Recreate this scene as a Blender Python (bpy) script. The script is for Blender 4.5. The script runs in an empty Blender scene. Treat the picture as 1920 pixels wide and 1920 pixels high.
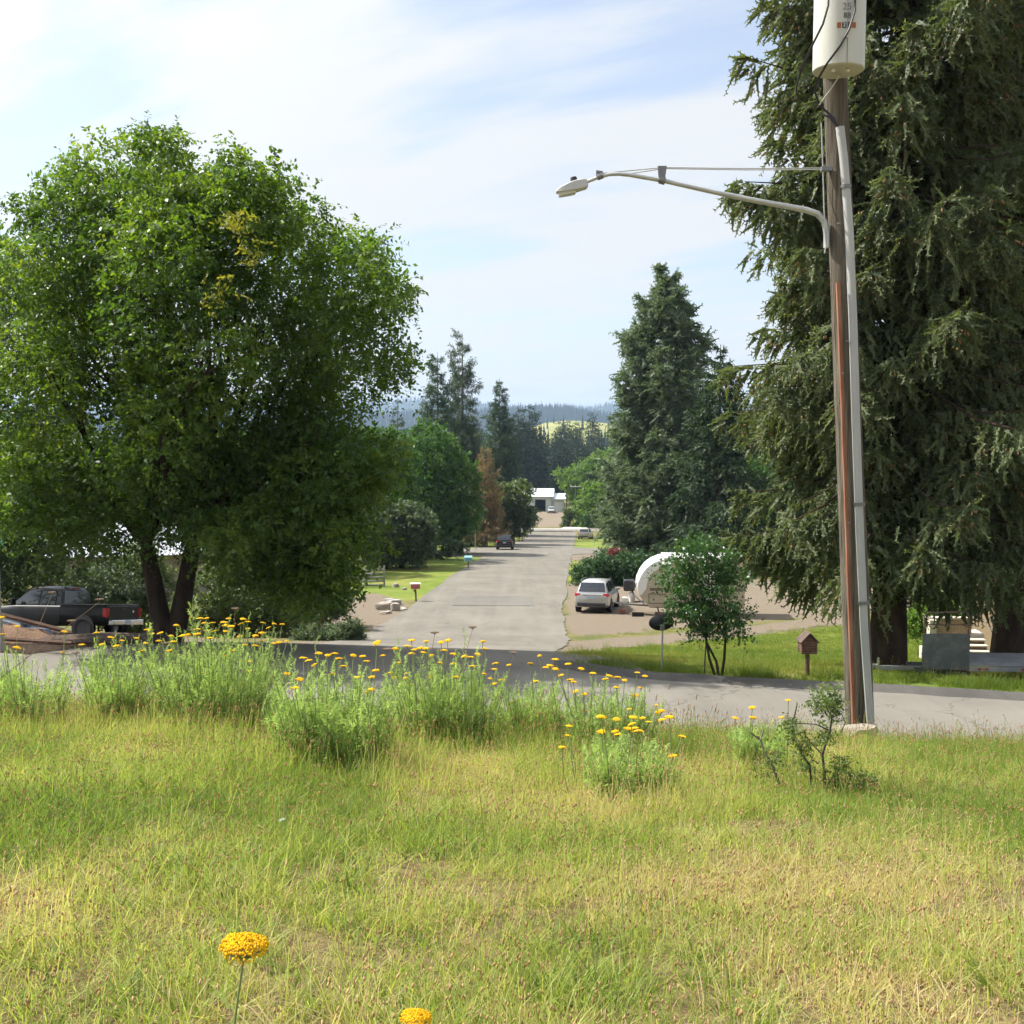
import bpy, math, random
import numpy as np
from mathutils import Vector, Matrix

random.seed(11)
rng = np.random.default_rng(11)
R = math.radians
scene = bpy.context.scene
COL = scene.collection

# ---------------------------------------------------------------- camera
F, CX, CY = 2070.0, 960.0, 960.0            # focal length and centre in photo pixels
PITCH = math.atan(160.0 / F)                # looking a little down the hill
EYE = 1.6
cam_d = bpy.data.cameras.new('camera')
cam_d.sensor_width = 36.0
cam_d.lens = F / 1920.0 * 36.0
cam_d.clip_start = 0.05
cam_d.clip_end = 20000.0
cam = bpy.data.objects.new('camera', cam_d)
COL.objects.link(cam)
cam.location = (0, 0, EYE)
cam.rotation_euler = (math.pi / 2 - PITCH, 0, 0)
scene.camera = cam

# ---------------------------------------------------------------- sky
SUN_AZ, SUN_EL = R(-72), R(51)              # azimuth from +Y (negative = to the left), elevation
world = bpy.data.worlds.new('World')
scene.world = world
world.use_nodes = True
wt = world.node_tree
wt.nodes.clear()


def nn(t, kind, **kw):
    n = t.nodes.new(kind)
    for k, v in kw.items():
        if k == 'inp':
            for i, val in v.items():
                n.inputs[i].default_value = val
        else:
            setattr(n, k, v)
    return n


def lk(t, a, b):
    t.links.new(a, b)


def mathn(t, op, a, b=None, c=None):
    n = t.nodes.new('ShaderNodeMath')
    n.operation = op
    for i, x in enumerate((a, b, c)):
        if x is None:
            continue
        if isinstance(x, (int, float)):
            n.inputs[i].default_value = x
        else:
            t.links.new(x, n.inputs[i])
    return n.outputs[0]


w_out = nn(wt, 'ShaderNodeOutputWorld')
w_bg = nn(wt, 'ShaderNodeBackground', inp={1: 0.1})
sky = nn(wt, 'ShaderNodeTexSky', sky_type='NISHITA', sun_disc=False, sun_elevation=SUN_EL,
         sun_rotation=SUN_AZ, altitude=600.0, air_density=1.0, dust_density=3.0, ozone_density=1.3)
tc = nn(wt, 'ShaderNodeTexCoord')
sep = nn(wt, 'ShaderNodeSeparateXYZ')
lk(wt, tc.outputs['Generated'], sep.inputs[0])
zc = mathn(wt, 'MAXIMUM', sep.outputs[2], 0.0)
zd = mathn(wt, 'ADD', zc, 0.16)
ux = mathn(wt, 'DIVIDE', sep.outputs[0], zd)
uy = mathn(wt, 'DIVIDE', sep.outputs[1], zd)
comb = nn(wt, 'ShaderNodeCombineXYZ')
lk(wt, ux, comb.inputs[0]); lk(wt, uy, comb.inputs[1])
mp = nn(wt, 'ShaderNodeMapping', vector_type='TEXTURE', inp={1: (2.3, 0.9, 0), 2: (0, 0, R(-32)), 3: (2.0, 0.8, 1)})
lk(wt, comb.outputs[0], mp.inputs[0])
n1 = nn(wt, 'ShaderNodeTexNoise', inp={'Scale': 1.5, 'Detail': 6.0, 'Roughness': 0.5, 'Distortion': 0.35})
lk(wt, mp.outputs[0], n1.inputs['Vector'])
mp2 = nn(wt, 'ShaderNodeMapping', vector_type='TEXTURE', inp={1: (0.3, 1.4, 0), 2: (0, 0, R(-28)), 3: (1.5, 0.36, 1)})
lk(wt, comb.outputs[0], mp2.inputs[0])
n2 = nn(wt, 'ShaderNodeTexNoise', inp={'Scale': 2.6, 'Detail': 5.0, 'Roughness': 0.5, 'Distortion': 0.6})
lk(wt, mp2.outputs[0], n2.inputs['Vector'])
cl = mathn(wt, 'ADD', mathn(wt, 'MULTIPLY', n1.outputs['Fac'], 0.74), mathn(wt, 'MULTIPLY', n2.outputs['Fac'], 0.26))
cr = nn(wt, 'ShaderNodeValToRGB')
cr.color_ramp.elements[0].position = 0.40
cr.color_ramp.elements[0].color = (0.34, 0.34, 0.34, 1)
cr.color_ramp.elements[1].position = 0.565
cr.color_ramp.elements[1].color = (0.97, 0.97, 0.97, 1)
cr.color_ramp.interpolation = 'EASE'
lk(wt, cl, cr.inputs[0])
# thin cloud lights up towards the sun
sdir = (math.sin(SUN_AZ) * math.cos(SUN_EL), math.cos(SUN_AZ) * math.cos(SUN_EL), math.sin(SUN_EL))
dt = nn(wt, 'ShaderNodeVectorMath', operation='DOT_PRODUCT')
lk(wt, tc.outputs['Generated'], dt.inputs[0]); dt.inputs[1].default_value = sdir
glow = mathn(wt, 'POWER', mathn(wt, 'MAXIMUM', dt.outputs['Value'], 0.0), 5.0)
ccol = nn(wt, 'ShaderNodeVectorMath', operation='SCALE')
ccol.inputs[0].default_value = (3.95, 4.05, 4.15)
lk(wt, mathn(wt, 'ADD', mathn(wt, 'MULTIPLY', glow, 3.0), 1.0), ccol.inputs['Scale'])
mixw = nn(wt, 'ShaderNodeMix', data_type='RGBA')
lk(wt, cr.outputs[0], mixw.inputs[0])
lk(wt, sky.outputs[0], mixw.inputs[6])
lk(wt, ccol.outputs[0], mixw.inputs[7])
lk(wt, mixw.outputs[2], w_bg.inputs[0])
lk(wt, w_bg.outputs[0], w_out.inputs[0])

# ---------------------------------------------------------------- sun
sun_d = bpy.data.lights.new('sun', 'SUN')
sun_d.energy = 4.2
sun_d.angle = R(0.9)
sun_d.color = (1.0, 0.95, 0.86)
sun = bpy.data.objects.new('sun', sun_d)
COL.objects.link(sun)
sun.rotation_euler = Vector(sdir).to_track_quat('Z', 'Y').to_euler()

# ---------------------------------------------------------------- exposure and render settings
vs = scene.view_settings
vs.view_transform = 'Standard'
vs.look = 'None'
vs.exposure = 1.15
vs.gamma = 1.0
vs.use_curve_mapping = False
cy = scene.cycles
cy.max_bounces = 5
cy.diffuse_bounces = 2
cy.glossy_bounces = 1
cy.transmission_bounces = 3
cy.transparent_max_bounces = 8
cy.volume_bounces = 0
cy.caustics_reflective = False
cy.caustics_refractive = False
cy.use_adaptive_sampling = True
cy.adaptive_threshold = 0.035
cy.use_denoising = True
try:
    cy.denoiser = 'OPENIMAGEDENOISE'
    cy.denoising_input_passes = 'RGB_ALBEDO_NORMAL'
except Exception:
    pass

# ================================================================ helpers
CP, SP = math.cos(PITCH), math.sin(PITCH)


def at(px, py, D):
    """world point seen at photo pixel (px, py), D metres ahead"""
    x, z = (px - CX) / F, -(py - CY) / F
    dy, dz = CP + z * SP, z * CP - SP
    k = D / dy
    return Vector((x * k, D, EYE + dz * k))


def proj(P):
    P = np.atleast_2d(P)
    x, y, z = P[:, 0], P[:, 1], P[:, 2] - EYE
    d = y * CP - z * SP
    up = z * CP + y * SP
    d = np.where(d < 0.05, 0.05, d)
    return CX + F * x / d, CY - F * up / d


def tag(o, label=None, cat=None, group=None, kind=None):
    if label: o['label'] = label
    if cat: o['category'] = cat
    if group: o['group'] = group
    if kind: o['kind'] = kind
    return o


def link(name, me, parent=None, loc=(0, 0, 0), rot=(0, 0, 0), scale=None):
    o = bpy.data.objects.new(name, me)
    COL.objects.link(o)
    if parent is not None:
        o.parent = parent
    o.location = loc
    o.rotation_euler = rot
    if scale is not None:
        o.scale = scale if hasattr(scale, '__len__') else (scale,) * 3
    return o


def thing(name, label, cat, loc=(0, 0, 0), rotz=0.0, group=None):
    o = link(name, None, None, loc, (0, 0, rotz))
    o.empty_display_size = 0.2
    return tag(o, label, cat, group)


def npmesh(name, V, tris=None, quads=None, mat=None, rnd=None, smooth=False, attrs=None):
    me = bpy.data.meshes.new(name)
    V = np.ascontiguousarray(V, dtype=np.float32)
    idx, starts, n = [], [], 0
    if tris is not None and len(tris):
        t = np.asarray(tris, dtype=np.int32)
        idx.append(t.ravel()); starts.append(n + np.arange(len(t)) * 3); n += t.size
    if quads is not None and len(quads):
        q = np.asarray(quads, dtype=np.int32)
        idx.append(q.ravel()); starts.append(n + np.arange(len(q)) * 4); n += q.size
    idx = np.concatenate(idx); starts = np.concatenate(starts).astype(np.int32)
    me.vertices.add(len(V)); me.vertices.foreach_set('co', V.ravel())
    me.loops.add(len(idx)); me.loops.foreach_set('vertex_index', idx)
    me.polygons.add(len(starts)); me.polygons.foreach_set('loop_start', starts)
    if smooth:
        me.polygons.foreach_set('use_smooth', np.ones(len(starts), dtype=bool))
    me.update(calc_edges=True)
    if rnd is not None:
        a = me.attributes.new('rnd', 'FLOAT', 'FACE')
        a.data.foreach_set('value', np.asarray(rnd, dtype=np.float32))
    if attrs:
        for k, v in attrs.items():
            a = me.attributes.new(k, 'FLOAT', 'POINT')
            a.data.foreach_set('value', np.asarray(v, dtype=np.float32))
    if mat is not None:
        me.materials.append(mat)
    return me


class MB:
    """collects hard-surface pieces into one mesh"""
    def __init__(self):
        self.v, self.f, self.mi = [], [], []
        self.m = 0

    def add(self, vs, fs):
        b = len(self.v)
        self.v += [tuple(p) for p in vs]
        self.f += [tuple(i + b for i in f) for f in fs]
        self.mi += [self.m] * len(fs)
        return self

    def box(self, c, s, rot=None):
        x, y, z = (s[0] / 2, s[1] / 2, s[2] / 2)
        P = [Vector(p) for p in ((-x, -y, -z), (x, -y, -z), (x, y, -z), (-x, y, -z), (-x, -y, z), (x, -y, z), (x, y, z), (-x, y, z))]
        if rot is not None:
            P = [rot @ p for p in P]
        c = Vector(c)
        return self.add([p + c for p in P], [(0, 3, 2, 1), (4, 5, 6, 7), (0, 1, 5, 4), (1, 2, 6, 5), (2, 3, 7, 6), (3, 0, 4, 7)])

    def tube(self, pts, rad, n=8, cap=True):
        pts = [Vector(p) for p in pts]
        if not hasattr(rad, '__len__'):
            rad = [rad] * len(pts)
        vs, fs = [], []
        up0 = Vector((0, 0, 1))
        prev = None
        for i, p in enumerate(pts):
            d = (pts[min(i + 1, len(pts) - 1)] - pts[max(i - 1, 0)])
            d = d.normalized() if d.length > 1e-9 else up0
            if prev is None:
                a = d.orthogonal().normalized()
            else:
                a = prev - d * prev.dot(d)
                a = a.normalized() if a.length > 1e-6 else d.orthogonal().normalized()
            prev = a
            b = d.cross(a)
            for k in range(n):
                t = 2 * math.pi * k / n
                vs.append(p + (a * math.cos(t) + b * math.sin(t)) * rad[i])
        for i in range(len(pts) - 1):
            for k in range(n):
                k2 = (k + 1) % n
                fs.append((i * n + k, i * n + k2, (i + 1) * n + k2, (i + 1) * n + k))
        if cap:
            fs.append(tuple(reversed(range(n))))
            fs.append(tuple((len(pts) - 1) * n + k for k in range(n)))
        return self.add(vs, fs)

    def loft(self, rings, close=True, cap=True):
        n = len(rings[0]); vs = [p for r in rings for p in r]; fs = []
        for i in range(len(rings) - 1):
            for k in range(n if close else n - 1):
                k2 = (k + 1) % n
                fs.append((i * n + k, i * n + k2, (i + 1) * n + k2, (i + 1) * n + k))
        if cap:
            fs.append(tuple(reversed(range(n)))); fs.append(tuple((len(rings) - 1) * n + k for k in range(n)))
        return self.add(vs, fs)

    def lathe(self, prof, c=(0, 0, 0), n=24, axis=None, cap=True):
        c = Vector(c); rings = []
        q = axis.to_track_quat('Z', 'Y').to_matrix() if axis is not None else Matrix.Identity(3)
        for r, z in prof:
            rings.append([c + q @ Vector((r * math.cos(2 * math.pi * k / n), r * math.sin(2 * math.pi * k / n), z)) for k in range(n)])
        return self.loft(rings, True, cap)

    def prism(self, poly, a, b, axis='x'):
        """2D polygon extruded from a to b along an axis; poly gives the other two coordinates"""
        def P(u, v, w):
            return {'x': (w, u, v), 'y': (u, w, v), 'z': (u, v, w)}[axis]
        n = len(poly)
        vs = [P(u, v, a) for u, v in poly] + [P(u, v, b) for u, v in poly]
        fs = [tuple(range(n)), tuple(reversed(range(n, 2 * n)))]
        fs += [(k, k + n, (k + 1) % n + n, (k + 1) % n) for k in range(n)]
        return self.add(vs, fs)

    def mesh(self, name, mats, smooth=None):
        import bmesh
        me = bpy.data.meshes.new(name)
        me.from_pydata(self.v, [], self.f)
        bm = bmesh.new(); bm.from_mesh(me)
        bmesh.ops.recalc_face_normals(bm, faces=bm.faces)
        bm.to_mesh(me); bm.free()
        mats = mats if isinstance(mats, (list, tuple)) else [mats]
        for m in mats:
            me.materials.append(m)
        if len(mats) > 1:
            me.polygons.foreach_set('material_index', self.mi)
        if smooth is not None:
            me.polygons.foreach_set('use_smooth', np.ones(len(me.polygons), dtype=bool))
            me.set_sharp_from_angle(angle=R(smooth))
        return me

    def build(self, name, mats, parent=None, smooth=None, bevel=0, loc=(0, 0, 0), rot=(0, 0, 0)):
        o = link(name, self.mesh(name, mats, smooth), parent, loc, rot)
        if bevel:
            m = o.modifiers.new('bevel', 'BEVEL'); m.width = bevel; m.segments = 2; m.limit_method = 'ANGLE'; m.angle_limit = R(40)
        return o


def box(name, c, s, mat, parent=None, rot=None, bevel=0):
    return MB().box(c, s, rot).build(name, mat, parent, bevel=bevel)


# ---------------------------------------------------------------- materials
def M(name, col, rough=0.6, metal=0.0, spec=0.5, var=None, bump=None, coat=0.0, alpha=None, streak=None):
    """principled with optional colour variation var=(scale, colour2, lo, hi), bump=(scale, strength, dist)"""
    m = bpy.data.materials.new(name); m.use_nodes = True
    t = m.node_tree; p = t.nodes['Principled BSDF']
    p.inputs['Base Color'].default_value = (*col, 1)
    p.inputs['Roughness'].default_value = rough
    p.inputs['Metallic'].default_value = metal
    p.inputs['Specular IOR Level'].default_value = spec
    if coat:
        p.inputs['Coat Weight'].default_value = coat
        p.inputs['Coat Roughness'].default_value = 0.06
    tco = nn(t, 'ShaderNodeTexCoord')
    vec = tco.outputs['Object']
    if streak:
        mpn = nn(t, 'ShaderNodeMapping', inp={3: streak}); lk(t, vec, mpn.inputs[0]); vec = mpn.outputs[0]
    if var:
        sc, c2, lo, hi = var
        n = nn(t, 'ShaderNodeTexNoise', inp={'Scale': sc, 'Detail': 6.0, 'Roughness': 0.6})
        lk(t, vec, n.inputs['Vector'])
        r = nn(t, 'ShaderNodeValToRGB')
        r.color_ramp.elements[0].position = lo; r.color_ramp.elements[0].color = (*col, 1)
        r.color_ramp.elements[1].position = hi; r.color_ramp.elements[1].color = (*c2, 1)
        lk(t, n.outputs['Fac'], r.inputs[0]); lk(t, r.outputs[0], p.inputs['Base Color'])
    if bump:
        sc, st, di = bump
        n = nn(t, 'ShaderNodeTexNoise', inp={'Scale': sc, 'Detail': 5.0, 'Roughness': 0.65})
        lk(t, vec, n.inputs['Vector'])
        b = nn(t, 'ShaderNodeBump', inp={'Strength': st, 'Distance': di})
        lk(t, n.outputs['Fac'], b.inputs['Height']); lk(t, b.outputs[0], p.inputs['Normal'])
    return m


def ML(name, stops, trans=0.4, tcol=None, rough=0.5, spec=0.35, attr='rnd', instancer=False, sat_t=1.6):
    """leaf: principled + translucent, colour from the per-leaf random value"""
    m = bpy.data.materials.new(name); m.use_nodes = True
    t = m.node_tree; p = t.nodes['Principled BSDF']; out = t.nodes['Material Output']
    a = nn(t, 'ShaderNodeAttribute', attribute_name=attr)
    if instancer:
        a.attribute_type = 'INSTANCER'
    r = nn(t, 'ShaderNodeValToRGB')
    el = r.color_ramp.elements
    el[0].position, el[0].color = stops[0][0], (*stops[0][1], 1)
    el[1].position, el[1].color = stops[-1][0], (*stops[-1][1], 1)
    for pos, c in stops[1:-1]:
        e = el.new(pos); e.color = (*c, 1)
    fac = a.outputs['Fac']
    if instancer:                            # patch tint plus per-blade variation
        b_ = nn(t, 'ShaderNodeAttribute', attribute_name='rnd')
        fac = mathn(t, 'ADD', fac, mathn(t, 'MULTIPLY', mathn(t, 'SUBTRACT', b_.outputs['Fac'], 0.5), 0.9))
    lk(t, fac, r.inputs[0])
    lk(t, r.outputs[0], p.inputs['Base Color'])
    p.inputs['Roughness'].default_value = rough
    p.inputs['Specular IOR Level'].default_value = spec
    tr = nn(t, 'ShaderNodeBsdfTranslucent')
    g = nn(t, 'ShaderNodeMix', data_type='RGBA', blend_type='MULTIPLY', inp={0: 1.0, 7: (*(tcol or (1.5, 1.6, 0.7)), 1)})
    lk(t, r.outputs[0], g.inputs[6]); lk(t, g.outputs[2], tr.inputs[0])
    mx = nn(t, 'ShaderNodeMixShader', inp={0: trans})
    lk(t, p.outputs[0], mx.inputs[1]); lk(t, tr.outputs[0], mx.inputs[2])
    lk(t, mx.outputs[0], out.inputs[0])
    return m


# ---------------------------------------------------------------- terrain
def pchip(xk, yk):
    xk, yk = np.array(xk, float), np.array(yk, float)
    h = np.diff(xk); d = np.diff(yk) / h
    m = np.zeros(len(xk)); m[0], m[-1] = d[0], d[-1]
    for i in range(1, len(xk) - 1):
        if d[i - 1] * d[i] > 0:
            w1, w2 = 2 * h[i] + h[i - 1], h[i] + 2 * h[i - 1]
            m[i] = (w1 + w2) / (w1 / d[i - 1] + w2 / d[i])

    def f(x):
        x = np.clip(x, xk[0], xk[-1])
        i = np.clip(np.searchsorted(xk, x) - 1, 0, len(h) - 1)
        s = (x - xk[i]) / h[i]
        return ((2 * s**3 - 3 * s**2 + 1) * yk[i] + (s**3 - 2 * s**2 + s) * h[i] * m[i] + (-2 * s**3 + 3 * s**2) * yk[i + 1] + (s**3 - s**2) * h[i] * m[i + 1])
    return f


DROP = pchip([-60, -10, 0, 4, 8, 11, 13, 15, 17, 20, 26, 30, 38, 48.6, 58, 62, 76, 92.5, 120, 150, 195, 270, 400, 700, 1500, 12000],
             [-1.5, 0.9, 1.6, 1.95, 2.55, 3.12, 3.72, 4.65, 5.22, 5.38, 5.6, 6.2, 7.75, 9.15, 9.8, 10.0, 10.65, 11.6, 13.6, 16.0, 18.9, 20.6, 24.0, 28.0, 30.0, 30.0])


def sst(a, b, x):
    t = np.clip((x - a) / (b - a), 0, 1)
    return t * t * (3 - 2 * t)


def wob(x, y):
    return (np.sin(x * 0.9 + 1.3 * np.sin(y * 0.55)) * np.sin(y * 0.8 + 0.7) * 0.5 + np.sin(x * 2.3 + y * 1.1) * 0.22 + np.sin(y * 2.9 - x * 1.7 + 2.0) * 0.2)


RD_SLOPE = 0.063
RD_L, RD_R = -9.4, -0.95                     # edges of the main road in u


def uu(x, y):
    return x - RD_SLOPE * y


def vv(x, y):
    s = 0.16 + (RD_SLOPE - 0.16) * sst(30, 55, y)
    s = s * (1 - sst(150, 600, y))
    return y + s * x


ST_N, ST_F = 16.8, 24.4                      # edges of the cross street in v


def road_mask(x, y):
    """1 on paved ground"""
    u, v = uu(x, y), vv(x, y)
    a = sst(RD_L - 0.9, RD_L - 0.2, u) * (1 - sst(RD_R + 0.2, RD_R + 0.9, u)) * sst(23, 24, v) * (1 - sst(205, 206, y))
    b = sst(ST_N - 0.9, ST_N - 0.2, v) * (1 - sst(ST_F + 0.2, ST_F + 0.9, v))
    return np.maximum(a, b)


def road_bed(x, y):
    """where the ground sheet is sunk under the paving: well inside its edges"""
    u, v = uu(x, y), vv(x, y)
    a = sst(RD_L + 0.3, RD_L + 0.9, u) * (1 - sst(RD_R - 0.9, RD_R - 0.3, u)) * sst(25, 26, v) * (1 - sst(198, 199, y))
    b = sst(ST_N + 0.3, ST_N + 0.9, v) * (1 - sst(ST_F - 0.9, ST_F - 0.3, v))
    return np.maximum(a, b)


def T(x, y):
    x, y = np.asarray(x, float), np.asarray(y, float)
    z = EYE - DROP(vv(x, y))
    u = uu(x, y)
    z = z - 0.018 * np.clip(u - 1, 0, 14) * sst(14, 20, y) * (1 - sst(30, 45, y))
    z = z - 1.05 * np.exp(-(((x + 16.0) / 3.6)**2 + ((y - 34.5) / 2.4)**2))
    rough = (1 - road_mask(x, y)) * (1 - sst(60, 120, y))
    z = z + rough * wob(x * 0.8, y * 0.8) * 0.07 * (0.5 + 0.5 * (1 - sst(14, 22, y)))
    return z


def Tz(x, y):
    return float(T(np.array([x]), np.array([y]))[0])


def ground_at(px, py, d0=1.5, d1=900.0):
    D = np.concatenate([np.arange(d0, 80, 0.1), np.arange(80, d1, 0.5)])
    x, zz = (px - CX) / F, -(py - CY) / F
    dy, dz = CP + zz * SP, zz * CP - SP
    k = D / dy
    z = EYE + dz * k
    below = np.nonzero(z <= T(x * k, D))[0]
    i = below[0] if len(below) else len(D) - 1
    X, Y = x * k[i], D[i]
    return Vector((X, Y, Tz(X, Y)))


def on_ground(px, D, dz=0.0):
    """ground point in the vertical plane of photo column px, D metres ahead"""
    y = D
    x = (px - CX) / F * D
    for _ in range(4):
        z = Tz(x, y)
        d = y * CP - (z - EYE) * SP
        x = (px - CX) / F * d
    return Vector((x, y, Tz(x, y) + dz))


def inpoly(px, py, poly):
    r = np.zeros(px.shape, bool)
    n = len(poly)
    for i in range(n):
        x1, y1 = poly[i]; x2, y2 = poly[(i + 1) % n]
        c = ((y1 > py) != (y2 > py)) & (px < (x2 - x1) * (py - y1) / (y2 - y1 + 1e-9) + x1)
        r ^= c
    return r
# ================================================================ ground, roads
def axis(dense_lo, dense_hi, step, lo, hi, g=1.16):
    c = list(np.arange(dense_lo, dense_hi + 1e-6, step))
    s = step; x = c[-1]
    while x < hi:
        s *= g; x += s; c.append(min(x, hi))
    s = step; x = c[0]; pre = []
    while x > lo:
        s *= g; x -= s; pre.append(max(x, lo))
    return np.array(pre[::-1] + c)


gx = axis(-24, 24, 0.4, -8000, 8000)
gy = axis(-4, 100, 0.4, -150, 9000, 1.1)
GX, GY = np.meshgrid(gx, gy)
gz = T(GX, GY) - 0.16 * road_bed(GX, GY)
V = np.stack([GX.ravel(), GY.ravel(), gz.ravel()], 1)
ny, nx = GX.shape
ii = np.arange(ny * nx).reshape(ny, nx)
Q = np.stack([ii[:-1, :-1].ravel(), ii[:-1, 1:].ravel(), ii[1:, 1:].ravel(), ii[1:, :-1].ravel()], 1)
ppx, ppy = proj(V)
fy = V[:, 1]
lawn = np.zeros(len(V)); gravel = np.zeros(len(V)); mulch = np.zeros(len(V))
LAWN = [[(1000, 1225), (1100, 1218), (1250, 1205), (1420, 1185), (1600, 1165), (1780, 1135), (2400, 1130), (2400, 1330), (1600, 1330), (1250, 1320), (1000, 1262)],
        [(690, 1128), (790, 1125), (860, 1092), (925, 1045), (900, 1035), (600, 1040), (560, 1100)],
        [(1060, 1050), (1150, 1045), (1150, 1090), (1062, 1090)],
        [(1080, 1010), (1160, 1008), (1170, 1036), (1075, 1036)],
        [(760, 1032), (990, 1028), (1000, 1012), (900, 1010), (700, 1020)],
        [(1095, 1195), (1260, 1183), (1400, 1168), (1400, 1158), (1150, 1178)]]
GRAV = [[(1062, 1095), (1200, 1085), (1900, 1090), (1900, 1135), (1600, 1150), (1420, 1165), (1260, 1180), (1090, 1195), (1062, 1180)],
        [(1040, 1205), (1260, 1188), (1420, 1172), (1600, 1150), (1620, 1168), (1430, 1190), (1250, 1208), (1090, 1222), (1030, 1235)],
        [(-300, 1190), (250, 1185), (480, 1205), (640, 1200), (700, 1185), (700, 1222), (560, 1246), (300, 1240), (-300, 1240)],
        [(560, 1155), (700, 1110), (760, 1130), (770, 1160), (700, 1182), (600, 1170)],
        [(700, 1040), (920, 1032), (1000, 1028), (1000, 1046), (925, 1046)],
        [(1075, 1036), (1160, 1036), (1200, 1046), (1060, 1052)],
        [(985, 955), (1056, 955), (1070, 988), (988, 988)]]
for P_ in LAWN:
    lawn[inpoly(ppx, ppy, P_) & (fy > 22) & (fy < 260)] = 1
for P_ in GRAV:
    k = inpoly(ppx, ppy, P_) & (fy > 25) & (fy < 300)
    gravel[k] = 1; lawn[k] = 0
k = inpoly(ppx, ppy, [(-400, 1185), (120, 1180), (330, 1205), (340, 1245), (-400, 1245)]) & (fy > 25) & (fy < 60)
mulch[k] = 1
fore = 1 - sst(16.0, 17.0, vv(V[:, 0], V[:, 1]))


def blur(a):
    a = a.reshape(ny, nx).copy()
    for _ in range(2):
        b = a.copy(); b[1:-1, 1:-1] = (a[1:-1, 1:-1] * 4 + a[:-2, 1:-1] + a[2:, 1:-1] + a[1:-1, :-2] + a[1:-1, 2:]) / 8
        a = b
    return a.ravel()


def ground_material():
    m = bpy.data.materials.new('ground_cover'); m.use_nodes = True
    t = m.node_tree; p = t.nodes['Principled BSDF']
    p.inputs['Roughness'].default_value = 0.95
    p.inputs['Specular IOR Level'].default_value = 0.15
    tco = nn(t, 'ShaderNodeTexCoord'); V3 = tco.outputs['Object']

    def noise(sc, det=6.0, ro=0.6):
        n = nn(t, 'ShaderNodeTexNoise', inp={'Scale': sc, 'Detail': det, 'Roughness': ro}); lk(t, V3, n.inputs['Vector']); return n.outputs['Fac']

    def ramp(fac, stops):
        r = nn(t, 'ShaderNodeValToRGB'); e = r.color_ramp.elements
        e[0].position, e[0].color = stops[0][0], (*stops[0][1], 1); e[1].position, e[1].color = stops[-1][0], (*stops[-1][1], 1)
        for q, c in stops[1:-1]:
            x = e.new(q); x.color = (*c, 1)
        lk(t, fac, r.inputs[0]); return r.outputs[0]

    def mix(f, a, b):
        n = nn(t, 'ShaderNodeMix', data_type='RGBA'); lk(t, f, n.inputs[0]); lk(t, a, n.inputs[6]); lk(t, b, n.inputs[7]); return n.outputs[2]

    def attr(nm):
        return nn(t, 'ShaderNodeAttribute', attribute_name=nm).outputs['Fac']

    def edge(a, amt=0.6, sc=1.3):
        s = mathn(t, 'ADD', a, mathn(t, 'MULTIPLY', mathn(t, 'SUBTRACT', noise(sc, 5), 0.5), amt))
        return mathn(t, 'SMOOTH_MIN', mathn(t, 'MAXIMUM', mathn(t, 'MULTIPLY', mathn(t, 'SUBTRACT', s, 0.3), 2.5), 0.0), 1.0, 0.1)
    patch = noise(0.33, 4)
    fine = noise(9.0, 8, 0.75)
    mixn = mathn(t, 'ADD', mathn(t, 'MULTIPLY', patch, 0.6), mathn(t, 'MULTIPLY', fine, 0.4))
    dry = ramp(mixn, [(0.32, (0.06, 0.085, 0.025)), (0.48, (0.12, 0.125, 0.042)), (0.62, (0.21, 0.165, 0.075))])
    lawnc = ramp(mixn, [(0.35, (0.085, 0.14, 0.02)), (0.5, (0.15, 0.195, 0.032)), (0.63, (0.24, 0.22, 0.065))])
    forec = ramp(fine, [(0.30, (0.085, 0.07, 0.035)), (0.5, (0.20, 0.15, 0.07)), (0.7, (0.32, 0.235, 0.12))])
    gravc = ramp(noise(22.0, 8, 0.8), [(0.3, (0.115, 0.092, 0.066)), (0.5, (0.185, 0.15, 0.11)), (0.72, (0.26, 0.217, 0.165))])
    mulc = ramp(noise(14.0, 8, 0.8), [(0.3, (0.02, 0.014, 0.010)), (0.55, (0.06, 0.04, 0.028)), (0.75, (0.11, 0.075, 0.05))])
    c = mix(edge(attr('lawn')), dry, lawnc)
    c = mix(attr('fore'), c, forec)
    c = mix(edge(attr('gravel')), c, gravc)
    c = mix(edge(attr('mulch')), c, mulc)
    lk(t, c, p.inputs['Base Color'])
    b = nn(t, 'ShaderNodeBump', inp={'Strength': 0.9, 'Distance': 0.06})
    lk(t, mathn(t, 'ADD', fine, mathn(t, 'MULTIPLY', noise(40.0, 4), 0.5)), b.inputs['Height']); lk(t, b.outputs[0], p.inputs['Normal'])
    return m


g_me = npmesh('ground', V, quads=Q, mat=ground_material(), smooth=True,
              attrs={'lawn': blur(lawn), 'gravel': blur(gravel), 'mulch': blur(mulch), 'fore': fore})
tag(link('ground', g_me), 'sloping ground of dry grass, lawns and gravel verges', kind='structure')


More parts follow.
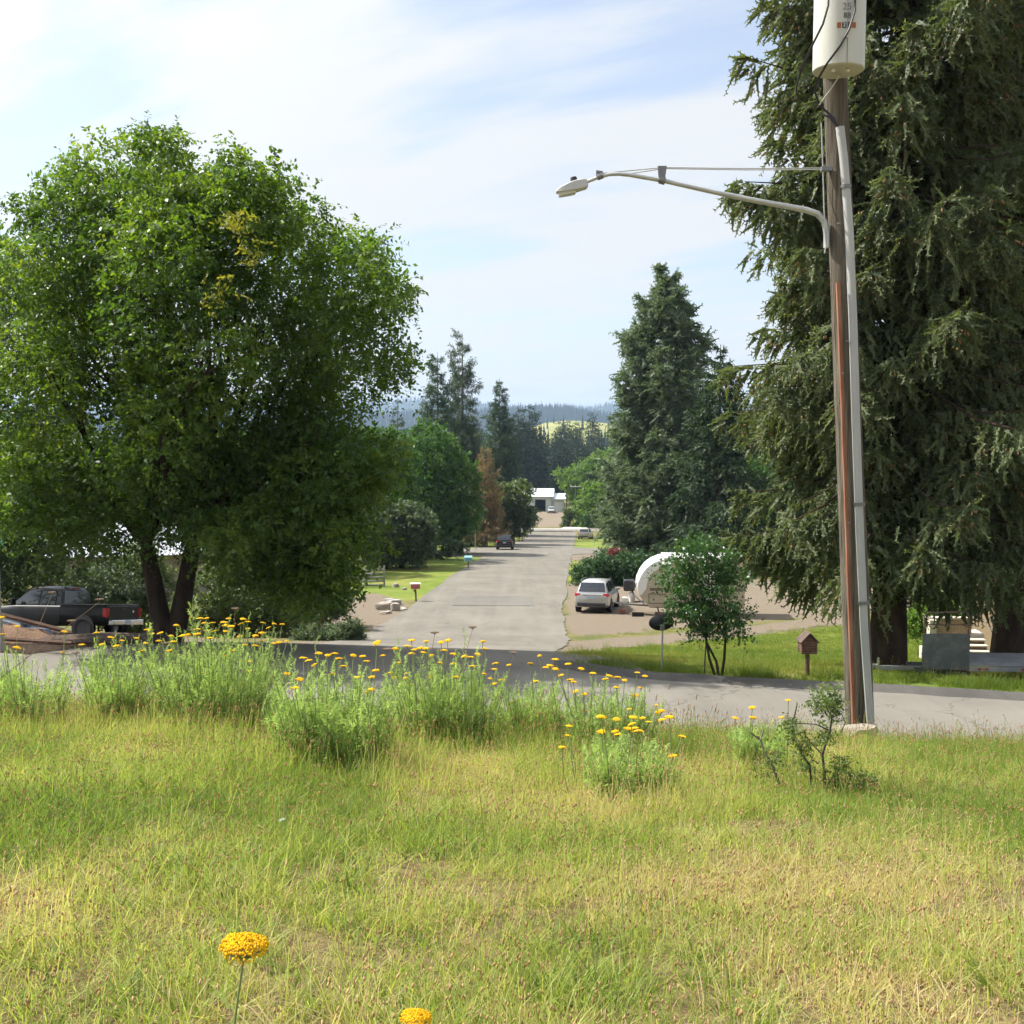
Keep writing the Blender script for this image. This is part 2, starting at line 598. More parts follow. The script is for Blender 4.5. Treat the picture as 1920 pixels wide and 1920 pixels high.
def asphalt(name, base, dark, light, crack=True, patchy=0.35):
    m = bpy.data.materials.new(name); m.use_nodes = True
    t = m.node_tree; p = t.nodes['Principled BSDF']
    p.inputs['Roughness'].default_value = 0.85
    p.inputs['Specular IOR Level'].default_value = 0.25
    tco = nn(t, 'ShaderNodeTexCoord'); V3 = tco.outputs['Object']
    n1_ = nn(t, 'ShaderNodeTexNoise', inp={'Scale': 0.35, 'Detail': 5.0, 'Roughness': 0.6}); lk(t, V3, n1_.inputs['Vector'])
    n2_ = nn(t, 'ShaderNodeTexNoise', inp={'Scale': 60.0, 'Detail': 3.0, 'Roughness': 0.7}); lk(t, V3, n2_.inputs['Vector'])
    mpn = nn(t, 'ShaderNodeMapping', inp={2: (0, 0, R(3.6)), 3: (1.0, 0.05, 1)}); lk(t, V3, mpn.inputs[0])
    n3_ = nn(t, 'ShaderNodeTexNoise', inp={'Scale': 1.4, 'Detail': 4.0, 'Roughness': 0.6}); lk(t, mpn.outputs[0], n3_.inputs['Vector'])
    s = mathn(t, 'ADD', mathn(t, 'MULTIPLY', n1_.outputs['Fac'], 0.4), mathn(t, 'ADD', mathn(t, 'MULTIPLY', n2_.outputs['Fac'], 0.3), mathn(t, 'MULTIPLY', n3_.outputs['Fac'], 0.3)))
    r = nn(t, 'ShaderNodeValToRGB'); e = r.color_ramp.elements
    e[0].position, e[0].color = 0.36, (*dark, 1); e[1].position, e[1].color = 0.64, (*light, 1)
    x = e.new(0.5); x.color = (*base, 1)
    lk(t, s, r.inputs[0])
    col = r.outputs[0]
    if crack:
        vo = nn(t, 'ShaderNodeTexVoronoi', feature='DISTANCE_TO_EDGE', inp={'Scale': 0.28})
        wn = nn(t, 'ShaderNodeTexNoise', inp={'Scale': 1.2, 'Detail': 5.0}); lk(t, V3, wn.inputs['Vector'])
        va = nn(t, 'ShaderNodeVectorMath', operation='ADD'); lk(t, V3, va.inputs[0])
        sc_ = nn(t, 'ShaderNodeVectorMath', operation='SCALE', inp={'Scale': 1.6}); lk(t, wn.outputs['Color'], sc_.inputs[0]); lk(t, sc_.outputs[0], va.inputs[1])
        lk(t, va.outputs[0], vo.inputs['Vector'])
        cf = mathn(t, 'LESS_THAN', vo.outputs['Distance'], 0.006)
        mm = nn(t, 'ShaderNodeMix', data_type='RGBA', inp={7: (*[c * 0.55 for c in dark], 1)})
        lk(t, mathn(t, 'MULTIPLY', cf, 0.55), mm.inputs[0]); lk(t, col, mm.inputs[6]); col = mm.outputs[2]
    lk(t, col, p.inputs['Base Color'])
    b = nn(t, 'ShaderNodeBump', inp={'Strength': 0.4, 'Distance': 0.02}); lk(t, n2_.outputs['Fac'], b.inputs['Height']); lk(t, b.outputs[0], p.inputs['Normal'])
    return m


m_road = asphalt('weathered_chipseal', (0.158, 0.145, 0.120), (0.118, 0.109, 0.092), (0.20, 0.184, 0.153))
m_street = asphalt('old_asphalt', (0.172, 0.16, 0.137), (0.135, 0.126, 0.11), (0.21, 0.196, 0.168))
m_berm = asphalt('dark_asphalt', (0.082, 0.077, 0.070), (0.05, 0.047, 0.044), (0.125, 0.117, 0.105), crack=False)
m_patch = asphalt('newer_asphalt', (0.138, 0.129, 0.112), (0.11, 0.103, 0.091), (0.165, 0.155, 0.135), crack=False)


def strip(name, a_list, b_list, mat, lift, label, n_across=8, skirt=0.25, parent=None):
    """sheet draped on the terrain between two world edges (lists of xy), with a skirt going into the ground"""
    A, B = np.array(a_list, float), np.array(b_list, float)
    rows = []
    for j in range(n_across + 1):
        f = j / n_across
        P = A * (1 - f) + B * f
        rows.append(np.column_stack([P, T(P[:, 0], P[:, 1]) + lift]))
    V = np.concatenate(rows); n = len(A); m_ = len(rows)
    I = np.arange(n * m_).reshape(m_, n)
    Q = np.stack([I[:-1, :-1].ravel(), I[1:, :-1].ravel(), I[1:, 1:].ravel(), I[:-1, 1:].ravel()], 1)
    o = link(name, npmesh(name, V, quads=Q, mat=mat, smooth=True), parent)
    if parent is None:
        tag(o, label, kind='structure')
    return o


ys = np.concatenate([np.arange(22.0, 60, 0.5), np.arange(60, 201, 2.0)])
flare = lambda y: 3.0 * (1 - sst(24.0, 36, y))**2
wig = lambda y, s: 0.07 * np.sin(y * 0.45 + s) + 0.035 * np.sin(y * 1.3 + 2 * s) + np.random.default_rng(int(s * 10)).uniform(-.09, .09, len(y)) * (y < 70)
cross2 = lambda y: sst(112, 118, y) * (1 - sst(128, 136, y))
xl = RD_L + RD_SLOPE * ys - flare(ys) * 1.6 + wig(ys, 0.4) - 6 * cross2(ys)
xr = RD_R + RD_SLOPE * ys + flare(ys) * 0.8 + wig(ys, 2.4) + 0.5 * np.exp(-((ys - 45) / 6.0)**2) + 9 * cross2(ys)
strip('main_road', np.column_stack([xl, ys]), np.column_stack([xr, ys]), m_road, 0.035, 'pale worn street running straight down the hill', 10)
xs = np.arange(-60, 60.1, 0.75)
v2y = lambda x, v: v - 0.16 * x
strip('cross_street', np.column_stack([xs, v2y(xs, ST_N) + wig(xs, 1.0)]), np.column_stack([xs, v2y(xs, ST_F) + wig(xs, 3.0)]), m_street, 0.045,
      'grey cross street below the grassy bank', 10)
# darker repaired rectangle on the main road
yp = np.arange(60.5, 65.6, 0.5)
strip('road_patch', np.column_stack([np.full(len(yp), -3.4) + 0.1, yp]), np.column_stack([np.full(len(yp), 1.2), yp]), m_patch, 0.055, 'darker rectangular asphalt repair across the main street', 4, 0.02)
# rolled asphalt berm along the far side of the cross street (right of the junction)
bx = np.concatenate([np.linspace(1.0, 3.6, 10), np.arange(4.2, 60, 0.6)])
by = v2y(bx, ST_F) - 0.05 + 1.5 * np.exp(-((bx - 0.2) / 1.8)**2) + wig(bx, 5) * 0.6
prof = [(-0.38, 0.036), (-0.22, 0.085), (-0.05, 0.14), (0.10, 0.145), (0.25, 0.10), (0.40, -0.1)]
rows = []
for dx, dz in prof:
    X, Y = bx + dx * 0.15, by + dx
    rows.append(np.column_stack([X, Y, T(X, Y) + dz + (0.025 * np.sin(bx * 5.1 + dx * 9) * np.sin(bx * 2.3)) * (dz > 0.05)]))
V = np.concatenate(rows); n = len(bx); I = np.arange(n * len(rows)).reshape(len(rows), n)
Q = np.stack([I[:-1, :-1].ravel(), I[:-1, 1:].ravel(), I[1:, 1:].ravel(), I[1:, :-1].ravel()], 1)
tag(link('kerb', npmesh('kerb', V, quads=Q, mat=m_berm, smooth=True)), 'crumbling dark asphalt kerb along the lawn edge', kind='structure')
# pale concrete at the far junction
m_conc = M('pale_concrete', (0.52, 0.50, 0.46), 0.9, var=(1.5, (0.62, 0.60, 0.56), 0.35, 0.65))
ysf = np.arange(200.5, 226, 1.0)
strip('far_street', np.column_stack([np.full(8, -60.0) + np.linspace(0, 130, 8), np.full(8, 201.5)]), np.column_stack([np.full(8, -60.0) + np.linspace(0, 130, 8), np.full(8, 210.0)]), m_road, 0.05, 'far cross street at the bottom of the hill', 6)
pa, pb = ground_at(1052, 996), ground_at(1080, 990)
strip('concrete_apron', [(pa.x, 206.0), (pb.x + 2, 206.0)], [(pa.x + 1, 212.5), (pb.x + 2, 212.5)], m_conc, 0.10, 'pale concrete driveway apron at the far junction', 3)
strip('concrete_gutter', [(-1.0, 206.2), (9.8, 206.2)], [(-1.0, 207.6), (9.8, 207.6)], m_conc, 0.09, 'pale concrete gutter across the end of the street', 2)

# ---------------------------------------------------------------- hills far away
def ridge(name, label, crest, D, front, back, mat, base_drop, jitter, step_px=6, seed=1):
    """hill whose skyline follows crest [(px, py)], at distance D, rising from front and falling to back"""
    r_ = np.random.default_rng(seed)
    px = np.arange(-1500, 3500, step_px)
    cpx, cpy = zip(*crest)
    py = np.interp(px, cpx, cpy)
    k = np.zeros(len(px))
    for f_, a_ in ((0.011, 1.0), (0.031, 0.5), (0.083, 0.25)):
        k += a_ * np.sin(px * f_ + r_.uniform(0, 6))
    py = py + k * jitter
    rows = []
    for s in np.linspace(0, 1, 14):
        d = front + (D - front) * s
        X = (px - CX) / F * d
        ztop = EYE + (800 - py) / F * D
        z0 = EYE - base_drop
        hgt = z0 + (ztop - z0) * (s**1.2) + (r_.normal(0, 1, len(px)) * (ztop - z0) * 0.012 if 0 < s < 1 else 0)
        rows.append(np.column_stack([X, np.full(len(px), d), hgt]))
    for s in (0.3, 1.0):
        d = D + (back - D) * s
        rows.append(np.column_stack([(px - CX) / F * d, np.full(len(px), d), rows[13][:, 2] * (1 - s) + (EYE - base_drop - 3) * s]))
    V = np.concatenate(rows); n = len(px); I = np.arange(n * len(rows)).reshape(len(rows), n)
    Q = np.stack([I[:-1, :-1].ravel(), I[:-1, 1:].ravel(), I[1:, 1:].ravel(), I[1:, :-1].ravel()], 1)
    o = link(name, npmesh(name, V, quads=Q, mat=mat, smooth=True))
    tag(o, label, kind='structure')
    return rows


m_hill = M('forested_hill', (0.018, 0.034, 0.018), 1.0, spec=0.0, var=(0.02, (0.045, 0.065, 0.03), 0.4, 0.65))
m_mead = M('hill_meadow', (0.20, 0.22, 0.065), 1.0, spec=0.0, var=(0.012, (0.30, 0.27, 0.10), 0.4, 0.65))
far_crest = [(-1500, 775), (0, 768), (600, 766), (700, 758), (780, 750), (840, 752), (930, 762), (980, 768), (1060, 765), (1100, 768), (1140, 760), (1200, 762), (1500, 770), (3500, 775)]
mid_crest = [(-1500, 800), (600, 792), (760, 780), (900, 778), (980, 772), (1020, 770), (1060, 773), (1100, 780), (1140, 784), (1250, 786), (3500, 800)]
mead_crest = [(-1500, 840), (700, 840), (900, 832), (985, 808), (1020, 794), (1060, 789), (1110, 791), (1150, 796), (1300, 806), (3500, 840)]
r_far = ridge('hills', 'distant blue forested ridge on the skyline', far_crest, 5200, 3400, 6800, m_hill, 31, 1.2, seed=3)
r_mid = ridge('hill', 'nearer forested ridge behind the meadow', mid_crest, 2900, 2150, 3600, m_hill, 31, 1.0, seed=4)
r_mea = ridge('meadow_hill', 'pale green open meadow on the hillside', mead_crest, 1750, 1000, 2300, m_mead, 31, 0.8, seed=5)
# ================================================================ vegetation builders
def unit(a):
    return a / np.maximum(np.linalg.norm(a, axis=-1, keepdims=True), 1e-9)


def leaves_on_twigs(P, Dv, L, nleaf, ll, lw, droop, r_, hang=0.25, fold=0.15):
    """P, Dv: twig roots and directions; returns leaf quads along arching twigs"""
    n = len(P)
    t = np.linspace(0.12, 1.0, nleaf)[None, :, None]
    L = L[:, None, None]
    C = P[:, None, :] + Dv[:, None, :] * L * t
    C[..., 2] -= (droop * (t**2) * L)[..., 0]
    C = C + r_.normal(0, 0.02, C.shape) * L
    rv = unit(r_.normal(0, 1, (n, 1, 3)))
    side = unit(np.cross(Dv[:, None, :], rv))
    sgn = np.where(np.arange(nleaf) % 2 == 0, 1.0, -1.0)[None, :, None]
    d = unit(side * sgn + Dv[:, None, :] * 0.45 + r_.normal(0, 0.45, C.shape) + np.array([0, 0, -hang]))
    nrm = unit(r_.normal(0, 0.55, C.shape) + np.array([0, 0, 0.8]))
    w = unit(np.cross(d, nrm))
    s = r_.uniform(0.65, 1.2, (n, nleaf, 1))
    a = C
    m_ = C + d * ll * s * 0.45
    b = C + d * ll * s
    up = np.cross(w, d)
    v = np.stack([a, m_ + w * lw * s * 0.5 + up * lw * fold, b, m_ - w * lw * s * 0.5 + up * lw * fold], axis=2).reshape(-1, 3)
    q = np.arange(len(v), dtype=np.int32).reshape(-1, 4)
    rn = np.repeat(r_.uniform(0, 1, n), nleaf) * 0.6 + r_.uniform(0, 0.4, n * nleaf)
    return v, q, rn


def lobe_twigs(lobes, n, r_, up=0.35, rj=0.55, inner=0.62, shell=0.5, keep_in=0.12):
    Lb = np.array(lobes, float)
    w = Lb[:, 3]**2; w /= w.sum()
    out_p, out_d, out_k = [], [], []
    tint_l = r_.uniform(0, 1, len(Lb))
    got = 0
    while got < n:
        k = r_.choice(len(Lb), n * 2, p=w)
        nrm = unit(r_.normal(0, 1, (len(k), 3)))
        rad = Lb[k, 3] * (1 - shell * r_.uniform(0, 1, len(k))**1.6) * (1 + 0.10 * np.sin(nrm[:, 0] * 7 + k) * np.sin(nrm[:, 2] * 6 + k))
        p = Lb[k, :3] + nrm * rad[:, None] * np.array([1, 1, 0.92])
        dd = np.linalg.norm(p[:, None, :] - Lb[None, :, :3], axis=2) / Lb[None, :, 3]
        bad = (dd < inner).sum(1) > 0
        ok = ~bad | (r_.uniform(0, 1, len(k)) < keep_in)
        p, nrm = p[ok], nrm[ok]
        out_k.append(tint_l[k[ok]]); out_p.append(p); out_d.append(unit(nrm * 0.9 + r_.normal(0, rj, p.shape) + np.array([0, 0, up])))
        got += len(p)
    lobe_twigs.tint = np.concatenate(out_k)[:n]
    return np.concatenate(out_p)[:n], np.concatenate(out_d)[:n]


def limb(mb, p0, p1, r0, r1, sag=0.12, n=6, seg=6, seed=0):
    rr = random.Random(seed)
    p0, p1 = Vector(p0), Vector(p1)
    L = (p1 - p0).length
    o = Vector((rr.uniform(-1, 1), rr.uniform(-1, 1), 0.3)) * L * sag
    pts, rad = [], []
    for i in range(seg + 1):
        t = i / seg
        p = p0.lerp(p1, t) + o * math.sin(math.pi * t) + Vector((rr.uniform(-1, 1), rr.uniform(-1, 1), rr.uniform(-1, 1))) * L * 0.015 * (0 < i < seg)
        pts.append(p); rad.append(r0 + (r1 - r0) * t**0.8)
    mb.tube(pts, rad, n)
    return pts


def broadleaf(name, label, base, lobes, ntwig, nleaf, ll, lw, mat, bark, trunk_h, trunk_r, seed, tl=(0.35, 0.8), droop=0.3, forks=None, group=None, up=0.35, inner=0.62, keep_in=0.12, limbs=12, cat='tree', shell=0.5):
    """lobes are given relative to base: (x, y, z, radius)"""
    r_ = np.random.default_rng(seed)
    t = thing(name, label, cat, base, 0, group)
    P, Dv = lobe_twigs(lobes, ntwig, r_, up, inner=inner, keep_in=keep_in, shell=shell)
    v, q, rn = leaves_on_twigs(P, Dv, r_.uniform(tl[0], tl[1], ntwig), nleaf, ll, lw, droop, r_)
    rn = np.clip(rn * .6 + np.repeat(lobe_twigs.tint, nleaf) * .5 - .05, 0, 1)
    link('crown', npmesh('crown', v, quads=q, mat=mat, rnd=rn), t)['kind'] = 'stuff'
    mb = MB()
    forks = forks or [(0, 0)]
    tops = []
    for i, (fx, fy_) in enumerate(forks):
        top = Vector((fx, fy_, trunk_h))
        rr = trunk_r if len(forks) == 1 else trunk_r * 0.72
        st = Vector((fx * 0.12, fy_ * 0.12, -0.25))
        mb.tube([st, st + Vector((0, 0, 0.3)), st.lerp(top, 0.35), st.lerp(top, 0.7), top], [rr * 1.45, rr * 1.12, rr, rr * 0.88, rr * 0.78], 12)
        tops.append((top, rr * 0.75))
    mb.build('trunk', bark, t, smooth=60)
    mb = MB()
    Ls = sorted(lobes, key=lambda l: -l[3])[:limbs]
    for i, l in enumerate(Ls):
        c = Vector(l[:3])
        tp, rr = min(tops, key=lambda q_: (q_[0] - c).length)
        pts = limb(mb, tp, c, rr * 0.6, max(0.02, rr * 0.12), 0.14, 7, 7, seed * 31 + i)
        for j in range(3):
            e = c + Vector((random.uniform(-1, 1), random.uniform(-1, 1), random.uniform(-0.2, 1))) * l[3] * 0.8
            limb(mb, pts[4 + (j % 3)], e, rr * 0.16, 0.012, 0.12, 5, 4, seed * 77 + i * 5 + j)
    if len(mb.v):
        mb.build('branches', bark, t, smooth=60)['kind'] = 'stuff'
    return t


def tufts(P, Dv, ll, ww, K, r_, flat=0.0, out=0.55, core=0.0):
    """needle sprays: K triangles spread along each short axis"""
    n = len(P)
    t = (np.arange(K) + 0.3) / K
    a0 = unit(np.cross(Dv, unit(r_.normal(0, 1, (n, 3)))))
    b0 = np.cross(Dv, a0)
    ang = np.arange(K) * 2.4 + 0.0
    ang = ang[None, :] + r_.uniform(0, 6.28, (n, 1))
    if flat:
        ang = np.where(np.arange(K)[None, :] % 2 == 0, 0.0, math.pi) + r_.normal(0, 0.5, (n, K)) + r_.uniform(0, 6.28, (n, 1)) * 0
    sd = a0[:, None, :] * np.cos(ang)[..., None] + b0[:, None, :] * np.sin(ang)[..., None]
    ll_ = (ll if hasattr(ll, '__len__') else np.full(n, ll))[:, None, None]
    ww_ = (ww if hasattr(ww, '__len__') else np.full(n, ww))[:, None, None]
    C = P[:, None, :] + Dv[:, None, :] * ll_ * t[None, :, None]
    tip = C + sd * ww_ + Dv[:, None, :] * ww_ * out * r_.uniform(0.6, 1.6, (n, K, 1))
    hb = Dv[:, None, :] * ll_ * (0.62 / K)
    v = np.stack([C - hb, C + hb, tip], 2).reshape(-1, 3)
    tr = np.arange(len(v), dtype=np.int32).reshape(-1, 3)
    rn = np.repeat(r_.uniform(0, 1, n), K) * 0.6 + r_.uniform(0, 0.4, n * K)
    if core:                                 # a slim needle-covered axis inside the spray
        e = a0 * ww_[:, 0] * core
        v2 = np.stack([P - e, P + e, P + Dv * ll_[:, 0] * 1.12], 1).reshape(-1, 3)
        tr = np.concatenate([tr, np.arange(len(v2), dtype=np.int32).reshape(-1, 3) + len(v)])
        v = np.concatenate([v, v2]); rn = np.concatenate([rn, r_.uniform(0, .6, n)])
    return v, tr, rn


def conifer(name, label, base, H, z0, radius, nbr, mat, bark, seed, sec=18, tper=5, tl=0.30, tw=0.06, K=8, droop=0.35, hang=0.6, upturn=0.12, lean=(0, 0), trunk_r=0.3, group=None, cones=0, mcone=None, open_=0.0, full_len=0.75, cat='tree', az_range=None, secl=1.0, hp=0.62, core=0.0):
    """radius(h01) gives crown radius along height"""
    r_ = np.random.default_rng(seed)
    t = thing(name, label, cat, base, 0, group)
    h = z0 + (H - z0) * np.sort(1 - (1 - (np.arange(nbr) + r_.uniform(0, 1, nbr)) / nbr)**hp)
    h01 = (h - z0) / (H - z0)
    az = np.arange(nbr) * 2.399 + r_.normal(0, 0.5, nbr)
    if az_range is not None:
        az = r_.uniform(az_range[0], az_range[1], nbr)
    ln = np.array([radius(q) for q in h01]) * r_.uniform(full_len, 1.15, nbr)
    if open_:
        keep = r_.uniform(0, 1, nbr) > open_
        h, h01, az, ln = h[keep], h01[keep], az[keep], ln[keep]
    nb = len(h)
    cx_ = lean[0] * h / H; cy_ = lean[1] * h / H
    o = np.stack([cx_, cy_, h], 1)
    dr = np.stack([np.cos(az), np.sin(az), np.zeros(nb)], 1)
    dfac = droop * (1.15 - 0.9 * h01) * r_.uniform(0.7, 1.3, nb)

    def bp(i, s):
        """point on branch i at s"""
        return o[i] + dr[i] * (ln[i] * s)[:, None] + np.array([0, 0, 1]) * (-dfac[i] * ln[i] * s**1.35 + upturn * ln[i] * s**4 + (h01[i]**2) * 0.45 * ln[i] * s)[:, None]
    i = np.repeat(np.arange(nb), sec)
    s = np.tile(np.linspace(0.16, 1.0, sec), nb) + r_.normal(0, 0.02, nb * sec)
    s = np.clip(s, 0.1, 1.02)
    p2 = bp(i, s)
    tan = unit(bp(i, s + 0.03) - p2)
    sg = np.where(np.arange(nb * sec) % 2 == 0, 1.0, -1.0)[:, None]
    lat = np.cross(dr[i], np.array([0, 0, 1.0])) * sg
    d2 = unit(tan * r_.uniform(0.35, 0.9, (len(i), 1)) + lat * r_.uniform(0.25, 1.0, (len(i), 1)) + r_.normal(0, 0.2, (len(i), 3)) + np.array([0, 0, -1.0]) * hang * r_.uniform(0.2, 1.3, (len(i), 1)))
    l2 = (0.30 * ln[i] * (1.05 - s) + 0.28 * tl * 2.2) * r_.uniform(0.6, 1.3, len(i)) * secl * np.clip(0.25 + ln[i] / 2.2, 0, 1)
    # tufts along secondaries
    j = np.repeat(np.arange(len(i)), tper)
    u = np.tile(np.linspace(0.0, 0.95, tper), len(i))
    p3 = p2[j] + d2[j] * (l2[j] * u)[:, None]
    p3[:, 2] -= hang * 0.55 * l2[j] * u**2
    d3 = unit(d2[j] + r_.normal(0, 0.35, (len(j), 3)) + np.array([0, 0, -1.0]) * (hang * 0.7 * u)[:, None])
    tk = np.clip(0.45 + ln[i][j] / 3.0, 0, 1)
    tl_ = tl * r_.uniform(0.7, 1.25, len(j)) * tk
    v, tr, rn = tufts(p3, d3, tl_, tw * r_.uniform(0.8, 1.2, len(j)) * tk, K, r_, core=core)
    # leader
    link('crown', npmesh('crown', v, tris=tr, mat=mat, rnd=rn), t)['kind'] = 'stuff'
    mb = MB()
    pts, rad = [], []
    for k in range(9):
        f = k / 8
        pts.append((lean[0] * f, lean[1] * f, -0.3 + (H * 0.99 + 0.3) * f)); rad.append(trunk_r * (1 - f)**0.9 + 0.02)
    rad[0] *= 1.2
    pts.insert(0, (0, 0, -1.8)); rad.insert(0, rad[0] * 1.1)
    mb.tube(pts, rad, 12)
    mb.build('trunk', bark, t, smooth=60)
    mb = MB()
    for k in range(0, nb):
        ii_ = np.array([k, k, k, k]); ss = np.array([0.0, 0.33, 0.66, 0.97])
        pp = bp(ii_, ss)
        r0 = 0.012 + 0.011 * ln[k]
        mb.tube([tuple(x) for x in pp], [r0, r0 * 0.75, r0 * 0.5, r0 * 0.2], 4, cap=False)
    mb.build('branches', bark, t)['kind'] = 'stuff'
    if cones:
        sel = r_.choice(np.nonzero(s > 0.62)[0], cones)
        pc = p2[sel] + d2[sel] * (l2[sel] * r_.uniform(0.4, 1.0, cones))[:, None]
        pc[:, 2] -= hang * 0.4 * l2[sel] + 0.03
        # elongated octahedra hanging straight down
        Lc, Wc = r_.uniform(0.08, 0.13, cones), 0.021
        off = np.array([[0, 0, 0], [1, 0, -.45], [0, 1, -.45], [-1, 0, -.45], [0, -1, -.45], [0, 0, -1]])
        v = pc[:, None, :] + off[None] * np.stack([np.full(cones, Wc), np.full(cones, Wc), Lc], 1)[:, None, :]
        fc = np.array([[0, 1, 2], [0, 2, 3], [0, 3, 4], [0, 4, 1], [5, 2, 1], [5, 3, 2], [5, 4, 3], [5, 1, 4]])
        tr = (np.arange(cones)[:, None, None] * 6 + fc[None]).reshape(-1, 3)
        link('cones', npmesh('cones', v.reshape(-1, 3), tris=tr, mat=mcone), t)['kind'] = 'stuff'
    return t


def copy_tree(src, loc, rotz, scale, label, group=None):
    c = src.copy(); COL.objects.link(c)
    c.location = loc; c.rotation_euler = (0, 0, rotz)
    c.scale = scale if hasattr(scale, '__len__') else (scale,) * 3
    c['label'] = label
    if group: c['group'] = group
    for ch in src.children:
        d = ch.copy(); COL.objects.link(d); d.parent = c
    return c


def lobes_px(L, D, base, depth, seed, dup=2, squash=1.0):
    rr = random.Random(seed)
    out = []
    for (px, py, r) in L:
        for k in range(dup):
            d = D + rr.uniform(-1, 1) * depth if k else D - depth * rr.uniform(0.1, 0.9)
            p = at(px + rr.uniform(-12, 12), py + rr.uniform(-12, 12), d) - base
            out.append((p.x, p.y, p.z, r / F * d * squash))
    return out


def boughs(L, k, f, seed, flat=0.75):
    """break every lobe into k smaller boughs sitting on its surface"""
    rr = random.Random(seed); out = []
    for (x, y, z, r) in L:
        for _ in range(k):
            a, b = rr.uniform(0, 6.28), math.asin(rr.uniform(-0.75, 1))
            q = r * rr.uniform(0.55, 0.95)
            out.append((x + q * math.cos(b) * math.cos(a), y + q * math.cos(b) * math.sin(a), z + q * math.sin(b) * 0.95, r * f * rr.uniform(0.75, 1.3)))
    return out


# ---------------------------------------------------------------- plant materials
m_bark = M('dark_bark', (0.035, 0.026, 0.02), 0.95, spec=0.1, var=(3.0, (0.075, 0.055, 0.042), 0.4, 0.7), bump=(14, 1.0, 0.05), streak=(1, 1, 0.25))
m_barks = M('spruce_bark', (0.045, 0.03, 0.022), 0.95, spec=0.1, var=(3.0, (0.095, 0.065, 0.048), 0.4, 0.7), bump=(10, 1.0, 0.06), streak=(1, 1, 0.4))
m_barkg = M('grey_bark', (0.10, 0.085, 0.07), 0.95, spec=0.1, var=(3.0, (0.17, 0.145, 0.12), 0.4, 0.7), bump=(14, 0.8, 0.04), streak=(1, 1, 0.3))
m_elm = ML('elm_leaf', [(0.0, (0.034, 0.074, 0.016)), (0.45, (0.060, 0.118, 0.021)), (0.8, (0.105, 0.17, 0.027)), (1.0, (0.17, 0.215, 0.035))], 0.48, (2.0, 1.9, 0.5), 0.42, 0.4)
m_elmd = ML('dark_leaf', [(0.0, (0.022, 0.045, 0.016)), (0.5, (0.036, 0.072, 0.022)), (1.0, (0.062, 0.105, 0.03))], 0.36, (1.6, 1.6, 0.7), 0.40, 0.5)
m_yellow = ML('yellow_leaf', [(0.0, (0.15, 0.19, 0.025)), (1.0, (0.26, 0.25, 0.03))], 0.45, (1.4, 1.3, 0.6), 0.45)
m_maple = ML('maple_leaf', [(0.0, (0.035, 0.085, 0.016)), (0.5, (0.055, 0.125, 0.022)), (1.0, (0.085, 0.165, 0.03))], 0.42, (1.6, 1.6, 0.6))
m_olive = ML('olive_leaf', [(0.0, (0.05, 0.085, 0.03)), (0.5, (0.085, 0.125, 0.042)), (1.0, (0.12, 0.165, 0.055))], 0.4, (1.5, 1.5, 0.7))
m_greyl = ML('grey_green_leaf', [(0.0, (0.05, 0.075, 0.04)), (0.5, (0.085, 0.12, 0.06)), (1.0, (0.13, 0.165, 0.085))], 0.4, (1.4, 1.5, 0.8))
m_bright = ML('bright_leaf', [(0.0, (0.07, 0.14, 0.022)), (0.5, (0.105, 0.19, 0.03)), (1.0, (0.15, 0.23, 0.042))], 0.45, (1.5, 1.5, 0.6))
m_glossy = ML('glossy_leaf', [(0.0, (0.025, 0.07, 0.02)), (0.5, (0.042, 0.105, 0.028)), (1.0, (0.075, 0.15, 0.035))], 0.38, (1.6, 1.6, 0.6), 0.32, 0.5)
m_spr = ML('spruce_needle', [(0.0, (0.060, 0.082, 0.038)), (0.45, (0.11, 0.138, 0.06)), (0.85, (0.17, 0.188, 0.08)), (1.0, (0.24, 0.215, 0.095))], 0.4, (1.4, 1.45, 0.7), 0.55, 0.3)
m_spb = ML('blue_spruce_needle', [(0.0, (0.08, 0.115, 0.068)), (0.5, (0.13, 0.175, 0.10)), (1.0, (0.20, 0.245, 0.145))], 0.34, (1.3, 1.4, 0.8), 0.55, 0.3)
m_pine = ML('pine_needle', [(0.0, (0.030, 0.050, 0.026)), (0.5, (0.052, 0.078, 0.038)), (1.0, (0.088, 0.115, 0.055))], 0.3, (1.4, 1.4, 0.8), 0.55, 0.3)
m_fir = ML('fir_needle', [(0.0, (0.024, 0.050, 0.022)), (0.5, (0.042, 0.075, 0.030)), (1.0, (0.072, 0.112, 0.042))], 0.28, (1.4, 1.4, 0.8), 0.55, 0.3)
m_forest = ML('forest_needle', [(0.0, (0.020, 0.034, 0.021)), (0.5, (0.032, 0.052, 0.030)), (1.0, (0.050, 0.075, 0.040))], 0.2, (1.3, 1.4, 0.8), 0.6, 0.2)
m_rust = ML('dying_needle', [(0.0, (0.14, 0.105, 0.06)), (0.5, (0.22, 0.165, 0.085)), (1.0, (0.28, 0.20, 0.085))], 0.3, (1.3, 1.15, 0.7), 0.6, 0.2)
m_jun = ML('juniper', [(0.0, (0.02, 0.055, 0.020)), (0.5, (0.036, 0.088, 0.028)), (1.0, (0.065, 0.125, 0.042))], 0.25, (1.4, 1.4, 0.7), 0.5)
m_redleaf = ML('red_leaf', [(0.0, (0.10, 0.025, 0.03)), (1.0, (0.22, 0.06, 0.055))], 0.35, (1.4, 0.9, 0.8))
m_cone = M('cone_brown', (0.27, 0.14, 0.06), 0.7, var=(8, (0.40, 0.23, 0.11), 0.4, 0.6))

